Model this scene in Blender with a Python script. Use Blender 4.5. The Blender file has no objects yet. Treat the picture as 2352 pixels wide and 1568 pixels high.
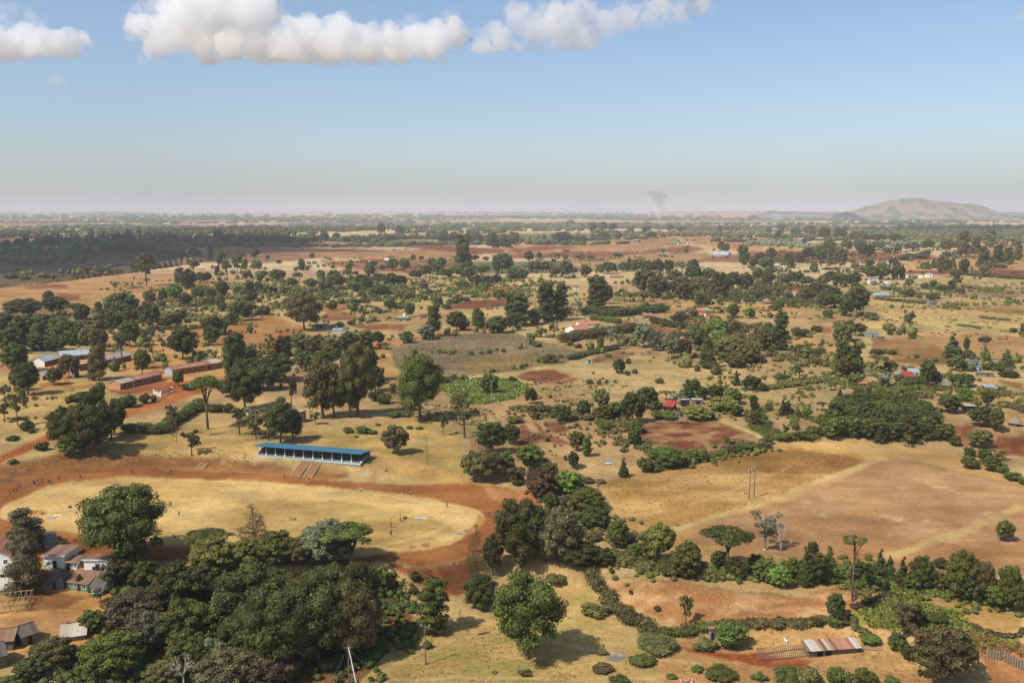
import bpy, bmesh, math, random
import numpy as np
from mathutils import Vector, Matrix
random.seed(11)
RNG = np.random.default_rng(5)
sc = bpy.context.scene
# ------------------------------------------------------------------ camera, world, sun, exposure
IW, IH, FPX = 2352.0, 1568.0, 2150.0
CAM_Z = 85.0
TILT = math.atan(297.0 / FPX)
cam_d = bpy.data.cameras.new('camera'); cam = bpy.data.objects.new('camera', cam_d)
sc.collection.objects.link(cam); sc.camera = cam
cam.location = (0, 0, CAM_Z); cam.rotation_euler = (math.pi / 2 - TILT, 0, 0)
cam_d.sensor_width = 36; cam_d.lens = 36 * FPX / IW; cam_d.clip_start = 1; cam_d.clip_end = 150000

SUN_EL = math.radians(50)
SUN_DIR = Vector((-0.80, -0.60, 0)).normalized() * math.cos(SUN_EL) + Vector((0, 0, math.sin(SUN_EL)))
world = bpy.data.worlds.new('World'); sc.world = world; world.use_nodes = True
wn = world.node_tree; wn.nodes.clear()
sky = wn.nodes.new('ShaderNodeTexSky'); sky.sky_type = 'NISHITA'; sky.sun_disc = False
sky.sun_elevation = SUN_EL; sky.sun_rotation = math.atan2(SUN_DIR.x, SUN_DIR.y)
sky.altitude = 600; sky.air_density = 1.0; sky.dust_density = 2.2; sky.ozone_density = 3.0
bgn = wn.nodes.new('ShaderNodeBackground'); bgn.inputs['Strength'].default_value = 0.15
wo = wn.nodes.new('ShaderNodeOutputWorld')
wn.links.new(sky.outputs[0], bgn.inputs[0]); wn.links.new(bgn.outputs[0], wo.inputs[0])
sun_d = bpy.data.lights.new('sun', 'SUN'); sun_d.energy = 5.0; sun_d.angle = math.radians(0.55); sun_d.color = (1.0, 0.93, 0.82)
sun = bpy.data.objects.new('sun', sun_d); sc.collection.objects.link(sun)
sun.rotation_euler = (-SUN_DIR).to_track_quat('-Z', 'Y').to_euler()
sc.view_settings.view_transform = 'Standard'; sc.view_settings.look = 'None'
sc.view_settings.exposure = 0.0; sc.view_settings.gamma = 1.0; sc.view_settings.use_curve_mapping = False
cy = sc.cycles
cy.use_denoising = True
cy.max_bounces = 16; cy.diffuse_bounces = 3; cy.glossy_bounces = 2; cy.transmission_bounces = 3; cy.volume_bounces = 12; cy.transparent_max_bounces = 8
cy.caustics_reflective = False; cy.caustics_refractive = False; cy.sample_clamp_indirect = 10

# ------------------------------------------------------------------ maths
def S(t):
    t = np.clip(t, 0, 1); return t * t * (3 - 2 * t)
def _hash(i, j, s):
    n = (i.astype(np.int64) * 374761393 + j.astype(np.int64) * 668265263 + s * 974634777) & 0x7fffffff
    n = ((n ^ (n >> 13)) * 1274126177) & 0x7fffffff
    n = (n ^ (n >> 16)) & 0xffffff
    return n / float(0xffffff)
def vnoise(x, y, s=0):
    x = np.asarray(x, float); y = np.asarray(y, float)
    xi = np.floor(x); yi = np.floor(y); fx = x - xi; fy = y - yi
    fx = fx * fx * (3 - 2 * fx); fy = fy * fy * (3 - 2 * fy)
    a = _hash(xi, yi, s); b = _hash(xi + 1, yi, s); c = _hash(xi, yi + 1, s); d = _hash(xi + 1, yi + 1, s)
    return (a * (1 - fx) + b * fx) * (1 - fy) + (c * (1 - fx) + d * fx) * fy
def fbm(x, y, o=4, s=0):
    r = 0; a = 0.5; t = 0
    for k in range(o):
        r = r + a * vnoise(x, y, s + k * 17); t += a; a *= 0.5; x = x * 2.03 + 3.1; y = y * 2.03 + 7.7
    return r / t
CT, ST = math.cos(TILT), math.sin(TILT)
def rays(P):
    P = np.asarray(P, float).reshape(-1, 2)
    u = (P[:, 0] - IW / 2) / FPX; v = (IH / 2 - P[:, 1]) / FPX
    return np.stack([u, CT + v * ST, -ST + v * CT], 1)
def flat(P, z=0.0):
    d = rays(P); t = (z - CAM_Z) / d[:, 2]
    return np.stack([d[:, 0] * t, d[:, 1] * t], 1)
def edge(P, z=0.0):
    w = flat(P, z); o = np.argsort(w[:, 0]); return w[o, 0], w[o, 1]
BANKX, BANKY = edge([(-300, 1290), (100, 1288), (300, 1286), (600, 1288), (860, 1290), (935, 1303), (1000, 1293), (1085, 1277), (1150, 1262), (1300, 1285), (1500, 1325), (1900, 1362), (2200, 1395), (2600, 1450)])
TERX, TERY = edge([(-300, 1085), (0, 1098), (130, 1074), (300, 1062), (450, 1070), (600, 1082), (700, 1090), (850, 1098), (1000, 1106), (1120, 1108), (1400, 1085), (1700, 1040), (2600, 1010)], 0.5)
VALX, VALY = edge([(-900, 760), (0, 672), (60, 660), (130, 645), (200, 634), (300, 615), (450, 592), (600, 585), (760, 580)])
def hgt(X, Y):
    X = np.asarray(X, float); Y = np.asarray(Y, float)
    wb = 8 + 20 * S((X - 5) / 60)
    z = -4.5 * S((np.interp(X, BANKX, BANKY) - Y) / wb)
    z = z + 3.0 * S((Y - np.interp(X, TERX, TERY)) / 14)
    z = z - 24 * S((Y - np.interp(X, VALX, VALY)) / 180) * (1 - S((Y - 1900) / 900)) * (1 - S((X + 420) / 260))
    far = S((Y - 330) / 500)
    z = z + far * (fbm(X / 260 + 5, Y / 260, 3, 3) - 0.5) * 7
    far2 = S((Y - 900) / 2500)
    z = z + far2 * (fbm(X / 1500 + 9, Y / 900 + 2, 3, 8) - 0.55) * 34
    far3 = S((Y - 6000) / 12000)
    z = z + far3 * (fbm(X / 6000 + 1, Y / 4000, 3, 12) - 0.55) * 70
    z = z + 58 * S((Y - 6000) / 16000)
    z = z + S((X - 480) / 500) * S((Y - 950) / 700) * (1 - S((Y - 1900) / 1200)) * 9
    return z
_T = np.concatenate([np.linspace(90, 700, 260), np.exp(np.linspace(math.log(702), math.log(60000), 420))])
def W(P):
    """image-plane points (2352 x 1568) -> points on the terrain"""
    d = rays(P); out = np.zeros((len(d), 3))
    for i, r in enumerate(d):
        t = _T / r[1]
        x = r[0] * t; y = r[1] * t; z = CAM_Z + r[2] * t
        g = hgt(x, y) - z
        k = np.argmax(g > 0) if (g > 0).any() else len(g) - 1
        if k == 0: tt = t[0]
        else:
            f = g[k - 1] / (g[k - 1] - g[k] + 1e-9); tt = t[k - 1] + (t[k] - t[k - 1]) * f
        out[i] = (r[0] * tt, r[1] * tt, 0); out[i, 2] = hgt(out[i, 0], out[i, 1])
    return out
def W1(x, y): return Vector(W([(x, y)])[0])
def depth(p): return p[1] * CT - (p[2] - CAM_Z) * ST
def gz(x, y): return float(hgt(x, y))
def to_px(p):
    d = depth(p); v = p[1] * ST + (p[2] - CAM_Z) * CT
    return IW / 2 + p[0] / d * FPX, IH / 2 - v / d * FPX
# crop-local coordinates used while measuring the photograph
CROP = {'R1': (0, 451.6, .256), 'R2': (583.3, 451.6, .256), 'R3': (1166.6, 451.6, .256), 'R4': (1749.9, 451.6, .256),
        'R5': (0, 752.6, .256), 'R6': (583.3, 752.6, .256), 'R7': (1166.6, 752.6, .256), 'R8': (1749.9, 752.6, .256),
        'L1': (0, 1091.3, .3043), 'L2': (451.6, 1091.3, .3234), 'L3': (922, 1091.3, .3043), 'L4': (1392.4, 1091.3, .3043), 'L5': (1862.8, 1091.3, .3043),
        'Z1': (0, 790.3, .132), 'Z2': (235.2, 790.3, .132), 'Z3': (0, 1204.2, .132), 'ST': (526.8, 978.4, .16), 'D': (0, 0, 1.0)}
CROP['L2'] = (451.6, 1091.3, .3043)
def cv(c, pts):
    ox, oy, s = CROP[c]; return [(ox + s * u, oy + s * v) for u, v in pts]

# ------------------------------------------------------------------ materials
KEXP = 1.3
def lin(r, g, b, k=KEXP):
    f = lambda c: (c / 255 / 12.92) if c / 255 <= 0.04045 else ((c / 255 + 0.055) / 1.055) ** 2.4
    return tuple(f(c) / k for c in (r, g, b))
MATS = {}
def mat(name, build):
    if name in MATS: return MATS[name]
    m = bpy.data.materials.new(name); m.use_nodes = True
    nt = m.node_tree; b = nt.nodes['Principled BSDF']; b.inputs['Roughness'].default_value = 0.85
    b.inputs['Specular IOR Level'].default_value = 0.25
    build(nt, b); MATS[name] = m; return m
def N(nt, t, **k):
    n = nt.nodes.new(t)
    for a, v in k.items(): setattr(n, a, v)
    return n
def math_n(nt, op, a, b=None):
    n = N(nt, 'ShaderNodeMath', operation=op)
    for i, v in ((0, a), (1, b)):
        if v is None: continue
        if isinstance(v, (int, float)): n.inputs[i].default_value = v
        else: nt.links.new(v, n.inputs[i])
    return n.outputs[0]
def noise_n(nt, co, scale, detail=4, rough=0.55):
    n = N(nt, 'ShaderNodeTexNoise'); n.inputs['Scale'].default_value = scale; n.inputs['Detail'].default_value = detail; n.inputs['Roughness'].default_value = rough
    if co is not None: nt.links.new(co, n.inputs['Vector'])
    return n.outputs['Fac']
def mixc(nt, f, a, b, blend='MIX'):
    n = N(nt, 'ShaderNodeMix', data_type='RGBA', blend_type=blend)
    for i, v in ((0, f), (6, a), (7, b)):
        if isinstance(v, (int, float)): n.inputs[i].default_value = v
        elif isinstance(v, (tuple, list)): n.inputs[i].default_value = (*v[:3], 1)
        else: nt.links.new(v, n.inputs[i])
    return n.outputs[2]
def ramp(nt, f, lo, hi):
    n = N(nt, 'ShaderNodeMapRange'); nt.links.new(f, n.inputs[0]); n.inputs[1].default_value = lo; n.inputs[2].default_value = hi
    return n.outputs[0]
def plain(name, c, rough=0.85, var=0.25, scale=1.2, metal=0.0):
    def f(nt, b):
        co = N(nt, 'ShaderNodeTexCoord').outputs['Object']
        n = ramp(nt, noise_n(nt, co, scale, 5), 0.3, 0.7)
        nt.links.new(mixc(nt, n, tuple(x * (1 - var) for x in c), tuple(min(1, x * (1 + var)) for x in c)), b.inputs['Base Color'])
        b.inputs['Roughness'].default_value = rough; b.inputs['Metallic'].default_value = metal
    return mat(name, f)
def sheet_roof(name, c1, c2, width=0.75, stain=(0.16, 0.07, 0.04), st=0.35):
    """corrugated iron: each sheet a little different, rust stains, ridged relief"""
    def f(nt, b):
        co = N(nt, 'ShaderNodeTexCoord').outputs['Object']
        sx = N(nt, 'ShaderNodeSeparateXYZ'); nt.links.new(co, sx.inputs[0])
        sn = math_n(nt, 'FLOOR', math_n(nt, 'DIVIDE', sx.outputs[0], width))
        oi = N(nt, 'ShaderNodeObjectInfo').outputs['Random']
        wn_ = N(nt, 'ShaderNodeTexWhiteNoise', noise_dimensions='1D'); nt.links.new(math_n(nt, 'ADD', sn, math_n(nt, 'MULTIPLY', oi, 37.0)), wn_.inputs['W'])
        c = mixc(nt, wn_.outputs['Value'], c1, c2)
        n = ramp(nt, noise_n(nt, co, 0.9, 6, 0.65), 0.5, 0.72)
        c = mixc(nt, math_n(nt, 'MULTIPLY', n, st), c, stain)
        nt.links.new(c, b.inputs['Base Color'])
        wv = N(nt, 'ShaderNodeTexWave', wave_type='BANDS', bands_direction='X'); wv.inputs['Scale'].default_value = 1.6; nt.links.new(co, wv.inputs['Vector'])
        bp = N(nt, 'ShaderNodeBump'); bp.inputs['Strength'].default_value = 0.5; bp.inputs['Distance'].default_value = 0.05
        nt.links.new(wv.outputs['Fac'], bp.inputs['Height']); nt.links.new(bp.outputs[0], b.inputs['Normal'])
        b.inputs['Roughness'].default_value = 0.55
    return mat(name, f)
def ground_mat():
    def f(nt, b):
        at = N(nt, 'ShaderNodeAttribute', attribute_name='soil'); c = at.outputs['Color']
        ge = N(nt, 'ShaderNodeNewGeometry').outputs['Position']
        n1 = noise_n(nt, ge, 0.9, 6, 0.7); n2 = noise_n(nt, ge, 0.13, 5, 0.6)
        mp = N(nt, 'ShaderNodeMapping'); mp.inputs['Scale'].default_value = (0.25, 1.0, 1.0); mp.inputs['Rotation'].default_value = (0, 0, 0.35); nt.links.new(ge, mp.inputs[0])
        n3 = noise_n(nt, mp.outputs[0], 0.6, 5, 0.7)
        n1 = ramp(nt, n1, 0.28, 0.72); n2 = ramp(nt, n2, 0.3, 0.7); n3 = ramp(nt, n3, 0.3, 0.7)
        v = math_n(nt, 'ADD', math_n(nt, 'MULTIPLY', n1, 0.52), math_n(nt, 'MULTIPLY', n2, 0.20))
        v = math_n(nt, 'ADD', v, math_n(nt, 'MULTIPLY', n3, 0.22))
        v = math_n(nt, 'ADD', v, 0.54)
        c2 = mixc(nt, 1.0, c, N_rgb(nt, v), 'MULTIPLY')
        tuft = ramp(nt, noise_n(nt, ge, 0.7, 4, 0.6), 0.56, 0.66)
        c3 = mixc(nt, math_n(nt, 'MULTIPLY', tuft, 0.45), c2, mixc(nt, 0.5, c2, (0.10, 0.085, 0.03)))
        nt.links.new(c3, b.inputs['Base Color'])
        bp = N(nt, 'ShaderNodeBump'); bp.inputs['Strength'].default_value = 0.5; bp.inputs['Distance'].default_value = 0.35
        nt.links.new(v, bp.inputs['Height']); nt.links.new(bp.outputs[0], b.inputs['Normal'])
        b.inputs['Roughness'].default_value = 1.0; b.inputs['Specular IOR Level'].default_value = 0.05
    return mat('ground_soil', f)
def N_rgb(nt, v):
    n = N(nt, 'ShaderNodeCombineColor')
    for i in range(3): nt.links.new(v, n.inputs[i])
    return n.outputs[0]
LEAF = {'m': (.108, .120, .040), 'k': (.080, .094, .024), 'g': (.115, .14, .028), 'l': (.15, .20, .03), 'o': (.15, .14, .045), 'w': (.135, .115, .055),
        'y': (.165, .18, .10), 'v': (.20, .21, .04), 'r': (.10, .058, .03), 'q': (.155, .19, .035)}
def leaf_mat(c):
    base = LEAF[c]
    def f(nt, b):
        at = N(nt, 'ShaderNodeAttribute', attribute_name='tint').outputs['Fac']
        oi = N(nt, 'ShaderNodeObjectInfo').outputs['Random']
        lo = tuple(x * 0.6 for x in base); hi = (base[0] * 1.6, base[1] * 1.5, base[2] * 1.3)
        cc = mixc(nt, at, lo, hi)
        hsv = N(nt, 'ShaderNodeHueSaturation'); nt.links.new(cc, hsv.inputs['Color'])
        nt.links.new(math_n(nt, 'ADD', math_n(nt, 'MULTIPLY', oi, 0.06), 0.465), hsv.inputs['Hue'])
        nt.links.new(math_n(nt, 'ADD', math_n(nt, 'MULTIPLY', oi, 0.5), 0.78), hsv.inputs['Value'])
        hsv.inputs['Saturation'].default_value = 0.95
        nt.links.new(hsv.outputs[0], b.inputs['Base Color'])
        b.inputs['Roughness'].default_value = 0.65; b.inputs['Specular IOR Level'].default_value = 0.2
        tr = N(nt, 'ShaderNodeBsdfTranslucent'); nt.links.new(hsv.outputs[0], tr.inputs['Color'])
        mx = N(nt, 'ShaderNodeMixShader'); mx.inputs[0].default_value = 0.22
        nt.links.new(b.outputs[0], mx.inputs[1]); nt.links.new(tr.outputs[0], mx.inputs[2])
        nt.links.new(mx.outputs[0], nt.nodes['Material Output'].inputs['Surface'])
    return mat('leaves_' + c, f)
M_BARK = plain('bark', (.13, .10, .07), var=.4, scale=8); M_PALEBARK = plain('pale_bark', (.38, .35, .30), var=.35, scale=5)
M_WOOD = plain('weathered_wood', (.20, .15, .11), var=.4, scale=6); M_POLE = plain('pole_wood', (.15, .11, .08), var=.35, scale=5)
M_RUST = sheet_roof('rusty_sheets', lin(168, 108, 84), lin(196, 148, 118)); M_RUSTD = sheet_roof('brown_rusty_sheets', lin(134, 98, 76), lin(158, 124, 100))
M_ZINC = sheet_roof('grey_zinc_sheets', lin(168, 176, 182), lin(198, 204, 206), st=0.12); M_ZINCT = sheet_roof('tan_zinc_sheets', lin(186, 170, 150), lin(214, 200, 180), st=0.3)
M_BLUEZ = sheet_roof('blue_grey_sheets', lin(146, 160, 172), lin(178, 190, 200), st=0.12); M_BLUE = sheet_roof('blue_painted_sheets', lin(66, 120, 146), lin(82, 136, 160), st=0.12)
M_TEAL = sheet_roof('teal_sheets', lin(136, 172, 172), lin(152, 188, 186), st=0.1); M_RED = sheet_roof('red_painted_sheets', lin(170, 66, 52), lin(190, 82, 66), st=0.25)
M_TILE = sheet_roof('salmon_roof_sheets', lin(190, 128, 96), lin(206, 146, 114), st=0.25); M_GREENR = sheet_roof('pale_green_sheets', lin(150, 168, 126), lin(170, 184, 146), st=0.1)
M_DARKR = sheet_roof('dark_weathered_sheets', lin(92, 84, 76), lin(120, 110, 98), st=0.2); M_PALER = sheet_roof('pale_weathered_sheets', lin(196, 186, 172), lin(216, 208, 196), st=0.2)
M_THATCH = plain('grey_thatch', lin(150, 132, 112), var=.35, scale=3); M_MUD = plain('mud_wall', lin(176, 118, 80), var=.2); M_BRICK = plain('red_brick_wall', lin(158, 98, 66), var=.25, scale=2)
M_PINKW = plain('pink_plaster', lin(208, 152, 118), var=.12); M_WHITE = plain('white_plaster', (.80, .79, .75), var=.08); M_GREENW = plain('green_timber_wall', lin(116, 150, 112), var=.3, scale=3)
M_GREYW = plain('grey_timber_wall', lin(128, 118, 106), var=.25, scale=3); M_ORANGE = plain('orange_wall', lin(206, 118, 66), var=.15); M_CONC = plain('concrete', lin(150, 142, 128), var=.3, scale=.8)
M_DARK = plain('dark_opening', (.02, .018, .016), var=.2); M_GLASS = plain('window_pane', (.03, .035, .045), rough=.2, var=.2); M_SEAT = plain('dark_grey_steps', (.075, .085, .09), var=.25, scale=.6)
M_BLUEWALL = plain('deep_blue_wall', (.03, .07, .22), var=.2, scale=.4); M_TEALWALL = plain('dark_teal_wall', (.03, .08, .10), var=.2, scale=.4); M_TAN = plain('tan_board', lin(206, 176, 120), var=.1)
M_STONE = plain('pale_stone', lin(190, 168, 132), var=.3, scale=2); M_BLUEWHITE = plain('pale_blue_paint', lin(176, 206, 206), var=.12); M_GREYPLATE = plain('steel_grey', lin(140, 146, 150), var=.2)
M_LITGREEN = plain('mint_wall', lin(176, 206, 186), var=.12); M_REDBARE = plain('red_clay', lin(168, 84, 50), var=.2)

# ------------------------------------------------------------------ scene helpers
COL = sc.collection
def mesh_obj(name, me, m=None, parent=None, label=None, cat=None, group=None, kind=None):
    o = bpy.data.objects.new(name, me); COL.objects.link(o)
    if m is not None and not me.materials: me.materials.append(m)
    if parent is not None: o.parent = parent
    return tag(o, label, cat, group, kind)
def tag(o, label=None, cat=None, group=None, kind=None):
    if label: o['label'] = label
    if cat: o['category'] = cat
    if group: o['group'] = group
    if kind: o['kind'] = kind
    return o
def empty(name, loc, rz, label, cat, group=None):
    o = bpy.data.objects.new(name, None); COL.objects.link(o); o.location = loc; o.rotation_euler = (0, 0, rz); o.empty_display_size = 0.5
    return tag(o, label, cat, group)
def np_mesh(name, V, F, tint=None):
    """V (n,3), F (m,k) quads or tris"""
    V = np.asarray(V, np.float32); F = np.asarray(F, np.int32)
    me = bpy.data.meshes.new(name); me.vertices.add(len(V)); me.vertices.foreach_set('co', V.ravel())
    k = F.shape[1]; me.loops.add(F.size); me.loops.foreach_set('vertex_index', F.ravel())
    me.polygons.add(len(F)); me.polygons.foreach_set('loop_start', np.arange(0, F.size, k, dtype=np.int32)); me.polygons.foreach_set('loop_total', np.full(len(F), k, np.int32))
    me.update(calc_edges=True)
    if tint is not None:
        a = me.attributes.new('tint', 'FLOAT', 'POINT'); a.data.foreach_set('value', np.asarray(tint, np.float32))
    return me
class MB:
    def __init__(s): s.v = []; s.f = []
    def box(s, x0, x1, y0, y1, z0, z1):
        n = len(s.v); s.v += [(x0, y0, z0), (x1, y0, z0), (x1, y1, z0), (x0, y1, z0), (x0, y0, z1), (x1, y0, z1), (x1, y1, z1), (x0, y1, z1)]
        s.f += [tuple(n + i for i in q) for q in ((0, 3, 2, 1), (4, 5, 6, 7), (0, 1, 5, 4), (1, 2, 6, 5), (2, 3, 7, 6), (3, 0, 4, 7))]; return s
    def hexa(s, P):
        n = len(s.v); s.v += [tuple(p) for p in P]
        s.f += [tuple(n + i for i in q) for q in ((0, 3, 2, 1), (4, 5, 6, 7), (0, 1, 5, 4), (1, 2, 6, 5), (2, 3, 7, 6), (3, 0, 4, 7))]; return s
    def tube(s, a, b, ra, rb=None, n=6):
        rb = ra if rb is None else rb; a = Vector(a); b = Vector(b); d = (b - a).normalized()
        u = d.orthogonal().normalized(); w = d.cross(u); k = len(s.v)
        for p, r in ((a, ra), (b, rb)):
            for i in range(n):
                t = 2 * math.pi * i / n; s.v.append(tuple(p + u * math.cos(t) * r + w * math.sin(t) * r))
        for i in range(n):
            j = (i + 1) % n; s.f.append((k + i, k + j, k + n + j, k + n + i))
        s.f.append(tuple(k + i for i in reversed(range(n)))); s.f.append(tuple(k + n + i for i in range(n))); return s
    def lathe(s, prof, n=16, cx=0, cy=0):
        k = len(s.v); m = len(prof)
        for r, z in prof:
            for i in range(n):
                t = 2 * math.pi * i / n; s.v.append((cx + r * math.cos(t), cy + r * math.sin(t), z))
        for q in range(m - 1):
            for i in range(n):
                j = (i + 1) % n; s.f.append((k + q * n + i, k + q * n + j, k + (q + 1) * n + j, k + (q + 1) * n + i))
        s.f.append(tuple(k + i for i in reversed(range(n)))); s.f.append(tuple(k + (m - 1) * n + i for i in range(n))); return s
    def poly(s, P, idx):
        k = len(s.v); s.v += [tuple(p) for p in P]; s.f += [tuple(k + i for i in q) for q in idx]; return s
    def mesh(s, name):
        me = bpy.data.meshes.new(name); me.from_pydata(s.v, [], s.f); me.update(); return me
    def build(s, name, m, parent=None, **k): return mesh_obj(name, s.mesh(name), m, parent, **k)
def smooth(me):
    me.polygons.foreach_set('use_smooth', [True] * len(me.polygons)); return me
# ------------------------------------------------------------------ ground: one terrain sheet, split where a field or road begins
def inside(poly, X, Y):
    x0, y0 = poly.min(0); x1, y1 = poly.max(0)
    m = (X >= x0) & (X <= x1) & (Y >= y0) & (Y <= y1)
    idx = np.nonzero(m)[0]; x = X[idx]; y = Y[idx]; c = np.zeros(len(idx), bool)
    n = len(poly)
    for i in range(n):
        ax, ay = poly[i]; bx, by = poly[(i + 1) % n]
        if ay == by: continue
        t = ((ay > y) != (by > y)) & (x < (bx - ax) * (y - ay) / (by - ay) + ax); c ^= t
    return idx[c]
def smooth_poly(P, it=2):
    P = np.asarray(P, float)
    for _ in range(it):
        Q = np.roll(P, -1, 0); P = np.stack([P * .75 + Q * .25, P * .25 + Q * .75], 1).reshape(-1, 2)
    return P
_sl = np.linspace(-0.70, 0.70, 1020)
_inv = np.concatenate([np.linspace(1 / 112., 1 / 700., 500), np.linspace(1 / 702., 1 / 9000., 120), np.linspace(1 / 9300., 1 / 62000., 26)])
_d = 1 / _inv
NR, NC = len(_d), len(_sl)
GY = np.repeat(_d, NC); GX = (np.tile(_sl, NR) * GY)
GZ = hgt(GX, GY)
GZ += (fbm(GX / 14, GY / 14, 3, 31) - 0.5) * 0.7 * S((GY - 330) / 60) + (fbm(GX / 6, GY / 6, 3, 37) - 0.5) * 0.35
WX = GX + (fbm(GX / (6 + GY * .02), GY / (6 + GY * .02), 3, 41) - .5) * (1.2 + GY * .012)
WY = GY + (fbm(GX / (6 + GY * .02) + 50, GY / (6 + GY * .02), 3, 43) - .5) * (1.2 + GY * .02)
C = np.zeros((NR * NC, 3)); RID = np.zeros(NR * NC, np.int32); REG = ['ground']
def mix(a, b, t): return a + (b - a) * t[:, None]
A_ = lambda *c: np.array(lin(*c))
STRAW, TAN, BROWN, GREENISH, REDS, DEEP = A_(206, 174, 118), A_(188, 152, 106), A_(158, 114, 78), A_(150, 146, 86), A_(172, 96, 62), A_(132, 70, 46)
f1 = fbm(GX / 70, GY / 70, 4, 3); f2 = fbm(GX / 18, GY / 22, 4, 5); f3 = fbm(GX / 5, GY / 7, 3, 7)
C[:] = mix(mix(TAN[None], STRAW[None], S((f1 - .35) * 4)), A_(166, 152, 92)[None], S((f2 - .55) * 5) * .55)
C[:] = mix(C, BROWN[None], S((f3 - .56) * 6) * .35)
# far plain: parcels of straw, stubble, red plough and scrub
cell = 210 + 0.03 * np.minimum(GY, 20000)
cxx = (GX * .95 + GY * .12) / (cell * 1.9) + (fbm(GX / 900, GY / 900, 2, 61) - .5) * 1.2; cyy = (GY - GX * .1) / (cell * .9) + (fbm(GX / 700, GY / 700, 2, 63) - .5) * .9
hv = _hash(np.floor(cxx + 1000), np.floor(cyy + 1000 + .37 * np.floor(cxx)), 71)
far_c = np.where((hv < .42)[:, None], A_(226, 194, 146), np.where((hv < .7)[:, None], A_(198, 160, 120), np.where((hv < .8)[:, None], A_(164, 104, 78), A_(122, 120, 84))))
far_c = far_c * (0.86 + 0.28 * f2)[:, None]
C[:] = mix(C, far_c, S((GY - 900) / 500))
def paint(poly, c1, c2=None, scale=12, reg=None, contrast=4, stretch=1.0, soft=True, raw=False, seed=0, thr=.5):
    w = poly if raw else W(poly)[:, :2]
    w = smooth_poly(w, 0 if len(w) < 14 else 1)
    idx = inside(w, WX if soft else GX, WY if soft else GY)
    c1 = np.array(lin(*c1)); c2 = c1 if c2 is None else np.array(lin(*c2))
    n = fbm(GX[idx] / (scale * stretch), GY[idx] / scale, 4, 91 + seed)
    C[idx] = mix(c1[None], c2[None], S((n - thr) * contrast + .5))
    if reg:
        REG.append(reg); RID[idx] = len(REG) - 1
    return idx
def paint_line(pts, width, c1, c2=None, reg=None, fade=0.5, strength=1.0):
    w = W(pts)[:, :2]; x0, y0 = w.min(0) - width * 3; x1, y1 = w.max(0) + width * 3
    idx = np.nonzero((GX > x0) & (GX < x1) & (GY > y0) & (GY < y1))[0]
    x = WX[idx] * .35 + GX[idx] * .65; y = WY[idx] * .35 + GY[idx] * .65; d = np.full(len(idx), 1e9)
    for a, b in zip(w[:-1], w[1:]):
        e = b - a; L = (e ** 2).sum() + 1e-9
        t = np.clip(((x - a[0]) * e[0] + (y - a[1]) * e[1]) / L, 0, 1)
        d = np.minimum(d, np.hypot(x - a[0] - t * e[0], y - a[1] - t * e[1]))
    t = 1 - S((d - width * .5 * (1 - fade)) / (width * .5 * (2 * fade) + 1e-6))
    c1 = np.array(lin(*c1)); c2 = c1 if c2 is None else np.array(lin(*c2))
    cc = mix(c1[None], c2[None], S((fbm(GX[idx] / 9, GY[idx] / 9, 3, 77) - .5) * 4 + .5))
    C[idx] = mix(C[idx], cc, t * strength)
    if reg:
        REG.append(reg); RID[idx[t > .5]] = len(REG) - 1
D = lambda c, *p: cv(c, [(p[i], p[i + 1]) for i in range(0, len(p), 2)])
# -- far and middle distance
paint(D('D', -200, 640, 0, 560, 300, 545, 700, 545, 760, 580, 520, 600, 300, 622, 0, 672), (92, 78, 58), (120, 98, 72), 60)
paint(D('R4', -100, 130, 900, 135, 1400, 160, 2400, 200, 2400, 250, 1700, 235, 900, 215, 700, 190, -100, 180), (222, 190, 156), (208, 172, 138), 300, 'straw_field')
paint(D('D', -60, 672, 90, 652, 200, 638, 300, 632, 430, 630, 560, 652, 480, 690, 380, 705, 250, 712, 120, 700, -60, 705), (204, 160, 106), (184, 134, 86), 20, 'straw_field', stretch=3)
paint(D('D', 55, 658, 150, 652, 160, 660, 60, 664), (156, 98, 64), reg=None)
paint(D('D', 120, 672, 195, 676, 180, 690, 140, 688), (150, 92, 60))
paint(D('D', 450, 560, 640, 560, 800, 562, 760, 590, 600, 606, 430, 606), (150, 112, 84), (168, 122, 88), 40, 'fallow_field')
paint(D('D', 640, 562, 820, 564, 1075, 580, 1070, 600, 940, 600, 700, 590), (190, 146, 98), (176, 126, 84), 40, 'straw_field', stretch=3)
paint(D('D', 850, 557, 960, 556, 1060, 566, 1240, 580, 1080, 586, 900, 566), (150, 84, 58), (136, 74, 50), 30, 'ploughed_field')
paint(D('D', 740, 600, 900, 596, 1060, 606, 1060, 622, 900, 626, 760, 610), (156, 100, 70), (174, 118, 82), 30, 'ploughed_field')
paint(D('R3', -40, 440, 700, 400, 1100, 360, 1500, 350, 1500, 440, 900, 470, 400, 500, -40, 500), (204, 158, 106), (186, 134, 88), 60, 'straw_field', stretch=4)
paint(D('R3', 0, 470, 400, 440, 640, 450, 400, 480, 0, 500), (158, 86, 58), reg='ploughed_field')
paint(D('R3', 0, 520, 500, 490, 1200, 480, 1600, 440, 1850, 470, 1700, 490, 1300, 510, 850, 545, 600, 560, 500, 545, 0, 560), (160, 96, 68), (146, 86, 60), 40, 'ploughed_field')
paint(D('R3', 600, 560, 900, 545, 1300, 510, 1800, 500, 1860, 540, 1600, 580, 1400, 590, 1100, 580, 760, 650, 560, 630, 430, 570), (180, 138, 96), (196, 152, 104), 50, 'fallow_field', stretch=3)
paint(D('R3', 1500, 350, 2352, 330, 2500, 380, 2400, 470, 2000, 480, 1700, 430), (206, 156, 102), (190, 130, 84), 50, 'straw_field')
paint(D('R4', -30, 400, 780, 420, 800, 440, 400, 440, -30, 435), (146, 82, 58), reg='ploughed_field')
paint(D('R4', 0, 440, 400, 440, 760, 450, 480, 490, 0, 480), (208, 164, 104), reg='straw_field')
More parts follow.
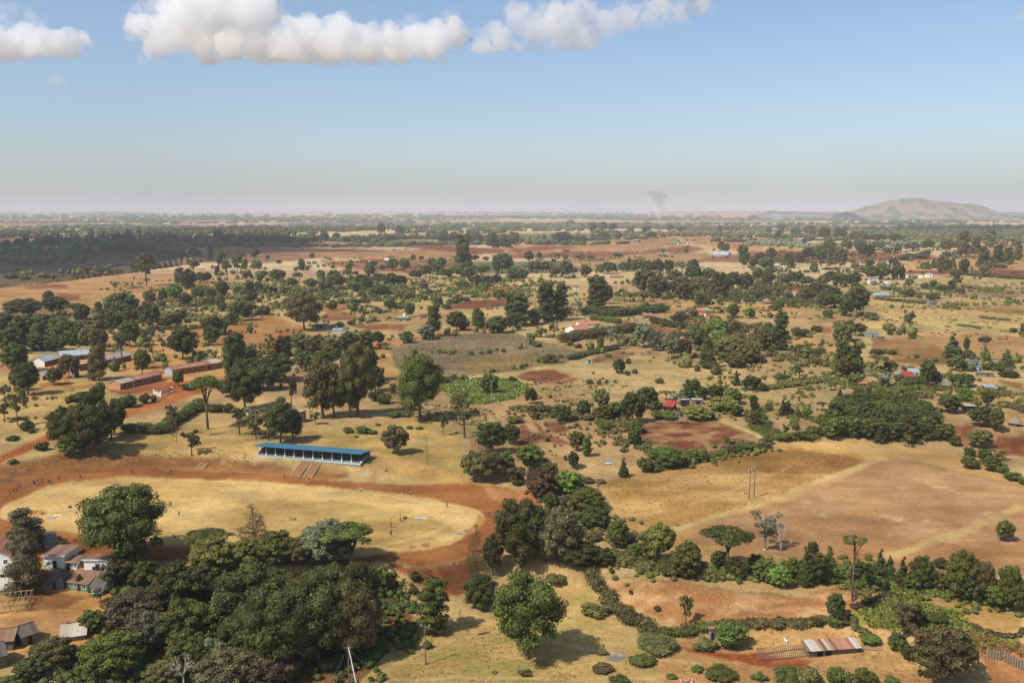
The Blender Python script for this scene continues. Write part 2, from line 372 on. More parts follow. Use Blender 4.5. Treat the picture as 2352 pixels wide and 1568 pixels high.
paint(D('R4', -130, 490, 440, 480, 470, 510, 300, 550, -130, 545), (160, 96, 64), reg='ploughed_field')
paint(D('R4', 1280, 600, 1700, 520, 2400, 400, 2400, 640, 1900, 640, 1500, 630, 1300, 650), (208, 158, 98), (192, 132, 80), 30, 'straw_field')
paint(D('R4', 1300, 660, 1900, 650, 2400, 650, 2400, 740, 2100, 720, 1850, 690, 1500, 700, 1280, 690), (156, 86, 60), (144, 78, 54), 30, 'ploughed_field')
paint(D('R4', 1250, 720, 2400, 745, 2400, 800, 1700, 780, 1300, 760), (196, 166, 104), reg=None)
paint(D('R4', 1650, 830, 2400, 830, 2400, 900, 1650, 890), (172, 134, 96))
paint(D('R4', 1600, 900, 2400, 960, 2400, 1000, 1620, 940), (208, 172, 114), (190, 150, 96), 20, 'straw_field')
paint(D('R4', 1580, 945, 2400, 1010, 2400, 1065, 1900, 1020, 1600, 985), (164, 126, 68), (176, 138, 80), 20, 'stubble_field')
paint(D('R4', 960, 950, 1500, 1000, 2400, 1070, 2400, 1200, 1900, 1200, 1300, 1130, 1180, 1200, 920, 1200, 960, 1130, 1060, 1100, 1050, 1060), (202, 166, 104), (210, 180, 116), 20, 'straw_field', stretch=2)
paint(D('R4', 950, 1280, 1250, 1250, 1700, 1220, 2500, 1250, 2500, 1560, 2300, 1480, 1900, 1380, 1600, 1400, 1400, 1360, 1100, 1300), (196, 152, 100), (180, 136, 90), 16, 'fallow_field', stretch=2)
paint(D('R8', 960, 90, 1200, 110, 1600, 160, 1700, 330, 1400, 340, 1200, 300, 1000, 200), (166, 122, 76), (150, 108, 66), 12, 'fallow_field')
paint(D('R8', 820, 140, 900, 130, 980, 150, 900, 165), (150, 168, 60), reg=None)
paint(D('R4', 260, 1290, 600, 1250, 670, 1300, 660, 1440, 560, 1450, 400, 1380, 250, 1370), (206, 162, 106), (196, 150, 96), 12, 'straw_field')
paint(D('R4', -50, 980, 200, 1000, 530, 1060, 560, 1110, 300, 1130, 100, 1080, -50, 1030), (206, 164, 108), (194, 150, 98), 14, 'straw_field')
paint(D('R4', 520, 1150, 640, 1170, 640, 1230, 560, 1220), (176, 106, 66))
paint(D('D', 0, 705, 160, 700, 240, 712, 260, 760, 0, 800), (150, 120, 78))
# centre-left middle ground, red soil patches
paint(D('R2', 560, 1100, 720, 1010, 960, 1060, 900, 1110, 700, 1110), (172, 112, 74), (156, 98, 64), 8, 'ploughed_field')
paint(D('R2', 560, 960, 900, 960, 940, 1010, 640, 1040), (178, 122, 78))
paint(D('R2', 830, 1160, 1200, 1140, 1400, 1160, 1300, 1200, 1000, 1200), (160, 102, 68), (146, 90, 60), 8, 'ploughed_field')
paint(D('R2', 1730, 1010, 1950, 930, 2270, 920, 2270, 980, 2000, 1000), (154, 94, 64), (140, 82, 56), 8, 'ploughed_field')
paint(D('R2', 1340, 760, 2352, 740, 2352, 830, 1800, 850, 1300, 850), (200, 166, 104), (190, 150, 94), 10)
paint(D('R2', 2000, 860, 2352, 800, 2352, 900, 2000, 900), (168, 112, 74))
paint(D('R2', 1100, 930, 1700, 890, 1760, 960, 1400, 1050, 1200, 1000), (196, 166, 100))
paint(D('R3', 1000, 1110, 1500, 1180, 1560, 1210, 1330, 1240, 1100, 1180), (160, 104, 66), (146, 90, 56), 8, 'ploughed_field')
paint(D('R3', 1450, 960, 1900, 940, 2352, 960, 2352, 1080, 1700, 1150, 1500, 1100, 1400, 1040), (204, 164, 104), (192, 152, 96), 10, 'straw_field')
paint(D('D', 420, 760, 620, 720, 700, 750, 700, 800, 560, 800, 420, 790), (190, 136, 86), (176, 116, 72), 12)
paint(D('D', 250, 770, 420, 780, 560, 830, 520, 900, 300, 860, 200, 830), (198, 146, 92), (210, 160, 98), 10)
paint(D('D', 0, 860, 200, 850, 260, 900, 230, 960, 110, 990, 0, 1010), (206, 172, 108), (192, 158, 96), 10)
paint(D('R6', 1100, 180, 1200, 180, 1340, 340, 1400, 440, 1250, 520, 1080, 470, 1050, 330), (200, 158, 98), (188, 146, 90), 9, 'straw_field')
paint(D('R6', 1190, 165, 1240, 155, 1370, 380, 1400, 430, 1340, 420), (150, 142, 76))
# maize field, green field, ploughed patches
MAIZE = D('D', 893, 798, 960, 784, 1095, 763, 1180, 766, 1245, 782, 1310, 800, 1345, 815, 1290, 834, 1190, 852, 1070, 864, 990, 862, 928, 855, 905, 825)
paint(MAIZE, (140, 120, 92), (156, 134, 104), 9, 'maize_field', stretch=3)
paint(D('D', 1050, 830, 1230, 815, 1300, 826, 1190, 852, 1070, 860), (160, 130, 82), (150, 124, 78), 6, 'maize_field', stretch=3)
GREENF = D('D', 1012, 888, 1040, 876, 1060, 880, 1100, 872, 1150, 872, 1190, 880, 1214, 892, 1200, 904, 1175, 916, 1140, 922, 1092, 930, 1040, 915)
paint(GREENF, (142, 148, 80), (158, 164, 90), 6, 'green_field')
paint(D('R7', 75, 430, 250, 385, 400, 375, 680, 465, 560, 490, 420, 510, 300, 505), (150, 88, 60), (136, 76, 52), 6, 'ploughed_field')
paint(D('R7', 760, 275, 1000, 200, 1180, 240, 1100, 260, 900, 300, 760, 320), (150, 112, 76), (136, 100, 70), 6, 'fallow_field')
paint(D('R7', 80, 1240, 60, 1060, 300, 1020), (150, 120, 70))
paint(D('R7', 90, 865, 145, 862, 215, 940, 320, 960, 380, 955, 585, 1050, 420, 1065, 370, 1030, 90, 1035), (128, 72, 50), (156, 104, 76), 2.2, 'ploughed_field', contrast=6)
paint(D('R7', 290, 845, 470, 840, 560, 900, 540, 935, 440, 940, 330, 900), (126, 72, 50), (150, 98, 70), 2.2, 'ploughed_field', contrast=6)
paint(D('R7', 215, 855, 245, 855, 350, 945, 300, 945), (132, 76, 52))
paint(D('R7', 1190, 880, 1380, 862, 1820, 825, 1880, 850, 2240, 1000, 1930, 1065, 1610, 1110, 1480, 1060, 1200, 1020), (126, 70, 50), (178, 136, 94), 2.6, 'ploughed_field', contrast=8, stretch=3, thr=.55)
paint(D('R7', 1850, 820, 1900, 815, 2290, 990, 2240, 1005), (206, 178, 110))
paint(D('R8', 1700, 1040, 1700, 900, 1800, 840, 1930, 880, 1890, 960, 1860, 1060, 1760, 1060), (140, 84, 54), (170, 124, 84), 3, 'ploughed_field', contrast=6)
paint(D('R8', 2080, 960, 2400, 930, 2400, 1160, 2150, 1140, 2060, 1060), (134, 74, 48), (160, 100, 66), 3, 'ploughed_field', contrast=6)
paint(D('R8', 2050, 620, 2180, 580, 2400, 620, 2400, 740, 2200, 690, 2080, 670), (204, 172, 100), reg='straw_field')
paint(D('R8', 2150, 740, 2400, 790, 2400, 840, 2140, 840), (186, 138, 86))
paint(D('R8', 1450, 560, 1950, 600, 2050, 640, 1700, 660, 1400, 610), (200, 158, 98))
paint(D('R8', 2100, 460, 2352, 500, 2352, 560, 2200, 520), (150, 112, 72))
# big brown fields on the right
GOLD = D('D', 1345, 1112, 1430, 1096, 1520, 1084, 1640, 1052, 1700, 1036, 1760, 1026, 1820, 1018, 1900, 1030, 1960, 1042, 2000, 1060, 1960, 1082, 1860, 1120, 1760, 1158, 1640, 1194, 1545, 1228, 1470, 1235, 1430, 1190, 1385, 1160)
paint(D('D', 1340, 1112, 1500, 1084, 1700, 1034, 1830, 1010, 1960, 1010, 2100, 1030, 2230, 1060, 2500, 1130, 2500, 1340, 2300, 1300, 2100, 1290, 1900, 1300, 1700, 1300, 1450, 1240, 1385, 1160), (196, 150, 94), (206, 166, 104), 12, 'straw_field')
paint(GOLD, (186, 142, 80), (206, 166, 106), 7, 'straw_field', contrast=6, stretch=2.5)
paint(D('D', 1640, 1060, 1760, 1036, 1830, 1026, 1950, 1048, 1990, 1062, 1900, 1084, 1780, 1090), (158, 112, 64), (172, 128, 70), 8, contrast=5)
paint(D('D', 2030, 1055, 2110, 1058, 2190, 1085, 2330, 1115, 2500, 1150, 2500, 1340, 2352, 1312, 2200, 1296, 2050, 1300, 1900, 1300, 1720, 1262, 1560, 1238, 1640, 1203, 1760, 1168, 1860, 1132, 1960, 1092), (178, 134, 92), (194, 152, 108), 9, 'stubble_field', contrast=3, stretch=2.5)
paint(D('D', 1900, 1250, 2352, 1240, 2352, 1320, 2200, 1300, 1900, 1300), (180, 130, 84), (190, 144, 96), 8, stretch=2)
for u in range(16):
    cx_, cy_ = 1800 + 520 * random.random(), 1110 + 140 * random.random()
    paint(D('D', cx_ - 22, cy_, cx_, cy_ - 5, cx_ + 26, cy_ + 1, cx_ + 4, cy_ + 6), (206, 172, 130), (188, 140, 98), 3)
# lower right stubble, bog, mound
STUB = D('D', 1395, 1318, 1470, 1328, 1600, 1345, 1720, 1352, 1830, 1372, 1890, 1346, 2000, 1336, 2060, 1345, 2072, 1362, 2000, 1400, 1950, 1422, 1900, 1428, 1750, 1432, 1590, 1446, 1500, 1425, 1430, 1390)
paint(STUB, (178, 120, 78), (206, 162, 112), 2.2, 'stubble_field', contrast=7, stretch=3)
paint(D('D', 1960, 1400, 2050, 1362, 2110, 1372, 2200, 1388, 2352, 1470, 2352, 1510, 2270, 1502, 2200, 1485, 2100, 1465, 1990, 1442), (150, 144, 66), (172, 150, 78), 6, 'boggy_meadow')
paint(D('D', 2090, 1378, 2200, 1375, 2300, 1395, 2352, 1420, 2352, 1450, 2330, 1462, 2250, 1445, 2190, 1405), (190, 150, 92), (176, 140, 84), 5)
paint(D('D', 2140, 1390, 2210, 1400, 2220, 1440, 2330, 1475, 2352, 1490, 2280, 1490, 2180, 1450), (120, 136, 56), (138, 150, 66), 4)
paint(D('D', 2250, 1500, 2352, 1490, 2352, 1600, 2270, 1600), (172, 112, 72), (186, 132, 86), 6)
paint(D('D', 1360, 1330, 1450, 1470, 1600, 1480, 1560, 1568, 1300, 1640, 900, 1640, 820, 1568, 940, 1480, 1060, 1420, 1150, 1400, 1280, 1340), (202, 168, 104), (178, 158, 92), 10)
paint(D('D', 900, 1500, 1250, 1510, 1300, 1600, 880, 1600), (170, 154, 86), (196, 164, 100), 7, contrast=5)
paint(D('D', 1500, 1478, 1640, 1445, 1900, 1440, 2040, 1450, 2100, 1520, 2200, 1600, 1500, 1600), (200, 152, 96), (208, 168, 108), 8)
paint(D('D', 1548, 1481, 1620, 1490, 1700, 1496, 1740, 1498, 1810, 1510, 1880, 1520, 1850, 1540, 1770, 1530, 1700, 1513, 1640, 1505), (158, 78, 50), (176, 96, 60), 4, 'dirt_gully')
paint(D('D', 1388, 1497, 1410, 1490, 1436, 1495, 1440, 1507, 1415, 1520, 1395, 1516), (142, 138, 136), reg='gravel_patch')
# track, infield, banks
paint(D('D', -100, 1075, 60, 1060, 130, 1048, 300, 1038, 450, 1048, 560, 1062, 640, 1075, 780, 1088, 820, 1096, 700, 1105, 400, 1095, 100, 1105, -100, 1130), (176, 122, 74), (150, 98, 62), 3.5, 'terraced_bank', contrast=5, stretch=6)
paint(D('D', -120, 1135, 0, 1112, 60, 1096, 130, 1083, 300, 1072, 450, 1078, 600, 1088, 740, 1102, 850, 1110, 950, 1114, 1080, 1106, 1150, 1118, 1215, 1138, 1255, 1176, 1235, 1195, 1205, 1215, 1170, 1240, 1140, 1262, 1080, 1277, 1000, 1293, 935, 1302, 870, 1292, 600, 1300, 350, 1300, 250, 1300, 180, 1290, 0, 1290, -120, 1270), (156, 93, 55), (172, 108, 64), 7, 'running_track', stretch=3)
paint(D('D', 100, 1225, 250, 1238, 262, 1300, 100, 1330, 60, 1270), (150, 86, 52), (166, 98, 58), 7)
paint(D('D', 1100, 1110, 1210, 1140, 1250, 1172, 1215, 1195, 1180, 1165, 1120, 1140), (184, 116, 74), (200, 146, 98), 6)
paint(D('D', -8, 1180, 6, 1158, 60, 1132, 130, 1112, 220, 1100, 330, 1094, 450, 1097, 600, 1104, 760, 1117, 900, 1132, 1000, 1148, 1060, 1162, 1096, 1180, 1110, 1196, 1100, 1212, 1080, 1230, 1050, 1245, 1000, 1257, 940, 1268, 870, 1277, 800, 1280, 600, 1270, 400, 1252, 250, 1237, 180, 1222, 110, 1216, 30, 1204, 0, 1194), (210, 172, 106), (222, 186, 122), 9, 'sports_field', stretch=3)
paint(D('D', 560, 1150, 800, 1150, 1000, 1180, 1050, 1220, 900, 1260, 600, 1250, 480, 1200), (208, 174, 106), (194, 158, 96), 6, contrast=5, stretch=3)
paint_line(D('D', 130, 1122, 260, 1104, 380, 1100, 560, 1108, 760, 1124, 900, 1140, 1000, 1158), 1.6, (228, 196, 138), strength=.8)
paint_line(D('D', 12, 1190, 60, 1160, 140, 1140, 260, 1112), 1.6, (226, 192, 134), strength=.7)
paint_line(D('D', 60, 1176, 160, 1162, 250, 1148, 330, 1120), .7, (176, 126, 76), strength=.6)
paint_line(D('D', 860, 1255, 960, 1235, 1040, 1200, 1055, 1180), 1.3, (226, 194, 134), strength=.8)
for pts_, w_, c_ in (((40, 1186, 200, 1190, 420, 1196, 700, 1200), .8, (224, 190, 130)), ((440, 1215, 620, 1205, 900, 1186, 1010, 1172), .9, (226, 192, 134)), ((200, 1110, 420, 1120, 640, 1140, 860, 1180), .7, (186, 140, 90)), ((860, 1205, 900, 1212, 935, 1200, 920, 1190), 2.2, (200, 156, 104)), ((205, 1152, 240, 1148, 255, 1140), 2.2, (196, 150, 98)), ((500, 1170, 560, 1180, 700, 1176), 1.0, (182, 146, 88))):
    paint_line(D('D', *pts_), w_, c_, strength=.6)
paint_line(D('D', 320, 1128, 380, 1140, 440, 1160), .7, (196, 140, 86), strength=.6)
for q in (D('D', 928, 1256, 945, 1252, 950, 1258, 935, 1261), D('D', 958, 1250, 975, 1246, 990, 1250, 975, 1256), D('D', 30, 1175, 80, 1170, 110, 1176, 60, 1182)): paint(q, (176, 112, 66))
paint(D('D', 1090, 1185, 1110, 1195, 1100, 1216, 1070, 1236, 1080, 1215), (188, 136, 84))
paint(D('D', 868, 1290, 935, 1303, 1000, 1294, 1086, 1278, 1100, 1296, 1085, 1325, 1070, 1360, 1050, 1372, 1020, 1366, 985, 1350, 950, 1330, 900, 1315), (134, 78, 52), (150, 90, 62), 4, 'dirt_bank')
paint_line(D('D', 985, 1296, 1010, 1330, 1040, 1368), 1.0, (186, 108, 68), strength=.8)
paint_line(D('D', 895, 1290, 960, 1303, 1020, 1293, 1086, 1277), .9, (170, 146, 96), strength=.7)
# small terraces beside the grandstand steps
for i, (a, b) in enumerate(((560, 670), (735, 800))):
    for k in range(3): paint_line(D('D', a, 1060 + k * 8 + i * 10, b, 1070 + k * 8 + i * 10), 1.1, (132, 82, 52), strength=.75)
paint_line(D('D', -20, 1088, 60, 1062, 160, 1050, 280, 1044, 420, 1048, 520, 1055, 580, 1066), 1.4, (112, 72, 46), strength=.9)
paint_line(D('D', 0, 1104, 70, 1080, 180, 1063, 330, 1058, 480, 1066, 600, 1078), 1.2, (124, 74, 48), strength=.8)
paint_line(D('D', 600, 1062, 640, 1072, 700, 1082, 800, 1090), 1.2, (120, 74, 48), strength=.7)
paint_line(D('D', 250, 1056, 400, 1051, 520, 1055), .8, (130, 84, 54), strength=.7)
paint(D('D', 150, 985, 420, 965, 640, 990, 860, 1040, 1050, 1070, 1080, 1100, 950, 1100, 850, 1085, 560, 1045, 300, 1035, 120, 1045), (204, 168, 104), (188, 154, 94), 9)
paint(D('D', 520, 985, 760, 985, 980, 960, 1060, 1000, 1080, 1080, 880, 1060, 700, 1020, 560, 1015), (198, 162, 98), (176, 150, 88), 8, contrast=5)
paint(D('D', 850, 1040, 1020, 1080, 1100, 1110, 1000, 1110, 900, 1085), (210, 168, 104), (196, 150, 92), 7)
# roads and paths
ROADC = ((206, 112, 58), (192, 98, 50))
paint_line(D('D', -30, 1068, 30, 1042, 90, 1015, 130, 996, 190, 975, 240, 962, 290, 952, 350, 932, 410, 912, 450, 898, 480, 888, 540, 862, 600, 850, 660, 838), 6.5, *ROADC, reg='dirt_road', fade=.3)
paint_line(D('R6', 300, 470, 480, 440, 680, 430, 850, 400, 1040, 350 - 165, 1180, 130, 1280, 120, 1440, 95, 1600, 70, 1800, 30, 2050, -20, 2200, -60), 6, *ROADC, reg='dirt_road', fade=.3)
paint_line(D('R6', 0, 290, 90, 260, 200, 200, 200, 120, 260, 60), 7, (196, 108, 62), (180, 96, 56), fade=.6, strength=.8)
paint_line(D('R2', 2050, 1180, 2352, 1090, 2600, 1020, 2700, 1000), 7, (190, 108, 62), fade=.5, strength=.9)
paint_line(D('R3', 380, 1080, 560, 1050, 1400, 930, 1520, 900, 1840, 870, 2100, 830, 2352, 840), 7, (196, 112, 66), (176, 100, 60), fade=.5, strength=.85)
paint(D('D', 265, 905, 330, 892, 420, 872, 480, 880, 470, 905, 400, 925, 330, 945, 285, 960, 280, 945, 330, 925, 380, 905, 320, 905), (178, 98, 58), (196, 120, 72), 5)
paint(D('Z2', 20, 760, 300, 800, 700, 690, 1100, 570, 1250, 560, 1150, 700, 800, 800, 400, 860, 100, 840), (178, 102, 62), (164, 92, 56), 5)
paint_line(D('Z1', 1100, 400, 1130, 600, 1200, 740, 1500, 750, 1640, 700), 4, (184, 108, 64), strength=.8)
paint(D('Z1', 700, 330, 1000, 300, 1300, 330, 1150, 420, 900, 400, 650, 420), (206, 140, 82), (196, 128, 74), 6)
paint(D('Z1', 640, 700, 900, 650, 1260, 700, 1200, 760, 700, 760), (180, 104, 62), (198, 140, 84), 5)
paint_line(D('Z2', 800, 350, 900, 400, 930, 490), 4, (186, 100, 58), strength=.8); paint_line(D('Z2', 800, 340, 1000, 220, 1100, 170), 2, (170, 112, 70), strength=.6)
paint(D('Z1', 640, 1060, 740, 1040, 870, 1060, 740, 1085), (172, 118, 70))
PATHC = ((218, 186, 126), (206, 172, 112))
paint_line(D('D', 1480, 1246, 1560, 1212, 1640, 1190, 1720, 1166, 1800, 1135, 1860, 1112, 1930, 1088, 1985, 1068, 2030, 1050), 3.0, *PATHC, reg='path', fade=.5)
paint_line(D('D', 2020, 1283, 2090, 1262, 2160, 1238, 2230, 1210, 2300, 1180, 2352, 1160), 3.4, (206, 172, 112), (170, 140, 90), reg='path', fade=.6)
paint_line(D('D', 1200, 1130, 1260, 1190, 1330, 1260, 1380, 1290), 3.5, (196, 120, 72), (180, 104, 62), reg='path', fade=.5)
paint_line(D('D', 1080, 1420, 1180, 1440, 1300, 1480, 1500, 1515, 1600, 1520), 1.6, (220, 186, 130), strength=.8)
paint_line(D('D', 900, 1560, 1100, 1556, 1300, 1558, 1500, 1556), 1.0, (222, 190, 134), strength=.7)
paint_line(D('R3', 980, 760, 1200, 740, 1500, 720), 5, (206, 172, 110), strength=.6)
for pts_, w_, s_ in (((1170, 900, 1260, 880, 1340, 862, 1420, 850, 1560, 880), 1.5, .55), ((1190, 940, 1300, 925, 1420, 900, 1500, 905), 1.2, .5), ((860, 1010, 960, 1010, 1060, 1040, 1160, 1090), 1.2, .5), ((400, 1000, 560, 1005, 760, 1010, 870, 1000), 1.2, .5),
  ((1760, 870, 1880, 905, 1990, 900), 1.6, .5), ((1700, 950, 1780, 965, 1860, 1000), 1.4, .5), ((2000, 720, 2120, 742, 2352, 760), 2.6, .5), ((2050, 800, 2200, 790, 2352, 812), 2.4, .45), ((560, 700, 700, 712, 900, 690, 1100, 680), 2.6, .5), ((1580, 1160, 1700, 1120, 1820, 1070), 1.0, .5),
  ((1420, 1360, 1560, 1390, 1760, 1400, 1980, 1390), 1.0, .4), ((2100, 1100, 2200, 1130, 2352, 1140), 1.5, .4), ((1080, 860, 1180, 880), 1.2, .4), ((300, 1010, 420, 990, 520, 985), 1.2, .5), ((880, 1540, 1000, 1480, 1180, 1440), 1.0, .5)):
    paint_line(D('D', *pts_), w_, (222, 190, 136), strength=s_)
for pts_, w_ in (((1345, 1112, 1520, 1084, 1700, 1034), 1.5), ((2040, 1052, 2190, 1082, 2352, 1118), 1.5), ((1470, 1014, 1576, 1036, 1660, 1026), 1.2), ((893, 798, 928, 855, 990, 863), 2.0), ((1070, 864, 1190, 852, 1310, 826), 2.0), ((1395, 1320, 1600, 1346, 1830, 1372), .9), ((1185, 862, 1270, 845, 1340, 868), 1.2)):
    paint_line(D('D', *pts_), w_, (128, 112, 66), strength=.6)
# lower left compound yard
paint(D('D', -60, 1300, 100, 1290, 260, 1300, 300, 1360, 250, 1430, 180, 1480, 60, 1520, -60, 1520), (200, 146, 86), (212, 162, 98), 8)
paint(D('D', -60, 1410, 60, 1420, 130, 1400, 210, 1430, 180, 1460, 60, 1480, -60, 1470), (198, 150, 98), (188, 134, 88), 6)
paint(D('D', 60, 1362, 200, 1370, 150, 1400, 60, 1405), (168, 112, 70), (150, 100, 62), 6)
paint(D('D', 260, 1340, 560, 1310, 900, 1340, 950, 1420, 820, 1568, 820, 1700, 100, 1700, 150, 1500, 240, 1440), (146, 104, 66), (120, 92, 56), 6)

def split_ground():
    G = C.reshape(NR, NC, 3)
    m1 = fbm(GX / 34, GY / 24, 4, 301); m2 = fbm(GX / 9, GY / 6, 3, 307); m3 = fbm(GX / 3.2 + GY * .05, GY / 1.9, 2, 311)
    C[:] = C * (.80 + .24 * S((m1 - .3) / .4) + .20 * S((m2 - .3) / .4) - .02 + .10 * (m3 - .5))[:, None]
    dry = S((fbm(GX / 16 + 9, GY / 11, 4, 331) - .52) * 7) * S((GY - 250) / 120)
    rr = C[:, 0] / (C[:, 1] + 1e-6); C[:, 1] *= 1 + .13 * S((rr - 1.8) / .9); C[:, 2] *= 1 + .06 * S((rr - 1.8) / .9)
    C[:] = C * np.array([.825, .825, .80]) 
    C[:] = C * (1 - dry[:, None] * np.array([.20, .13, .10]))
    for _ in range(1):
        G[1:-1] = .25 * G[:-2] + .5 * G[1:-1] + .25 * G[2:]; G[:, 1:-1] = .25 * G[:, :-2] + .5 * G[:, 1:-1] + .25 * G[:, 2:]
    q = np.arange((NR - 1) * (NC - 1)); r = q // (NC - 1); c = q % (NC - 1)
    a = r * NC + c; F = np.stack([a, a + 1, a + NC + 1, a + NC], 1)
    fr = RID[a]; V = np.stack([GX, GY, GZ], 1); cnt = {}
    gm = ground_mat()
    for k, nm in enumerate(REG):
        sel = F[fr == k]
        if len(sel) == 0: continue
        u, inv = np.unique(sel.ravel(), return_inverse=True)
        me = np_mesh(nm, V[u], inv.reshape(-1, 4)); me.polygons.foreach_set('use_smooth', [True] * len(me.polygons))
        ca = me.attributes.new('soil', 'FLOAT_COLOR', 'POINT')
        ca.data.foreach_set('color', np.concatenate([C[u], np.ones((len(u), 1))], 1).astype(np.float32).ravel())
        mesh_obj(nm, me, gm, kind='structure')
split_ground()

# ------------------------------------------------------------------ hills on the horizon, haze, clouds
def hill(prof, dist, depth_m, c1, c2, bump=1.0, name='hill'):
    """ridge line given as seen; becomes a solid mound of real width, height and depth at its own distance"""
    P = np.array(prof, float); n = 160; m = 60
    xs = np.linspace(P[0, 0], P[-1, 0], n); ys = np.interp(xs, P[:, 0], P[:, 1])
    X = (xs - IW / 2) / FPX * dist; H = CAM_Z + (487 - ys) / FPX * dist
    g = hgt(X, np.full(n, dist))
    V = []; T = np.linspace(-1, 1, m)
    for t in T:
        y = dist + t * depth_m * .5; prof_t = np.cos(t * math.pi / 2) ** 1.3
        nz = (fbm(X / 260, np.full(n, y / 260.), 4, 5) - .5) * 46 * bump * prof_t
        z = (g - 12) + (H - g + 12) * prof_t + nz * np.clip((H - g) / 60, 0, 1)
        V.append(np.stack([X, np.full(n, y), z], 1))
    V = np.concatenate(V); q = np.arange((m - 1) * (n - 1)); a = (q // (n - 1)) * n + q % (n - 1)
    F = np.stack([a, a + 1, a + n + 1, a + n], 1); me = np_mesh(name, V, F); smooth(me)
    nn = fbm(V[:, 0] / 90, V[:, 1] / 90, 4, 15); n2 = fbm(V[:, 0] / 30, V[:, 1] / 30, 3, 16)
    col = mix(np.array(lin(*c1))[None], np.array(lin(*c2))[None], S((nn - .5) * 6 + .5)); col = mix(col, np.array(lin(170, 165, 160))[None], S((n2 - .62) * 9) * .5)
    ca = me.attributes.new('soil', 'FLOAT_COLOR', 'POINT'); ca.data.foreach_set('color', np.concatenate([col, np.ones((len(col), 1))], 1).astype(np.float32).ravel())
    return mesh_obj(name, me, ground_mat(), kind='structure')
hill([(1940, 490), (1965, 485), (2000, 476), (2025, 467), (2045, 461), (2075, 457), (2100, 458), (2130, 462), (2170, 465), (2200, 468), (2225, 474), (2250, 484), (2275, 493), (2300, 502)], 9500, 1500, (104, 110, 84), (156, 136, 116), 1.8)
hill([(1725, 494), (1755, 487), (1768, 484), (1785, 486), (1830, 487), (1940, 487), (1990, 490), (2010, 496)], 10500, 900, (96, 102, 84), (136, 124, 104), .5)
hill([(160, 494), (185, 489), (240, 486), (320, 487), (345, 490), (370, 494)], 15000, 1500, (92, 96, 80), (120, 112, 92), .3)
hill([(1450, 493), (1540, 486), (1700, 484), (1850, 486), (2000, 489), (2150, 494)], 12500, 1800, (196, 160, 136), (180, 140, 116), .2)

# ------------------------------------------------------------------ haze, clouds, smoke
def vol_mat(name, dens, col, aniso=0.0):
    m = bpy.data.materials.new(name); m.use_nodes = True; nt = m.node_tree; nt.nodes.clear()
    v = nt.nodes.new('ShaderNodeVolumePrincipled'); v.inputs['Density'].default_value = dens; v.inputs['Color'].default_value = (*col, 1); v.inputs['Anisotropy'].default_value = aniso
    o = nt.nodes.new('ShaderNodeOutputMaterial'); nt.links.new(v.outputs[0], o.inputs['Volume']); return m
HAZE_TOP = 420.0
MB().box(-62000, 62000, -1500, 62500, -95, HAZE_TOP).build('haze', vol_mat('haze_air', 7.0e-5, (.785, .81, .86), 0.0), kind='stuff', label='pale bluish haze lying over the farmland and far plain')
ICO = {}
def ico(sub):
    if sub not in ICO:
        b = bmesh.new(); bmesh.ops.create_icosphere(b, subdivisions=sub, radius=1)
        ICO[sub] = (np.array([v.co[:] for v in b.verts]), np.array([[v.index for v in f.verts] for f in b.faces])); b.free()
    return ICO[sub]
def dist_ico(sub, C_, R_):
    """many ellipsoids joined: centres (n,3), radii (n,3)"""
    V0, F0 = ico(sub); n = len(C_)
    V = (V0[None] * R_[:, None, :] + C_[:, None, :]).reshape(-1, 3); F = (F0[None] + (np.arange(n) * len(V0))[:, None, None]).reshape(-1, 3)
    return V, F
def puffy(name, C_, R_, voxel, disp, m, floor=None, **k):
    V, F = dist_ico(3, C_, R_); me = np_mesh(name, V, F); o = bpy.data.objects.new(name, me); COL.objects.link(o)
    r = o.modifiers.new('r', 'REMESH'); r.mode = 'VOXEL'; r.voxel_size = voxel
    for sc_, st in disp:
        t = bpy.data.textures.new(name, 'CLOUDS'); t.noise_scale = sc_; t.noise_depth = 4
        d = o.modifiers.new('d', 'DISPLACE'); d.texture = t; d.strength = st; d.mid_level = .5; d.texture_coords = 'GLOBAL'
    dg = bpy.context.evaluated_depsgraph_get(); e = o.evaluated_get(dg); me2 = bpy.data.meshes.new_from_object(e)
    bpy.data.objects.remove(o)
    if floor is not None:
        co = np.zeros(len(me2.vertices) * 3, np.float32); me2.vertices.foreach_get('co', co); co = co.reshape(-1, 3)
        fl = floor + (fbm(co[:, 0] / 160, co[:, 1] / 160, 3, 5) - .5) * 60
        co[:, 2] = np.where(co[:, 2] < fl, fl + (co[:, 2] - fl) * .22, co[:, 2]); me2.vertices.foreach_set('co', co.ravel()); me2.update()
    smooth(me2); me2.materials.clear(); me2.materials.append(m)
    return mesh_obj(name, me2, None, **k)
CLOUDM = vol_mat('cloud_vapour', 0.011, (1, 1, 1), 0.3); VEILM = vol_mat('cloud_veil', 0.0030, (1, 1, 1), 0.3); WISPM = vol_mat('cloud_wisp', 0.0020, (1, 1, 1), 0.3)
def at_sky(x, y, dist):
    r = rays([(x, y)])[0]; return r / r[1] * dist + np.array([0, 0, CAM_Z])
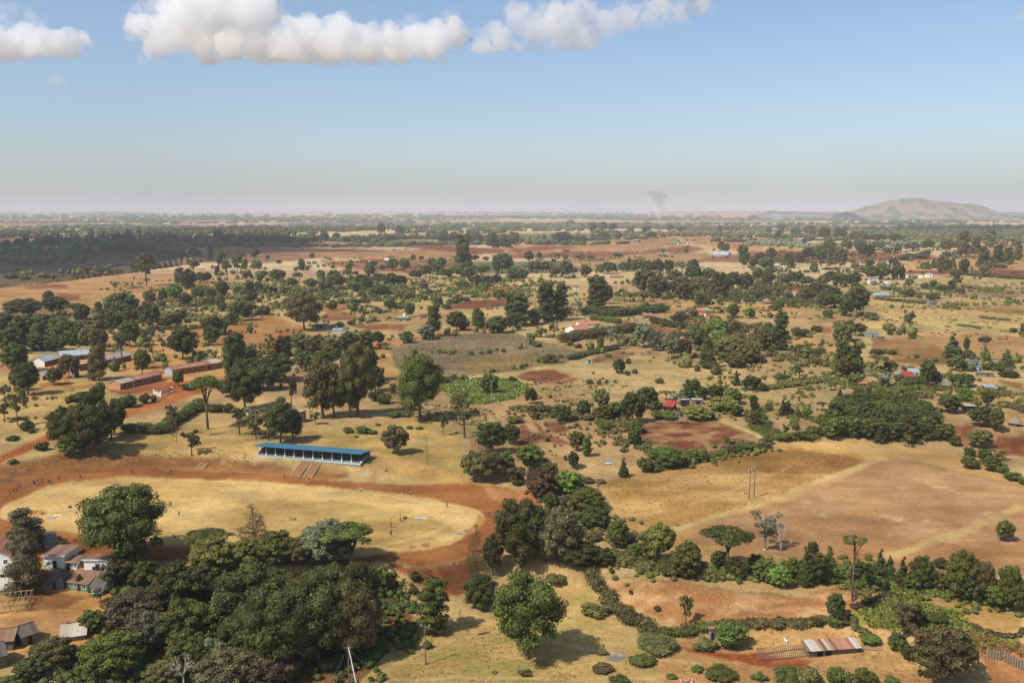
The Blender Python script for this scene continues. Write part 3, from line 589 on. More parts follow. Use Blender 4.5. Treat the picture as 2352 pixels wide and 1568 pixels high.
def cloud(pts, dist, label, name='cloud', m=None, voxel=16, disp=None, seed=1, dscale=1.0):
    rg = np.random.default_rng(seed); Cc = []; Rr = []
    for x, y, r in pts:
        p = at_sky(x, y, dist); s = r / FPX * dist
        Cc.append(p + np.array([0, rg.uniform(-.3, .3) * s, 0])); Rr.append([s, s * 1.15, s])
        for k in range(5):
            a = rg.uniform(0, 2 * math.pi); e = rg.uniform(-.15, 1.0)
            Cc.append(p + s * .72 * np.array([math.cos(a), math.sin(a) * .8, e * .85])); q = s * rg.uniform(.3, .52); Rr.append([q, q, q * .9])
    Cc = np.array(Cc); Rr = np.array(Rr)
    bz = np.percentile(Cc[:, 2] - Rr[:, 2] * .6, 12)
    o = puffy(name, Cc, Rr, voxel, disp or [(260, 230), (95, 130), (36, 60)], m or CLOUDM, floor=bz, label=label, cat='cloud', group='white clouds in the sky')
    if len(pts) > 6: puffy('veil', Cc, Rr * 1.12, voxel, [(300, 340), (110, 260), (40, 130)], VEILM, floor=bz - 12).parent = o
    return o
cloud([(330, 62, 34), (372, 90, 42), (420, 40, 62), (470, 90, 46), (500, 10, 75), (540, 100, 40), (580, 30, 60), (600, 100, 42), (660, 110, 46), (700, 88, 48), (640, 140, 22), (700, 148, 20), (760, 115, 44), (790, 85, 36), (840, 108, 42), (780, 150, 16), (850, 80, 22), (900, 110, 38), (960, 90, 34), (1000, 102, 32), (1045, 88, 26), (1000, 75, 20)], 6200, 'largest bright white cumulus cloud, a long bank with a tall heap at its left end', seed=3)
cloud([(-30, 95, 42), (20, 110, 34), (60, 95, 38), (110, 100, 40), (150, 105, 32), (172, 90, 16), (60, 130, 22), (110, 128, 20)], 5600, 'white cumulus cloud cut by the left picture edge, above the plain', seed=5)
cloud([(1110, 110, 20), (1150, 118, 20), (1185, 115, 18), (1150, 85, 18), (1190, 45, 26), (1230, 70, 34), (1280, 50, 36), (1330, 30, 34), (1340, 80, 24), (1290, 90, 22), (1390, 50, 26), (1440, 35, 26), (1420, 62, 16), (1490, 40, 20), (1520, 10, 26), (1560, 20, 20), (1605, 5, 18)], 6600, 'ragged greyish-white cloud trailing off to the right of the big cloud', m=vol_mat('cloud_ragged', 0.0055, (1, 1, 1), 0.3), seed=7)
cloud([(330, 138, 12), (360, 142, 14), (385, 147, 9)], 6000, 'thin faint wisp just below the big cumulus cloud', m=WISPM, seed=9)
cloud([(118, 196, 9), (135, 190, 9), (150, 192, 5)], 6000, 'tiny faint wisp low under the left cloud', m=WISPM, seed=10)
cloud([(2335, 35, 14), (2356, 28, 22)], 6000, 'small faint cloud cut by the upper right picture corner', m=vol_mat('cloud_small', 0.004, (1, 1, 1), 0.3), seed=11)
cloud([(8, 25, 14), (28, 18, 10), (70, 40, 7)], 6400, 'thin grey wisp at the upper left picture corner', m=WISPM, seed=12)
# clouds overhead whose shadows lie on the valley and on the far wood
def shade_cloud(px, alt, wx, wy, label, seed, n=26):
    g = W1(*px); k = (alt - 0) / SUN_DIR.z; c = np.array([g.x + SUN_DIR.x * k, g.y + SUN_DIR.y * k, alt]); rg = np.random.default_rng(seed)
    a = rg.uniform(0, 2 * math.pi, n); q = np.sqrt(rg.uniform(0, 1, n)); P = c + np.stack([np.cos(a) * q * wx * .8, np.sin(a) * q * wy * .8, rg.uniform(-10, 60, n)], 1)
    r = rg.uniform(.22, .36, n)[:, None] * np.array([[wx, wy, min(wx, wy) * .6]])
    return puffy('cloud', P, r, 30, [(300, 120), (100, 50)], vol_mat('cloud_thick', 0.02, (1, 1, 1), 0.3), label=label, cat='cloud', group='white clouds in the sky')
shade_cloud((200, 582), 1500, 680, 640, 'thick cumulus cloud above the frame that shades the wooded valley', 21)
shade_cloud((2290, 527), 1600, 700, 500, 'thick cumulus cloud above the frame that shades the far dark wood', 22)
def smoke(x, y0, y1, dist, w, dens, col, label, lean):
    n = 9; Cc = []; Rr = []
    for i in range(n):
        t = i / (n - 1); p = at_sky(x + lean * t ** 1.3, y0 + (y1 - y0) * t, dist); s = w * (.35 + .9 * t)
        Cc.append(p + np.array([math.sin(i * 2.1) * s * .5, 0, 0])); Rr.append([s, s, abs(y1 - y0) / FPX * dist / n * 1.1])
    return puffy('smoke', np.array(Cc), np.array(Rr), 10, [(60, 40), (20, 12)], vol_mat('smoke_' + str(x), dens, col, 0.2), label=label, kind='stuff')
smoke(1513, 506, 482, 9000, 34, .035, (.95, .97, 1), 'white smoke rising from a field fire on the plain', 2)
smoke(1518, 486, 444, 9000, 60, .0062, (.45, .43, .45), 'grey smoke plume above the field fire', -6)
smoke(1783, 508, 494, 9000, 90, .004, (.9, .93, 1), 'bluish smoke drifting low before the rocky hill', 8)

# ------------------------------------------------------------------ trees
def icoball(rg, n):
    v = rg.normal(size=(n, 3)); return v / np.linalg.norm(v, axis=1)[:, None]
def shape_blobs(t, rg):
    """blobs of a crown in unit space: height 1, spread 1"""
    B = []
    def shell(c, R, n, r0, r1, zmin=-1.0, flatz=.85):
        i = np.arange(n) + .5; z = 1 - 2 * i / n; th = math.pi * (1 + 5 ** .5) * i + rg.uniform(0, 6)
        for a, b in zip(z, th):
            if a < zmin: continue
            q = math.sqrt(max(0, 1 - a * a)); r = rg.uniform(r0, r1); k = rg.uniform(.78, 1.08)
            B.append((c[0] + R[0] * q * math.cos(b) * k, c[1] + R[1] * q * math.sin(b) * k, c[2] + R[2] * a * k, r, r, r * flatz * R[2] / R[0] * .9))
        B.append((*c, R[0] * .75, R[1] * .75, R[2] * .75))
    if t == 'r': shell((0, 0, .55), (.38, .38, .36), 24, .11, .19, -.8)
    elif t == 'd': shell((0, 0, .48), (.39, .39, .40), 34, .09, .17, -.95)
    elif t == 'o':
        for k in range(5): shell((rg.uniform(-.06, .06), rg.uniform(-.06, .06), .16 + .165 * k), (.36 - .05 * abs(k - 1.6), .36 - .05 * abs(k - 1.6), .12), 8, .12, .19)
    elif t == 't': shell((0, 0, .73), (.34, .34, .2), 15, .11, .19, -.9); B.append((.14, .05, .45, .12, .12, .07)); B.append((-.05, -.1, .38, .1, .1, .06))
    elif t == 'u':
        for k in range(34):
            a = rg.uniform(0, 6.28); q = math.sqrt(rg.uniform(0, 1)) * .43; r = rg.uniform(.08, .15)
            B.append((q * math.cos(a), q * math.sin(a), .90 - q * q * .55 + rg.uniform(-.03, .02), r, r, r * .42))
    elif t == 'f':
        for k in range(20):
            a = rg.uniform(0, 6.28); q = math.sqrt(rg.uniform(.02, 1)) * .46; B.append((q * math.cos(a), q * math.sin(a), .95 - q * .14, .10, .10, .018))
        for k in range(5): B.append((rg.uniform(-.2, .2), rg.uniform(-.2, .2), rg.uniform(.1, .5), .1, .1, .035))
    elif t in 'cp':
        for k in range(11):
            z = .10 + .078 * k; R = (.46 * (1 - z) ** .8)
            for j in range(max(2, 6 - k // 2)):
                a = rg.uniform(0, 6.28); B.append((R * .6 * math.cos(a), R * .6 * math.sin(a), z + rg.uniform(-.02, .02), R * .55 + .03, R * .55 + .03, .055))
        B.append((0, 0, .45, .14, .14, .36))
    elif t == 's':
        for k in range(15):
            a = rg.uniform(0, 6.28); z = rg.uniform(.35, .95); q = rg.uniform(.08, .40) * (1.15 - abs(z - .65)); r = rg.uniform(.08, .15)
            B.append((q * math.cos(a), q * math.sin(a), z, r, r, r * .6))
    elif t == 'e':
        for k in range(13):
            z = .14 + .066 * k; a = k * 2.4 + rg.uniform(-.5, .5); q = .24 * (1.2 - .5 * z); r = rg.uniform(.18, .28) * (1.15 - .35 * z)
            B.append((q * math.cos(a), q * math.sin(a), z, r, r, r * .5))
        B.append((0, 0, .5, .16, .16, .36))
    elif t == 'b':
        for k in range(20):
            a = rg.uniform(0, 6.28); q = math.sqrt(rg.uniform(0, 1)) * .38; r = rg.uniform(.09, .18)
            B.append((q * math.cos(a), q * math.sin(a), .6 * (1 - q * q * 2.6) + rg.uniform(-.12, .18), r, r, r * 1.4))
        B.append((0, 0, .26, .30, .30, .34))
    return np.array(B)
SPARSE = {'p': .9, 's': .55, 'f': .5, 'u': .9}
def leaf_cloud(B, n, size, rg, dens=1.0, core=True, jit=.75, ncore=None):
    area = (B[:, 3] * B[:, 4] + B[:, 3] * B[:, 5] * 2); pr = area / area.sum(); n = int(n * dens)
    k = rg.choice(len(B), n, p=pr); d = icoball(rg, n); d[:, 2] = np.where(d[:, 2] < -.3, d[:, 2] * rg.choice([1, -1], n), d[:, 2])
    rad = rg.uniform(.74, 1.0, n) + np.abs(rg.normal(0, .13, n))
    P = B[k, :3] + d * B[k, 3:6] * rad[:, None]
    keep = np.ones(n, bool)
    for j in range(len(B)):
        e = np.sqrt((((P - B[j, :3]) / B[j, 3:6]) ** 2).sum(1)); keep &= ~((e < .62) & (k != j))
    P, d, k = P[keep], d[keep], k[keep]; n = len(P)
    P[:, 2] = np.maximum(P[:, 2], .01)
    nm = d + icoball(rg, n) * jit; nm /= np.linalg.norm(nm, axis=1)[:, None]
    u = np.cross(nm, icoball(rg, n)); u /= np.linalg.norm(u, axis=1)[:, None] + 1e-9; v = np.cross(nm, u)
    s = size * rg.uniform(.55, 1.35, n)[:, None]; w = s * rg.uniform(.55, 1.0, n)[:, None]
    V = np.stack([P - u * s - v * w * .4, P + u * s * .2 - v * w, P + u * s + v * w * .4, P - u * s * .2 + v * w], 1).reshape(-1, 3)
    F = np.arange(4 * n).reshape(-1, 4)
    bt = rg.uniform(.05, .8, len(B)); tint = np.repeat(np.clip(bt[k] + rg.uniform(-.4, .4, n), 0, 1), 4)
    if core:
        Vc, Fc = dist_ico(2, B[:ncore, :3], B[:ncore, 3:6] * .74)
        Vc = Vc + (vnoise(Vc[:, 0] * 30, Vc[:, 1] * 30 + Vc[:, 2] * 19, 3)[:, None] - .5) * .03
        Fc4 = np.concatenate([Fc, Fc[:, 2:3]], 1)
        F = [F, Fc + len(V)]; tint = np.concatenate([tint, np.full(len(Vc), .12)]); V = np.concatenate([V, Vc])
    return V, F, tint
def mixed_mesh(name, V, Fs, tint):
    if not isinstance(Fs, list): return np_mesh(name, V, Fs, tint)
    q, t = Fs; me = bpy.data.meshes.new(name); me.vertices.add(len(V)); me.vertices.foreach_set('co', np.asarray(V, np.float32).ravel())
    L = np.concatenate([q.ravel(), t.ravel()]).astype(np.int32); me.loops.add(len(L)); me.loops.foreach_set('vertex_index', L)
    st = np.concatenate([np.arange(len(q)) * 4, q.size + np.arange(len(t)) * 3]).astype(np.int32); tot = np.concatenate([np.full(len(q), 4), np.full(len(t), 3)]).astype(np.int32)
    me.polygons.add(len(st)); me.polygons.foreach_set('loop_start', st); me.polygons.foreach_set('loop_total', tot); me.update(calc_edges=True)
    a = me.attributes.new('tint', 'FLOAT', 'POINT'); a.data.foreach_set('value', np.asarray(tint, np.float32)); return me
LODS = {0: (13000, .0135), 1: (6500, .020), 2: (2100, .038), 3: (620, .07), 4: (230, .11)}
CROWN = {}
def crown_mesh(t, lod, var, col):
    key = (t, lod, var, col)
    if key in CROWN: return CROWN[key]
    base = (t, lod, var)
    if base not in CROWN:
        rg = np.random.default_rng(abs(hash((ord(t), lod * 0, var))) % 9999); B = shape_blobs(t, rg)
        n, s = LODS[lod]; n0 = len(B); s = s * (.6 if t == 'p' else 1)
        if lod < 3 and t not in 'cpf':
            m = {0: 90, 1: 45, 2: 18}[lod]; k = rg.integers(0, len(B), m); d = icoball(rg, m); d[:, 2] = np.abs(d[:, 2]) * .9 - .1; q = rg.uniform(.035, .075, m)
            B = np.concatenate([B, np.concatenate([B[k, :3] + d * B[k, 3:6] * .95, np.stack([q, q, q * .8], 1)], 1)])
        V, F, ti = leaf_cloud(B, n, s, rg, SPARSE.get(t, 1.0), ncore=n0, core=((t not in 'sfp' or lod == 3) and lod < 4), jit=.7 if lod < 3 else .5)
        me = mixed_mesh('crown', V, F, ti); me.materials.append(leaf_mat('g')); CROWN[base] = (me, B)
    return CROWN[base][0]
TRUNK = {}
def own_mat(o, m):
    o.material_slots[0].link = 'OBJECT'; o.material_slots[0].material = m
def branches(mb, rg, p, d, L, r, lev, out):
    q = p + d * L; mb.tube(p, q, r, r * .62, 5 if lev else 7); out.append(q)
    if lev == 0: return
    for k in range(rg.integers(2, 4)):
        e = Vector(icoball(rg, 1)[0]); nd = (d * .85 + e * .62 + Vector((0, 0, .22))).normalized(); branches(mb, rg, q, nd, L * rg.uniform(.55, .85), r * .6, lev - 1, out)
def trunk_mesh(t, var, pale=False):
    key = (t, var, pale)
    if key in TRUNK: return TRUNK[key]
    rg = np.random.default_rng(var * 7 + ord(t)); mb = MB()
    if t == 'x':
        out = []; mb.tube((0, 0, -.03), (0, 0, .38), .034, .022, 8)
        for k in range(4):
            e = Vector(icoball(rg, 1)[0]); branches(mb, rg, Vector((0, 0, .3 + .03 * k)), (Vector((e.x * .5, e.y * .5, .75))).normalized(), .20, .018, 3, out)
        for i, v in enumerate(mb.v): mb.v[i] = (v[0], v[1], min(v[2], 1.02))
    else:
        zb = {'t': .55, 'u': .5, 'f': .9, 's': .5, 'c': .75, 'p': .75, 'o': .4, 'e': .4}.get(t, .35); r0 = {'t': .035, 'f': .045, 'u': .04, 'c': .02, 'p': .02}.get(t, .038)
        lean = .04 if t not in 'cfp' else 0
        mb.tube((0, 0, -.04), (0, 0, .04), r0 * 1.5, r0, 8); mb.tube((0, 0, .04), (lean, 0, zb), r0, r0 * .7, 8)
        if t in 'cp': mb.tube((0, 0, zb), (0, 0, .98), r0 * .7, .004, 6)
        elif t == 'f':
            for k in range(7):
                a = k * .9 + .3; z = .55 + .055 * k; mb.tube((0, 0, z), (.32 * math.cos(a), .32 * math.sin(a), .9), .012, .006, 5)
            for k in range(9):
                a = k * 2.1; mb.tube((0, 0, .12 + .07 * k), (.15 * math.cos(a), .15 * math.sin(a), .15 + .075 * k), .008, .003, 4)
        else:
            for k in range(7 if t in 'us' else 5):
                a = k * 2.4 + rg.uniform(-.4, .4); q = rg.uniform(.2, .34); zt = {'u': .84, 't': .8, 's': .8}.get(t, .68) + rg.uniform(-.06, .06)
                m_ = Vector((lean + q * .45 * math.cos(a), q * .45 * math.sin(a), zb + (zt - zb) * .55)); e = Vector((q * math.cos(a), q * math.sin(a), zt))
                z0 = zb * rg.uniform(.8, 1.0) + (.0 if t != 's' else -.1); mb.tube((lean * z0 / zb, 0, z0), m_, r0 * .55, r0 * .35, 5); mb.tube(m_, e, r0 * .35, r0 * .12, 4)
                if t in 'us': mb.tube(m_, e + Vector((.1 * math.sin(a), -.1 * math.cos(a), .02)), r0 * .28, r0 * .1, 4)
    me = smooth(mb.mesh('trunk')); me.materials.append(M_PALEBARK if pale else M_BARK); TRUNK[key] = me; return me
KIND = {'r': 'broadleaf_tree', 'd': 'bushy_tree', 'o': 'tall_slender_tree', 't': 'tall_trunk_tree', 'u': 'acacia_tree', 'f': 'cedar_tree', 'c': 'conifer_tree', 'p': 'pine_tree', 's': 'open_crowned_tree', 'e': 'eucalyptus_tree', 'b': 'shrub', 'x': 'dead_tree'}
KWORD = {'r': 'round-crowned', 'd': 'dense dome-shaped', 'o': 'tall narrow', 't': 'long-trunked', 'u': 'flat-topped', 'f': 'layered gaunt', 'c': 'conical', 'p': 'see-through conical', 's': 'sparse open-crowned', 'e': 'ragged upright', 'b': 'rounded', 'x': 'bare dead'}
CWORD = {'k': 'dark green', 'm': 'dull green', 'g': 'mid-green', 'l': 'bright green', 'o': 'olive', 'w': 'brownish', 'y': 'grey-green', 'v': 'yellow-green', 'r': 'reddish-brown', 'q': 'pale lime'}
TREES = []   # (root object, px x, px y base, h px, type, colour)
_tv = [0]
def tree(x, y, h, w, t, c, label=None, name=None):
    """x, y: foot of the tree as seen; h, w: height and spread as seen"""
    if c == 'k' and y < 860 and random.random() < .6: c = 'm'
    p = W1(x, y); _tv[0] += 1; var = _tv[0] * 7 % (3 if t in 'rdbo' else 2)
    sc_ = FPX / depth(p); var = var % 2 if max(h, w) > 150 else var; hd = math.hypot(p.x, p.y); dl = math.atan2(CAM_Z - p.z, hd)
    wm = w / sc_
    if t in 'db':
        sh = wm * .36; q = Vector((p.x, p.y, 0)).normalized() * sh; p = Vector((p.x + q.x, p.y + q.y, 0)); p.z = gz(p.x, p.y)
        sd = math.sin(dl); a_ = h / sc_ - .36 * wm * sd; hm = math.sqrt(max(a_ * a_ - (.42 * wm * sd) ** 2, 0)) / math.cos(dl); hm = max(hm, wm * (.32 if t == 'b' else .5), .5)
    else:
        hm = h / sc_ / math.cos(dl)
        for _ in range(4):
            cc = .55 if t not in 'tu' else .8; top = cc * hm * math.cos(dl) + math.sqrt(((1 - cc) * hm * math.cos(dl)) ** 2 + (.42 * wm * math.sin(dl)) ** 2); hm *= h / sc_ / top
        hm = max(hm, wm * .5)
    lod = 0 if max(h, w) > 150 else 1 if max(h, w) > 72 else 2 if max(h, w) > 30 else 3 if max(h, w) > 15 else 4
    rz = random.uniform(0, 6.28); sy = random.uniform(.88, 1.12); wm *= 1.1 if t in 'rdoe' else 1.05
    nm = name or ('small_tree' if t == 'r' and h < 24 else KIND[t]); px = (x, y, h, t, c, label)
    if t == 'x':
        o = bpy.data.objects.new(nm, trunk_mesh('x', var, True)); COL.objects.link(o); o.location = p; o.scale = (wm, wm, hm); o.rotation_euler = (0, 0, rz); TREES.append((o, *px)); return o
    cm = crown_mesh(t, lod, var, c)
    if lod >= 3 or t == 'b':
        o = bpy.data.objects.new(nm, cm); COL.objects.link(o); own_mat(o, leaf_mat(c)); o.location = (p.x, p.y, p.z - .04 * hm); o.scale = (wm, wm * sy, hm); o.rotation_euler = (0, 0, rz); TREES.append((o, *px))
        if t != 'b' and lod == 3:
            # a short trunk keeps the small tree standing on the ground
            k = bpy.data.objects.new('trunk', trunk_mesh(t, var)); COL.objects.link(k); k.parent = o
        return o
    o = bpy.data.objects.new(nm, None); COL.objects.link(o); o.location = p; o.rotation_euler = (0, 0, rz); o.empty_display_size = 1
    a = bpy.data.objects.new('crown', cm); b = bpy.data.objects.new('trunk', trunk_mesh(t, var, c == 'y'))
    for q in (a, b): COL.objects.link(q); q.parent = o
    own_mat(a, leaf_mat(c))
    a.scale = (wm, wm * sy, hm); tw = min(wm, hm * .62); b.scale = (max(tw, wm * .9) if t in 'usf' else tw, max(tw, wm * .9) if t in 'usf' else tw, hm)
    TREES.append((o, *px)); return o
def trees(crop, txt):
    ox, oy, s = CROP[crop]
    for e in txt.replace('\n', ';').split(';'):
        e = e.split()
        if len(e) < 6: continue
        u, v, h, w = map(float, e[:4]); tree(ox + u * s, oy + v * s, h * s, w * s, e[4], e[5])
trees('R1', '''1315 795 300 175 t o;1030 815 50 48 b g;765 690 68 115 b g;905 675 50 90 b k;970 675 40 60 b k;850 660 40 50 b o;1180 640 60 50 b o;1222 655 52 70 b g
1690 830 190 120 r k;1610 780 140 90 e o;1800 770 100 110 r k;1860 765 95 80 r k;1740 650 90 90 r o;1890 560 130 60 o k;1975 590 120 90 r k;1985 640 140 80 r k;2030 755 200 80 t y
1950 705 95 60 o k;2130 690 165 110 t g;2195 650 100 60 o g;2290 545 90 70 r k;2165 560 60 40 r k;2210 735 80 80 r o;2310 650 80 80 r g;2330 760 100 80 r o
445 1000 165 110 r k;210 1080 170 310 r k;505 1060 165 220 r k;680 1100 150 190 u k;750 1110 150 110 r k;885 1035 100 76 o g;1100 1100 255 280 r k;1340 960 120 110 r o;1440 940 110 70 c g
1490 920 110 110 r g;1570 925 150 125 r l;1660 990 130 110 r k;1340 1180 250 180 r k;1190 1130 160 160 r k;1455 990 90 80 b g;1780 920 120 130 r g;1890 930 120 100 r g;1995 900 150 120 r k
1975 1000 120 90 r o;2255 950 110 110 r k;2240 870 120 80 r g;2150 860 60 130 b g;2320 860 110 80 r g;1560 1165 110 130 r k;1620 1100 100 110 r k;1480 1180 100 140 r k;2170 1110 170 190 r k
2100 1150 200 110 o g;2230 1060 120 130 r g;1910 1240 170 180 r k;1900 1330 180 130 r k;2000 1220 120 100 r g;1640 1460 280 240 r k;1730 1480 250 150 s k;1165 1345 250 170 r g;1100 1500 285 190 u k
1310 1300 140 110 s o;1340 1390 100 100 s o;1275 1540 170 130 r g;885 1390 220 160 r o;90 1290 250 250 d k;250 1300 270 270 d k;420 1320 280 250 d k;560 1330 270 240 d g;660 1340 180 160 d g;770 1340 170 150 d o
90 1400 250 240 d k;330 1390 180 220 d k;500 1390 160 200 d k;960 1180 180 130 r k;1020 1220 200 150 r k;20 1200 170 110 d k;2140 1460 230 120 e k;2225 1500 150 160 r k;680 1230 120 150 r o
60 470 60 120 d k;180 460 90 100 d k;420 460 110 160 d k;620 450 90 140 d k;820 455 90 140 d k;1060 430 110 90 d k;1160 500 170 120 r k;1250 520 130 120 r k;1080 520 120 130 d k;960 500 90 150 d k
1370 520 100 90 r k;1480 420 90 110 d k;1560 410 70 120 d k;1680 410 60 100 d k;1800 410 60 110 d k;1960 410 120 90 r k;2060 410 90 110 d k;2200 410 70 120 d k;2320 410 60 100 d k;750 520 60 140 d k;330 510 50 110 d k
680 540 60 60 r k;100 740 70 120 b k;230 745 30 110 b k;60 590 40 100 b k;500 530 50 80 b k;1450 560 110 100 r k;1540 545 100 90 r k;1640 540 80 80 r k;1730 550 90 110 r k;1780 540 70 60 r k''')
trees('R5', '''145 395 262 215 r g;255 600 310 190 r k;160 565 200 130 r o;625 450 212 180 r o;490 510 165 135 r g;890 470 322 185 e o;45 850 215 140 s o;160 880 365 150 s g;40 640 140 120 s o;245 930 115 115 b k
120 1020 60 130 b k;390 1105 98 140 b k;110 1228 55 92 b g;285 945 50 80 b g;600 1090 400 300 r k;730 1110 420 300 r k;860 1130 470 330 r k;790 1050 490 330 u k;900 1010 500 150 e g;640 1140 190 240 r g
1030 960 290 200 r k;975 1050 340 110 x y;1000 1000 260 220 s g;1150 720 135 210 b k;1295 682 112 100 b k;1380 667 80 62 b k;1030 710 90 80 b k;1275 420 225 132 r g;1600 520 142 100 r g;1670 565 72 125 b k
1865 912 495 290 u g;1550 972 290 130 s w;1720 1145 235 190 s k;2200 740 420 330 r k;2100 460 400 200 e k;2250 560 300 220 r k;2310 960 280 260 s y;2150 960 250 190 s o;2040 620 160 150 r k''')
trees('R6', '''130 265 215 105 s o;280 250 190 180 r k;400 240 195 200 r o;560 250 185 200 r k;700 260 180 200 r o;850 215 185 200 r k;1000 190 172 180 r o;1110 155 132 120 r k;620 385 190 220 r g;470 385 180 180 r k
730 272 98 100 r g;200 480 260 300 r k;90 560 225 250 r k;335 722 335 140 s k;245 560 70 40 b g;620 810 540 330 r o;720 800 420 260 r k;930 800 680 330 r o;860 805 480 260 r k;1090 570 240 170 r k;1010 480 330 190 r k;555 868 135 110 s g
1490 832 600 390 r g;1240 595 115 92 b o;1250 812 82 130 b g;1350 805 70 120 b o;1180 690 115 150 b g;1100 665 125 150 b k;1440 292 108 80 r k;1720 520 98 112 b k;1790 490 82 90 b k;1880 480 72 92 b g
1660 225 40 52 b g;1750 236 40 60 b g;1806 226 32 42 b g;1945 250 50 56 b g;2045 242 42 34 b g;2112 236 50 60 b g;2180 216 42 42 b g;2240 226 46 46 b g;2142 402 40 50 b g;1356 275 32 34 b g;2110 605 195 160 r g;2310 500 75 82 b k
1890 988 430 270 s o;1700 962 212 92 s k;2130 1130 300 262 r k;2290 1040 182 105 r k;1265 1132 255 215 r o;2080 1370 290 280 r o;1975 1378 275 190 r o;2250 1330 222 180 r g;2340 1405 135 105 r k
130 1010 300 260 s o;240 1035 395 260 r k;345 1012 300 190 r k;375 992 205 130 x w;20 1000 230 160 s o;850 945 60 125 b g;960 958 85 135 b g;1060 958 55 105 b g;1110 882 32 62 b g;1400 912 36 72 b g;1480 912 32 80 b g;920 988 24 52 b g''')
trees('R7', '''200 1242 195 225 r g;45 1052 182 122 r k;80 1400 155 180 u o;280 1500 245 225 r r;370 1362 155 165 r g;545 1482 205 275 r l;700 1600 175 255 r g;205 682 142 112 r k;210 762 82 84 b k;45 506 78 92 b k;325 772 112 180 b w
475 842 162 180 r g;255 832 92 112 b o;60 862 92 160 b g;680 802 162 122 r k;835 732 185 142 r o;720 832 72 122 b w;860 832 152 152 r g;960 802 142 162 r g;1120 852 272 222 r k;1250 722 202 202 r k;1330 762 112 112 r k
1400 832 102 222 b g;1520 862 132 92 s w;1130 942 122 152 r g;860 922 112 152 b g;1510 682 122 142 s y;1600 642 192 180 c k;1665 602 142 122 r k;1740 642 122 112 r k;1420 652 92 122 u w;1860 642 132 162 r k;1930 762 152 252 d v
2055 792 102 112 r k;2020 682 132 162 r g;1700 842 152 262 d v;2050 522 152 72 c k;2180 562 132 152 r k;2240 542 92 62 o k;2280 572 82 82 r g;1900 502 72 52 c o;2210 762 162 92 o k;2220 902 172 92 r k;2340 902 52 52 b k
1000 412 142 112 r k;1070 432 56 56 b k;730 502 46 80 b o;815 516 52 52 b k;880 504 32 46 b o;1360 502 62 72 b g;375 322 102 162 b o;475 272 42 42 b g;625 182 52 82 b o;260 172 56 102 b o;125 192 36 36 b k;50 372 52 46 b g;125 376 62 46 b g;165 352 42 42 b k
830 212 142 80 o g;620 1102 182 132 r o;705 1152 182 102 o g;585 1262 152 92 r k;515 1192 52 52 b g;1040 1337 182 96 c k;1135 1082 172 112 r k;1220 1082 62 102 b g;1230 1292 132 152 r g;1430 1272 222 332 d g;1650 1212 122 172 d g;1750 1202 112 152 b o
1880 1172 102 132 b o;1330 1302 82 152 b g;2010 1132 82 182 b o;2150 1112 92 202 b o;2290 1092 82 132 b o;1950 1042 82 62 s g;720 1402 72 132 b w;830 1402 52 102 b o;590 1062 60 60 b g;380 632 40 44 b g;340 880 36 40 b g;700 1050 30 40 b g''')
trees('R8', '''190 782 152 92 c k;240 772 132 82 c k;320 802 112 82 c g;400 802 92 92 r g;60 742 72 92 b g;545 742 82 92 u k;60 902 56 56 b k;300 922 92 92 b g;210 962 112 72 s o;180 1022 72 202 b g;350 1022 92 182 b g;480 992 112 172 b g
530 872 112 102 b g;30 1062 92 122 b o;505 262 82 92 r g;520 332 62 202 b o;340 472 192 192 s g;180 492 102 152 b g;720 182 232 162 r o;730 322 202 172 e k;760 442 202 202 r g;830 332 182 122 e k;850 422 152 122 r g
1030 392 152 162 u k;1150 382 92 122 r k;940 542 235 90 x y;1080 542 152 202 s y;830 522 102 152 r g;1050 642 112 132 b l;880 592 62 202 b o;1480 522 232 152 r k;1560 522 142 92 r k;1310 412 72 92 b k;1220 482 82 92 b k;1350 542 82 302 b g
1710 272 235 162 c k;1830 312 235 62 t k;1990 302 232 120 u w;2190 362 182 142 c k;1740 382 122 162 r k;1870 392 82 102 b k;1800 522 112 202 r k;1690 522 82 102 b g;2080 392 72 252 b g;2200 452 82 202 b k;1380 272 42 52 b g
1170 242 52 92 b k;1020 242 62 132 b o;1690 762 162 212 r k;1820 662 132 122 r l;1570 802 102 102 s k;2020 702 132 92 r k;1990 882 182 252 r k;2100 932 222 112 r g;1960 1072 162 202 r o;1640 1002 152 162 r g;1720 1062 102 122 b g
1290 1067 122 92 s o;1400 1052 62 82 b o;1850 1162 102 122 b k;1870 1272 142 182 b g;2000 1202 122 132 r k;2060 1282 132 152 r k;2150 1312 122 122 b g;2250 1382 102 182 b g;2340 1410 80 120 b g;2120 1182 92 152 s g
700 612 84 52 c k;620 562 62 82 u o;1100 230 50 50 b k;1460 1020 60 120 b g;1540 1000 90 110 r k''')
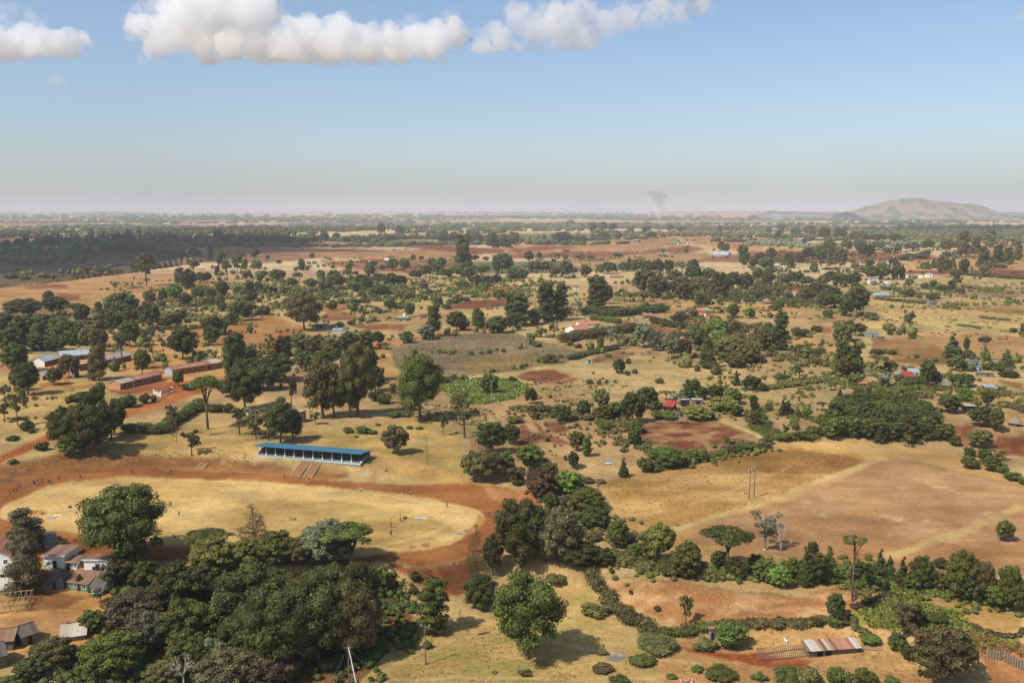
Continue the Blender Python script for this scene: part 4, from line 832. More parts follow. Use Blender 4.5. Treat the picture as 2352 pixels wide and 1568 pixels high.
trees('R4', '''165 1382 362 155 o k;60 1372 202 172 r k;70 1092 62 62 b k;850 1062 262 232 r k;760 1072 172 132 r k;560 1002 152 142 r k;590 1092 102 102 d v;480 872 112 122 r k;1325 1222 222 112 s w;1010 1112 62 92 b g;950 1092 52 72 b k
860 1242 112 122 r k;700 1172 82 142 b o;790 1172 82 72 b k;480 1217 72 122 b g;340 1262 112 162 b k;1225 1242 42 52 b g;1150 1242 42 62 b g;1350 1277 42 62 b g;1540 822 82 62 r k;1320 812 82 72 r k;1460 832 62 72 r k;1610 842 62 132 b k
1700 852 112 82 o k;1745 772 92 62 o k;1790 872 62 52 r k;1320 902 92 132 b g;1410 912 52 62 b g;1530 932 72 112 r k;1110 842 52 132 b y;1210 852 42 72 b g;980 742 132 102 r k;1080 742 152 132 r k;1220 742 132 132 r k;620 742 82 102 r k
1540 642 102 62 c k;1620 722 202 112 r w;1700 682 102 82 r o;1810 692 142 82 r k;1990 692 92 92 r o;1990 642 182 122 e k;2110 622 192 102 e k;2200 602 142 102 e k;1650 542 62 82 b k;1790 542 222 152 e o;1920 512 152 102 e o;2040 452 152 122 e o
2250 1222 52 72 b k;2340 1242 122 62 s o;140 380 80 60 o k;80 560 110 80 r k;380 430 60 50 r k;420 560 110 130 r k;520 600 160 110 r k;700 640 190 120 r w;240 640 150 100 r o;340 620 120 80 r w;640 560 120 110 r k;950 540 120 120 r k;880 520 110 80 r k
1120 510 60 100 r y;1200 500 90 110 r y;1040 480 90 120 r y;1340 490 90 130 r y;1480 480 110 120 r g;1660 500 120 110 r k;600 480 100 110 r g;760 470 90 100 r g;880 460 90 110 r y;960 640 90 80 r k;840 660 70 70 r k;1180 620 80 90 r o
1440 560 60 150 b k;1320 560 60 120 b k;60 330 60 60 r k;170 330 90 60 r k;300 350 80 100 r k;430 350 100 110 r k;560 380 110 110 r k;700 370 90 120 r k;860 390 90 150 d o;1040 400 70 150 d o;1200 400 70 140 d k;400 800 90 120 r g;200 800 110 130 r k;110 890 90 110 r k
300 760 90 140 r k;700 800 120 140 r g;820 800 120 130 r k;560 800 110 110 r k;60 720 100 100 r k;640 900 100 120 r k;240 940 80 80 r k;350 940 80 90 r k;640 960 90 90 r g;150 990 70 100 r g;20 870 70 70 r k;2100 640 70 60 b k;2300 570 130 70 e k;2280 450 70 80 r k;2130 560 90 70 r o''')
trees('R3', '''100 1162 312 202 o k;340 1122 362 182 o k;470 1112 332 152 o k;250 1142 152 132 r g;810 1002 292 240 o k;880 962 182 122 r k;640 1062 132 112 s y;1350 1012 72 132 b k;920 1372 222 102 s y;830 1392 142 72 c g;1220 1352 212 202 r y;1330 1382 192 152 r y
1470 1452 232 182 r y;1590 1452 182 122 r o;1780 1542 392 162 c k;1700 1332 172 152 r k;1880 1242 162 182 d l;2040 1222 112 102 r k;1900 1292 92 132 r l;1980 1482 252 322 d o;2150 1502 202 202 d o;2050 1542 162 222 d o;2020 1087 132 118 r g
2170 1092 102 102 r g;1885 1042 62 92 u g;1665 1082 72 82 r g;2140 962 82 62 r g;2195 962 52 72 b k;2250 1242 52 82 b k;1540 1132 122 162 b w;1780 972 102 152 b g;1230 872 222 202 r k;1340 902 212 202 r k;1210 982 132 222 u o;1580 922 152 182 r k
1900 922 262 182 r k;2020 830 160 150 r k;2130 832 150 140 r o;1660 762 152 142 r k;1090 662 132 72 c k;1040 672 92 92 r k;1160 682 122 102 r k;1250 692 122 102 r k;1340 692 132 112 r k;1440 682 122 92 r k;1560 702 112 152 u g;1660 682 122 102 r k
900 692 112 152 r g;830 682 82 82 r g;700 722 112 112 r k;590 692 62 72 r k;2110 612 190 122 o k;2200 642 112 92 r k;1910 482 92 62 r k;1960 502 92 52 r k;520 732 162 112 r k;190 580 100 82 r k;60 720 90 120 r k;130 730 80 110 r k;240 680 110 120 r k
340 680 100 120 r o;420 720 100 100 r g;2250 760 120 130 r g;2330 800 130 120 r k;1800 760 120 140 r g;1500 780 120 150 r o;1720 840 130 160 r o;1560 820 110 140 r g;1820 880 110 120 r k;1480 860 110 130 r k;1040 900 90 80 s g;1100 940 80 120 u o;980 900 60 60 b g
280 560 70 50 r k;440 560 60 60 r o;510 565 50 50 r o;640 560 50 70 r o;740 560 40 60 b k;980 540 40 90 b k;60 440 100 80 r k;10 460 110 60 r k;210 400 50 50 r k;480 410 60 200 d k;640 400 50 120 d k;770 390 60 50 r k;860 385 40 120 d k;990 380 60 70 r k
1290 370 60 90 r k;1390 370 40 50 r k;1600 500 70 40 c k;1390 505 40 40 r k;760 310 80 70 r k;850 310 90 80 r k;940 310 80 70 r w;560 260 50 80 r k;1100 320 50 60 r k;1240 320 60 70 r k;1450 310 70 70 r k;1560 320 60 80 r k;1900 320 70 50 o k;2020 320 60 70 r k
2150 560 60 60 b k;2260 560 70 100 b k;2320 660 120 140 r g;1080 1500 60 60 b g;1020 1340 110 130 b o;900 1440 40 60 b g;560 1340 60 60 b g;200 1330 110 80 s g;300 1260 90 110 s g;420 1260 130 90 s o''')
trees('R2', '''450 1202 365 265 r o;1880 642 295 170 e g;2230 692 192 192 r k;1610 1252 282 152 e g;1550 1282 132 152 r y;1820 1202 182 182 r k;1370 1312 112 112 r k;2010 1182 182 132 e g;2190 1222 162 182 r g;2300 1152 302 112 o k;2320 1202 162 102 r g
770 1172 62 92 b k;865 1152 52 92 b k;990 1122 152 92 s k;1130 1052 62 52 b k;1225 1012 92 102 r k;1400 1082 132 82 r k;430 660 110 70 o k;520 550 50 50 r k;870 620 60 40 r g;20 640 80 90 r k;80 720 60 90 r k;210 760 110 140 r g;390 720 50 90 b g
340 800 80 90 r g;500 820 90 110 r g;600 740 90 80 r o;720 760 110 110 r k;740 820 130 160 r k;640 850 110 130 r k;850 700 110 70 o o;890 850 90 130 r g;960 780 90 110 r k;1040 720 120 90 r k;1010 830 110 110 r k;1120 780 100 120 r k;1230 800 120 130 r k
1320 800 100 100 r k;1130 880 90 170 r k;1240 660 110 110 r g;1350 680 130 110 r g;1450 740 90 120 r g;1540 720 110 120 r g;1640 700 130 120 r g;1720 730 90 130 r g;1820 720 110 130 r g;1930 740 110 130 r k;1590 620 80 70 r k;1680 620 80 90 r g;1990 790 90 110 r k
2090 790 90 110 r k;2170 780 90 100 r g;2050 700 90 130 r g;2330 740 60 130 b k;1870 820 70 120 r k;1390 930 80 100 r g;1310 920 90 110 r o;1530 930 50 60 r g;1830 960 90 110 r o;1900 940 50 80 b o;1730 1010 50 80 r g;1320 1010 50 60 b g;1100 1040 60 40 r k
300 990 90 80 r o;130 880 90 110 r g;90 1060 90 130 r g;200 1010 60 80 b g;30 870 60 90 b k;280 870 70 110 r k;1060 640 70 90 r k;860 640 50 60 r g;120 570 50 40 r k;10 545 90 60 r k;1430 570 50 50 r k;1500 570 40 50 r k;1980 570 50 70 r k;2080 575 40 70 r k
640 400 90 60 r k;740 400 80 70 r k;820 410 60 80 r k;1140 340 110 80 r k;1310 350 100 80 r k;1600 340 40 50 r k;1040 410 50 100 d k;1220 400 60 120 d k;920 440 50 80 r y;1700 410 90 120 d k;1800 410 90 120 d k;1920 420 110 70 d k;2000 420 100 120 d k;2140 460 150 120 d g
2240 460 140 130 d g;2330 400 90 90 d k;560 410 60 120 d k;440 420 60 120 d k;300 420 70 130 d k;180 420 80 120 d k;70 420 80 140 d k''')
trees('L1', '''930 640 560 560 r g;190 560 300 270 e w;190 890 420 300 e w;1090 720 330 330 s k;980 860 270 290 d k;1090 880 240 240 d g;860 870 230 190 s k;1350 1050 400 400 d k;1400 1320 380 340 r g;1010 1190 320 380 d w;700 1200 190 190 d g
1150 1350 340 310 d y;860 1580 400 440 d l;400 1520 310 340 d o;230 1580 200 210 d k;90 1610 120 220 b g;1250 1620 230 300 d o;1390 1620 300 290 x y;600 855 120 70 b k;465 556 68 66 b g;562 559 30 36 b g;630 571 30 32 b g;760 960 130 150 s y;560 1400 120 160 b o''')
trees('L2', '''430 500 300 262 p w;120 620 220 350 u g;600 625 180 290 u g;1160 740 370 470 u g;150 870 350 370 d v;380 780 250 270 d v;470 1320 660 740 d k;960 1190 520 420 d k;1230 1290 620 330 r k;1000 770 360 420 d y;620 790 300 320 d g;800 770 260 260 d o
1370 900 222 190 r g;700 1340 240 230 d o;230 1650 350 460 d w;440 1570 150 190 d k;40 1570 300 210 d k;20 1250 290 170 d g;1250 1350 130 190 b g;60 1000 320 220 d k;1620 1200 105 110 b g;750 1010 300 330 d k;250 1080 260 250 d k;920 1430 640 480 r k;620 1500 620 520 r k;1170 1400 580 400 r o;380 1440 420 420 d k;860 1300 560 420 r g;300 1620 300 360 d o;560 1640 330 380 d w;150 1330 330 330 d g;-60 1460 300 300 d g;120 1480 260 260 d y''')
trees('L3', '''245 1192 420 275 o g;600 1040 315 245 d k;950 1385 620 490 r g;570 722 360 200 p o;690 742 300 135 r k;910 808 585 420 d k;1190 765 450 340 d w;960 330 110 200 b k;870 82 82 102 b g;1060 190 225 205 d r;1265 132 152 225 d l;1400 292 192 275 d g
1450 422 192 245 d k;1120 272 152 152 b k;1230 262 112 102 s w;1340 765 185 340 d k;1530 702 152 155 d k;1170 855 112 175 b o;1450 1082 132 225 b o;1510 1368 52 112 b o;1520 1502 72 165 b o;930 1522 28 122 b o;60 1192 102 115 b g;100 822 82 82 b g;90 912 82 82 b g
1440 502 82 155 b o;1560 642 92 125 b g;720 1042 225 60 x y;440 1102 104 40 x w;700 1500 24 50 b o''')
trees('L4', '''95 552 222 155 r g;400 660 300 210 r v;330 655 225 155 r k;220 632 122 122 r g;600 802 282 235 d g;520 762 172 305 b g;720 792 112 175 b o;910 722 335 350 u k;850 702 132 122 r k;980 792 182 185 b k;1310 740 475 130 x y;1195 560 300 260 s y;1130 722 132 115 r k;1200 822 202 205 d g
1310 872 192 185 d l;1410 782 162 132 r g;1500 832 305 135 c k;1560 622 122 82 r k;600 1142 232 125 s g;385 1037 56 56 b k;40 752 52 52 b g;185 905 42 42 b g;160 845 26 40 b g;370 1362 172 325 b o;740 1342 122 205 b o;940 1292 182 225 r g;270 1452 102 215 b g
690 1492 62 105 b g;850 1562 142 265 b g;490 1542 42 92 b g;1150 1562 82 135 b g;1340 1602 172 255 b g;1500 1602 182 205 b o;100 1602 82 185 b k;1580 1142 72 84 b k;620 700 200 160 r g''')
trees('L5', '''30 822 242 185 r k;130 802 282 142 c g;250 802 132 122 r g;380 802 152 155 r k;520 802 255 125 c k;590 802 205 105 c k;690 852 245 125 c k;830 872 265 175 r k;960 882 165 125 r o;985 702 82 115 r k;1130 942 375 215 r g;1200 962 205 175 r k;1290 972 335 165 r o
1350 962 205 155 r k;1400 1012 195 155 r g;1490 1022 355 175 r g;1550 1042 235 155 r k;1620 1062 265 155 r k;1070 912 52 82 b g;310 950 495 190 f o;420 972 135 205 s o;185 1102 215 132 r k;180 1172 92 185 b g;40 1152 82 105 b k;700 1242 275 235 s w;780 1152 185 115 r k
920 1132 92 205 b k;650 1342 155 165 b k;730 1402 125 155 b k;440 1292 92 175 b g;1000 1560 425 430 r o;1170 1402 155 155 b g;820 1512 52 42 b k;1460 492 155 135 r g;190 1582 152 155 b g;420 1592 152 175 b g;600 1592 82 135 b g;290 1592 112 125 b o;20 1592 152 125 b g;450 860 120 140 r g;760 880 140 120 r g''')
# plantation of young eucalyptus right of centre
rg = np.random.default_rng(3)
PLANT = W(cv('R8', [(600, 1000), (900, 1022), (1120, 1040), (1300, 1030), (1500, 1005), (1540, 900), (1430, 770), (1240, 712), (1000, 700), (740, 715), (610, 850)]))[:, :2]
_n = 0
for k in range(4000):
    x = rg.uniform(*PLANT[:, 0][[PLANT[:, 0].argmin(), PLANT[:, 0].argmax()]]); y = rg.uniform(PLANT[:, 1].min(), PLANT[:, 1].max())
    if len(inside(PLANT, np.array([x]), np.array([y]))) and _n < 120 and all((x - a) ** 2 + (y - b) ** 2 > 15 for a, b in getattr(tree, 'pl', [])):
        tree.pl = getattr(tree, 'pl', []) + [(x, y)]; p = (x, y, gz(x, y)); px, py = to_px(p); s = FPX / depth(p)
        tree(px, py, rg.uniform(5.5, 8) * s, rg.uniform(5.5, 7.5) * s, 'r' if k % 3 else 'o', 'k' if k % 4 else 'g', label='PLANT', name='plantation_tree'); _n += 1
# smaller trees and shrubs that thicken the belts
def scatter(poly, n, kinds, hr, sd):
    r = np.random.default_rng(sd); P = np.array(poly, float); x0, y0 = P.min(0); x1, y1 = P.max(0); k = 0
    while k < n:
        x, y = r.uniform(x0, x1), r.uniform(y0, y1)
        if len(inside(P, np.array([x]), np.array([y]))):
            t, c = kinds[r.integers(len(kinds))].split(); h = r.uniform(*hr) * (.55 + .9 * (y - y0) / (y1 - y0 + 1)); tree(x, y, h * (.6 if t == 'b' else 1), h * r.uniform(.8, 1.25), t, c); k += 1
MX = ['r o', 'r g', 'r k', 'd o', 'd g', 'b o', 'b g', 'o k']
scatter([(430, 700), (560, 655), (760, 640), (1000, 645), (1330, 640), (1300, 680), (1000, 705), (760, 720), (560, 740)], 46, MX, (12, 24), 31)
scatter([(1440, 640), (1760, 640), (1960, 660), (2000, 700), (1800, 720), (1600, 705), (1460, 690)], 30, MX, (14, 26), 32)
scatter([(1640, 730), (1800, 750), (1900, 800), (1880, 850), (1700, 850), (1560, 800)], 18, MX, (14, 24), 33)
scatter([(1860, 580), (2352, 590), (2352, 650), (2080, 640), (1860, 640)], 22, ['d o', 'd g', 'b o', 'b g', 'd y'], (10, 18), 34)
scatter([(640, 590), (1500, 590), (1500, 615), (640, 625)], 20, ['b o', 'b g', 'd o', 'd k'], (6, 12), 35)
scatter([(1180, 900), (1460, 930), (1440, 1050), (1200, 1040)], 12, ['b o', 'b g', 'b w'], (10, 18), 36)
scatter([(420, 740), (620, 740), (640, 800), (520, 840), (420, 820)], 10, ['b o', 'd k', 'd g'], (14, 26), 37)
# hedges: one thing each
def hedge(crop, pts, h, w_m, c, label, name='hedge', n_per=26):
    P = W(cv(crop, pts))[:, :2]; mid = P.mean(0); base = gz(*mid); s = FPX / depth((mid[0], mid[1], base)); hm = max(.8, h * CROP[crop][2] / s * .8)
    seg = np.hypot(*(P[1:] - P[:-1]).T); L = seg.sum(); n = int(L / (w_m * .5)) + 2; rg = np.random.default_rng(int(L)); t = np.linspace(0, L, n); cs = np.concatenate([[0], np.cumsum(seg)])
    X = np.interp(t, cs, P[:, 0]); Y = np.interp(t, cs, P[:, 1]); q = rg.uniform(-.25, .25, n) * w_m
    B = np.stack([X - mid[0] + q, Y - mid[1] + w_m * .4 + rg.uniform(-.2, .2, n) * w_m, hgt(X, Y) - base + hm * .5 * rg.uniform(.8, 1.1, n), np.full(n, w_m * .55), np.full(n, w_m * .55), hm * rg.uniform(.42, .6, n)], 1)
    size = max(.22, 1.3 / s * 2.3 * .5); cnt = int(L * (w_m + 2 * hm) / (size * size) * .9); V, F, ti = leaf_cloud(B, min(cnt, 14000), size, rg, jit=.8)
    V[:, 2] = np.where(np.abs(V[:, 2] - .01) < 1e-4, 0, V[:, 2])
    o = mesh_obj(name, mixed_mesh(name, V, F, ti), leaf_mat(c), label=label, cat='hedge', group='hedges between the fields'); o.location = (mid[0], mid[1], base); return o
hedge('R5', [(1110, 950), (1270, 958), (1430, 962), (1540, 885), (1640, 822), (1780, 722)], 110, 4.5, 'g', 'long tall clipped green hedge curving uphill beside the orange dirt road')
hedge('R5', [(1810, 762), (1930, 768), (2060, 765)], 90, 4.5, 'k', 'short dark hedge behind the tall umbrella tree with the bare trunk')
hedge('R7', [(560, 290), (680, 262), (800, 232), (980, 192)], 50, 5, 'k', 'dark hedge along the corner of the brown maize field')
hedge('R3', [(690, 1062), (860, 1075), (1000, 1082), (1250, 1052), (1420, 1042)], 92, 6, 'k', 'thick dark hedge behind the salmon-roofed farmhouse')
hedge('R3', [(760, 1112), (880, 1120), (990, 1142)], 60, 6, 'g', 'short round-topped hedge at the back corner of the salmon-roofed farmhouse')
hedge('R3', [(480, 1312), (620, 1290), (800, 1272), (960, 1240), (1130, 1212)], 105, 7, 'o', 'broad olive hedge in front of the salmon-roofed farmhouse')
hedge('R3', [(1300, 1130), (1420, 1165), (1580, 1190)], 70, 6, 'k', 'dark hedge between the red ploughed plot and the red-roofed homestead')
hedge('R3', [(1510, 1270), (1660, 1278)], 70, 6, 'k', 'short dark hedge at the tip of the red ploughed plot')
hedge('R8', [(-20, 572), (180, 542), (380, 512), (480, 500), (640, 478)], 46, 4, 'o', 'long low olive hedge running below the tall slender trees on the right')
hedge('R8', [(1180, 562), (1250, 572), (1320, 592), (1440, 632)], 40, 4, 'w', 'dry brown hedge below the round thatched hut')
hedge('R8', [(2180, 702), (2270, 722), (2380, 762)], 46, 4, 'w', 'dry brown hedge beside the straw plot at the right picture edge')
hedge('R8', [(-60, 800), (60, 990), (160, 1010), (480, 1010)], 60, 7, 'g', 'green scrub hedge before the eucalyptus plantation')
hedge('R4', [(1240, 572), (1360, 560), (1500, 522)], 50, 8, 'k', 'dark hedge on the tan slope under the far shaded wood')
hedge('R4', [(1840, 820), (1980, 838), (2150, 842)], 36, 9, 'o', 'low olive hedge round an oval plot near the right picture edge')
hedge('R4', [(1770, 1160), (1880, 1172), (1960, 1186)], 22, 4, 'g', 'low thin green hedge alone in the pale straw field on the right')
hedge('R4', [(1980, 1090), (2080, 1104), (2200, 1112)], 26, 4, 'o', 'low olive hedge above the thin green hedge in the straw field')
hedge('R4', [(1840, 705), (1960, 720), (2120, 728), (2352, 745)], 30, 8, 'k', 'dark hedge along the lower edge of the wide red ploughed field')
hedge('R4', [(1030, 925), (1200, 940), (1450, 962)], 26, 4, 'k', 'low dark hedge in front of the teal-roofed house')
hedge('R8', [(1330, 545), (1500, 560), (1700, 575)], 50, 4, 'g', 'green hedge to the right of the red-roofed hut by the thatched hut')
hedge('L3', [(1430, 775), (1500, 860), (1560, 960), (1620, 1035), (1680, 1090), (1780, 1160), (1880, 1210)], 95, 4.0, 'o', 'long olive hedge curving down the left side of the lower stubble field')
hedge('L4', [(340, 1222), (460, 1225), (640, 1217)], 70, 3.5, 'g', 'green hedge left of the small blue-grey latrine')
hedge('L4', [(640, 1190), (780, 1175), (940, 1150)], 60, 3.5, 'g', 'green hedge right behind the small blue-grey latrine')
hedge('L4', [(1040, 1172), (1200, 1170), (1400, 1160), (1608, 1150)], 72, 3.5, 'o', 'long olive hedge along the lower edge of the stubble field')
hedge('L4', [(-60, 640), (60, 665), (190, 690), (300, 735)], 80, 5, 'o', 'olive scrub hedge above the upper left corner of the lower stubble field')
hedge('R7', [(1180, 1050), (1250, 1130), (1300, 1180)], 70, 5, 'o', 'short scrub hedge at the lower left corner of the big ploughed plot')
hedge('R2', [(2020, 830), (2080, 815), (2130, 800)], 30, 5, 'g', 'small rounded hedge near the square brick store')
hedge('L5', [(320, 1010), (400, 1000), (520, 955), (620, 910), (700, 865)], 34, 2.0, 'w', 'dry brushwood boundary of sticks and brambles climbing to the wood corner', name='brushwood_hedge')
hedge('L5', [(300, 1085), (330, 1140), (380, 1190), (430, 1205)], 34, 2.0, 'o', 'low brushwood boundary beside the green bog')
hedge('L5', [(1230, 1145), (1300, 1185), (1400, 1215), (1520, 1232), (1590, 1215), (1600, 1180)], 22, 1.2, 'w', 'low brown bramble rim round the oval grassy mound')
# ------------------------------------------------------------------ far woods and scrub (one mass each)
def wood(name, X, Y, size, c, label, dens=1.0, aspect=1.0, ragged=10, wide=1.0):
    n = len(X); rg = np.random.default_rng(n); Z = hgt(X, Y); s = size * rg.uniform(.65, 1.4, n)
    R = np.stack([s * wide * rg.uniform(.42, .62, n), s * rg.uniform(.42, .62, n), s * rg.uniform(.42, .75, n) * aspect], 1); Cc = np.stack([X, Y, Z + R[:, 2] * .8], 1)
    V, F = dist_ico(1, Cc, R); V = V + (rg.uniform(-.5, .5, V.shape)) * np.repeat(s, 12)[:, None] * .22
    ti = np.repeat(rg.uniform(0, .7, n), 12) + rg.uniform(0, .3, len(V))
    m = n * ragged; k = rg.integers(0, n, m); d = icoball(rg, m); d[:, 2] = np.abs(d[:, 2]) ; P = Cc[k] + d * R[k] * rg.uniform(.9, 1.3, m)[:, None]
    u = icoball(rg, m) * (s[k] * .17)[:, None]; v = icoball(rg, m) * (s[k] * .17)[:, None]
    V2 = np.stack([P - u, P + v, P + u], 1).reshape(-1, 3); F2 = np.arange(3 * m).reshape(-1, 3) + len(V)
    V = np.concatenate([V, V2]); F = np.concatenate([F, F2]); ti = np.concatenate([ti, np.repeat(rg.uniform(.2, 1, m), 3)])
    mesh_obj(name, np_mesh(name, V, F, ti), leaf_mat(c), label=label, kind='stuff')
rg = np.random.default_rng(77)
def belt(crop, pts, n, jit, names=None):
    """random points around a line seen in the photograph"""
    P = W(cv(crop, pts))[:, :2]; seg = np.hypot(*(P[1:] - P[:-1]).T); cs = np.concatenate([[0], np.cumsum(seg)]); t = rg.uniform(0, cs[-1], n)
    return np.interp(t, cs, P[:, 0]) + rg.normal(0, jit * .7, n), np.interp(t, cs, P[:, 1]) + rg.normal(0, jit, n)
def region(poly, n):
    w = W(poly)[:, :2]; x0, y0 = w.min(0); x1, y1 = w.max(0); X = []; Y = []
    x = rg.uniform(x0, x1, n * 6); y = rg.uniform(y0, y1, n * 6); i = inside(w, x, y)[:n]; return x[i], y[i]
X, Y = region(cv('D', [(-100, 560), (200, 552), (420, 545), (760, 548), (820, 556), (560, 566), (300, 585), (100, 610), (-100, 600)]), 380)
wood('valley_wood', X, Y, 13, 'k', 'dark wood filling the shaded valley on the left')
X, Y = region(cv('D', [(-100, 538), (300, 528), (700, 528), (760, 545), (500, 552), (-100, 556)]), 420)
wood('far_wood', X, Y, 14, 'k', 'dark tree belt on the plain above the shaded valley')
X, Y = region(cv('D', [(1950, 532), (2080, 522), (2200, 520), (2400, 522), (2400, 545), (2150, 543), (2020, 545)]), 900)
wood('far_wood', X, Y, 15, 'k', 'dark shaded wood under the rocky hill')
for pts, n, j, sz, c, lb in (
    ([(800, 556), (900, 550), (1000, 548), (1080, 552), (1190, 556)], 260, 25, 13, 'k', 'tree belt behind the tan fields in the centre'),
    ([(1180, 560), (1280, 548), (1420, 545), (1560, 540), (1700, 536), (1900, 530)], 300, 60, 12, 'o', 'tree belt along the far edge of the red and tan fields'),
    ([(960, 520), (1100, 522), (1300, 520), (1450, 524), (1600, 526), (1780, 524)], 420, 140, 13, 'k', 'broken tree belt on the plain before the smoke'),
    ([(1780, 545), (1900, 538), (2050, 550), (2200, 560), (2352, 560)], 300, 60, 10, 'o', 'olive scrub on the slope under the shaded wood'),
    ([(400, 530), (700, 534), (900, 528), (1100, 530)], 350, 160, 13, 'k', 'tree belt on the left centre of the plain'),
    ([(0, 620), (60, 630), (130, 640), (230, 620), (330, 604)], 120, 14, 6, 'o', 'scrub along the lip of the shaded valley'),
    ([(1740, 560), (1850, 570), (1960, 566), (2050, 562), (2200, 570)], 260, 26, 9, 'y', 'pale grey-green scrub below the olive belt'),
    ):
    X, Y = belt('D', pts, n, j); wood('tree_belt', X, Y, sz, c, lb)
def parcels(n, y0, y1, step, size, c, label, seed):
    """lines of trees along parcel edges of the far plain, mostly running across"""
    r = np.random.default_rng(seed); XX = []; YY = []
    while sum(map(len, XX)) < n:
        y = math.exp(r.uniform(math.log(y0), math.log(y1))); x = r.uniform(-.62, .62) * y; L = r.uniform(.03, .16) * y; m = int(L / step / max(1, y / 5000)) + 3
        t = r.uniform(-1, 1, m); XX.append(x + t * L); YY.append(y + t * L * r.uniform(-.25, .25) + r.normal(0, y * .006, m))
    wood('far_tree_belts', np.concatenate(XX), np.concatenate(YY), size, c, label, ragged=5, wide=2.2, aspect=.8)
parcels(2000, 2300, 5200, 5.5, 11, 'k', 'dark tree lines crossing the middle plain', 1)
parcels(2300, 4500, 11000, 8, 16, 'k', 'dark tree lines crossing the far plain', 2)
parcels(1900, 9000, 26000, 18, 30, 'k', 'dark woods near the horizon', 3)
X, Y = belt('D', [(1985, 490), (2060, 492), (2120, 494), (2190, 492), (2300, 491), (2400, 494)], 260, 260); wood('far_wood', X, Y, 30, 'k', 'woods at the foot of the rocky hill', ragged=4)
# bushes growing round the feet of trees and along the belts: one mass
_b = []; _r = random.Random(8)
for o_, x_, y_, h_, t_, c_, l_ in TREES:
    if l_ == 'PLANT' or y_ > 860 or _r.random() < .25: continue
    p_ = o_.location; w_ = max(2.0, min(9, h_ / FPX * depth(p_) * .5))
    if y_ > 1000: w_ *= .55
    for _ in range(_r.choice([2, 3, 4, 6])): _b.append((p_.x + _r.gauss(0, w_ * 1.1), p_.y + _r.gauss(0, w_ * .9), w_ * _r.uniform(.22, .5)))
_b = np.array(_b)
for q_, c_, l_ in ((0, 'g', 'mid-green bushes round the feet of the scattered trees'), (1, 'o', 'olive bushes round the feet of the scattered trees'), (2, 'k', 'dark bushes round the feet of the scattered trees')):
    for lo_, hi_ in ((0, 1.2), (1.2, 2.2), (2.2, 9)):
        m_ = (np.arange(len(_b)) % 3 == q_) & (_b[:, 2] >= lo_) & (_b[:, 2] < hi_)
        if m_.sum(): wood('bushes', _b[m_, 0], _b[m_, 1], float(_b[m_, 2].mean()) * 1.5, c_, l_, ragged=24, aspect=.9)
# scrub and undergrowth of the middle distance: one mass per patch
def scrub(crop, poly, n, size, c, label, name='undergrowth', cl=7):
    k = max(1, n // cl); X0, Y0 = region(cv(crop, poly), k); X = np.repeat(X0, cl) + rg.normal(0, size * 1.6, len(X0) * cl) * 1.5; Y = np.repeat(Y0, cl) + rg.normal(0, size * 1.3, len(X0) * cl)
    wood(name, X, Y, size, c, label, ragged=26, aspect=.75)
scrub('D', [(430, 690), (640, 660), (940, 640), (1150, 640), (1300, 650), (1260, 680), (1000, 690), (760, 700), (600, 720)], 700, 3.4, 'g', 'green undergrowth in the central belt of trees')
for i_, (pl_, n_, s_, c_) in enumerate((([(560, 640), (1180, 640), (1180, 760), (880, 800), (560, 840)], 420, 2.4, 'o'), ([(560, 640), (1180, 640), (1180, 760), (560, 800)], 300, 2.0, 'm'), ([(1180, 680), (1700, 680), (2000, 720), (1950, 900), (1700, 900), (1400, 780), (1200, 760)], 560, 2.0, 'o'),
  ([(1180, 660), (1900, 660), (1900, 860), (1500, 840)], 420, 2.0, 'm'), ([(1640, 860), (1900, 860), (1900, 980), (1660, 960)], 260, 1.4, 'g'), ([(1960, 560), (2352, 560), (2352, 700), (1960, 680)], 360, 2.8, 'm'), ([(200, 640), (560, 640), (560, 760), (260, 720)], 300, 2.2, 'm'),
  ([(0, 530), (760, 540), (700, 570), (200, 600), (0, 640)], 260, 5.5, 'm'), ([(700, 560), (1700, 550), (1900, 600), (700, 620)], 220, 3.6, 'm'), ([(1180, 860), (1500, 880), (1460, 1060), (1180, 1060)], 200, 1.1, 'o'))):
    scrub('D', pl_, n_, s_, c_, ['olive', 'dull green', 'olive', 'dull green', 'green', 'dull green', 'dull green', 'dull green', 'dull green', 'olive'][i_] + ' scattered bushes ' + ['left of the brown maize field', 'in the tree belt left of the conifers', 'among the farmsteads right of centre', 'between the right centre trees', 'above the plantation', 'on the far right slopes', 'in the left middle distance', 'in the shaded valley', 'on the far tan fields', 'in the pale pasture'][i_], name='scattered_bushes', cl=4)
scrub('D', [(640, 650), (900, 640), (940, 690), (780, 700), (640, 690)], 300, 4.2, 'k', 'dark undergrowth under the central belt of trees')
scrub('D', [(1440, 650), (1760, 650), (1960, 670), (1960, 710), (1800, 700), (1600, 690), (1460, 690)], 500, 4.0, 'k', 'dark undergrowth under the trees right of centre')
scrub('D', [(360, 660), (620, 650), (600, 740), (420, 760), (340, 720)], 420, 3.0, 'o', 'olive scrub among the trees left of centre')
scrub('D', [(1760, 580), (2060, 580), (2060, 640), (1900, 660), (1760, 640)], 600, 3.6, 'o', 'olive scrub between the fields on the right')
scrub('D', [(1950, 650), (2352, 660), (2352, 720), (2060, 710)], 320, 2.6, 'g', 'scattered green scrub round the right-hand farms')
scrub('D', [(1560, 720), (1800, 760), (1900, 820), (1700, 840), (1600, 800)], 420, 2.6, 'o', 'olive undergrowth below the tall dark conifer')
scrub('D', [(1900, 820), (2120, 850), (2352, 900), (2352, 940), (2100, 920), (1900, 880)], 420, 2.2, 'g', 'green undergrowth round the thatched hut')
scrub('D', [(1190, 1080), (1260, 1080), (1400, 1180), (1480, 1270), (1420, 1320), (1300, 1260)], 420, 1.3, 'o', 'olive undergrowth along the footpath beside the track')
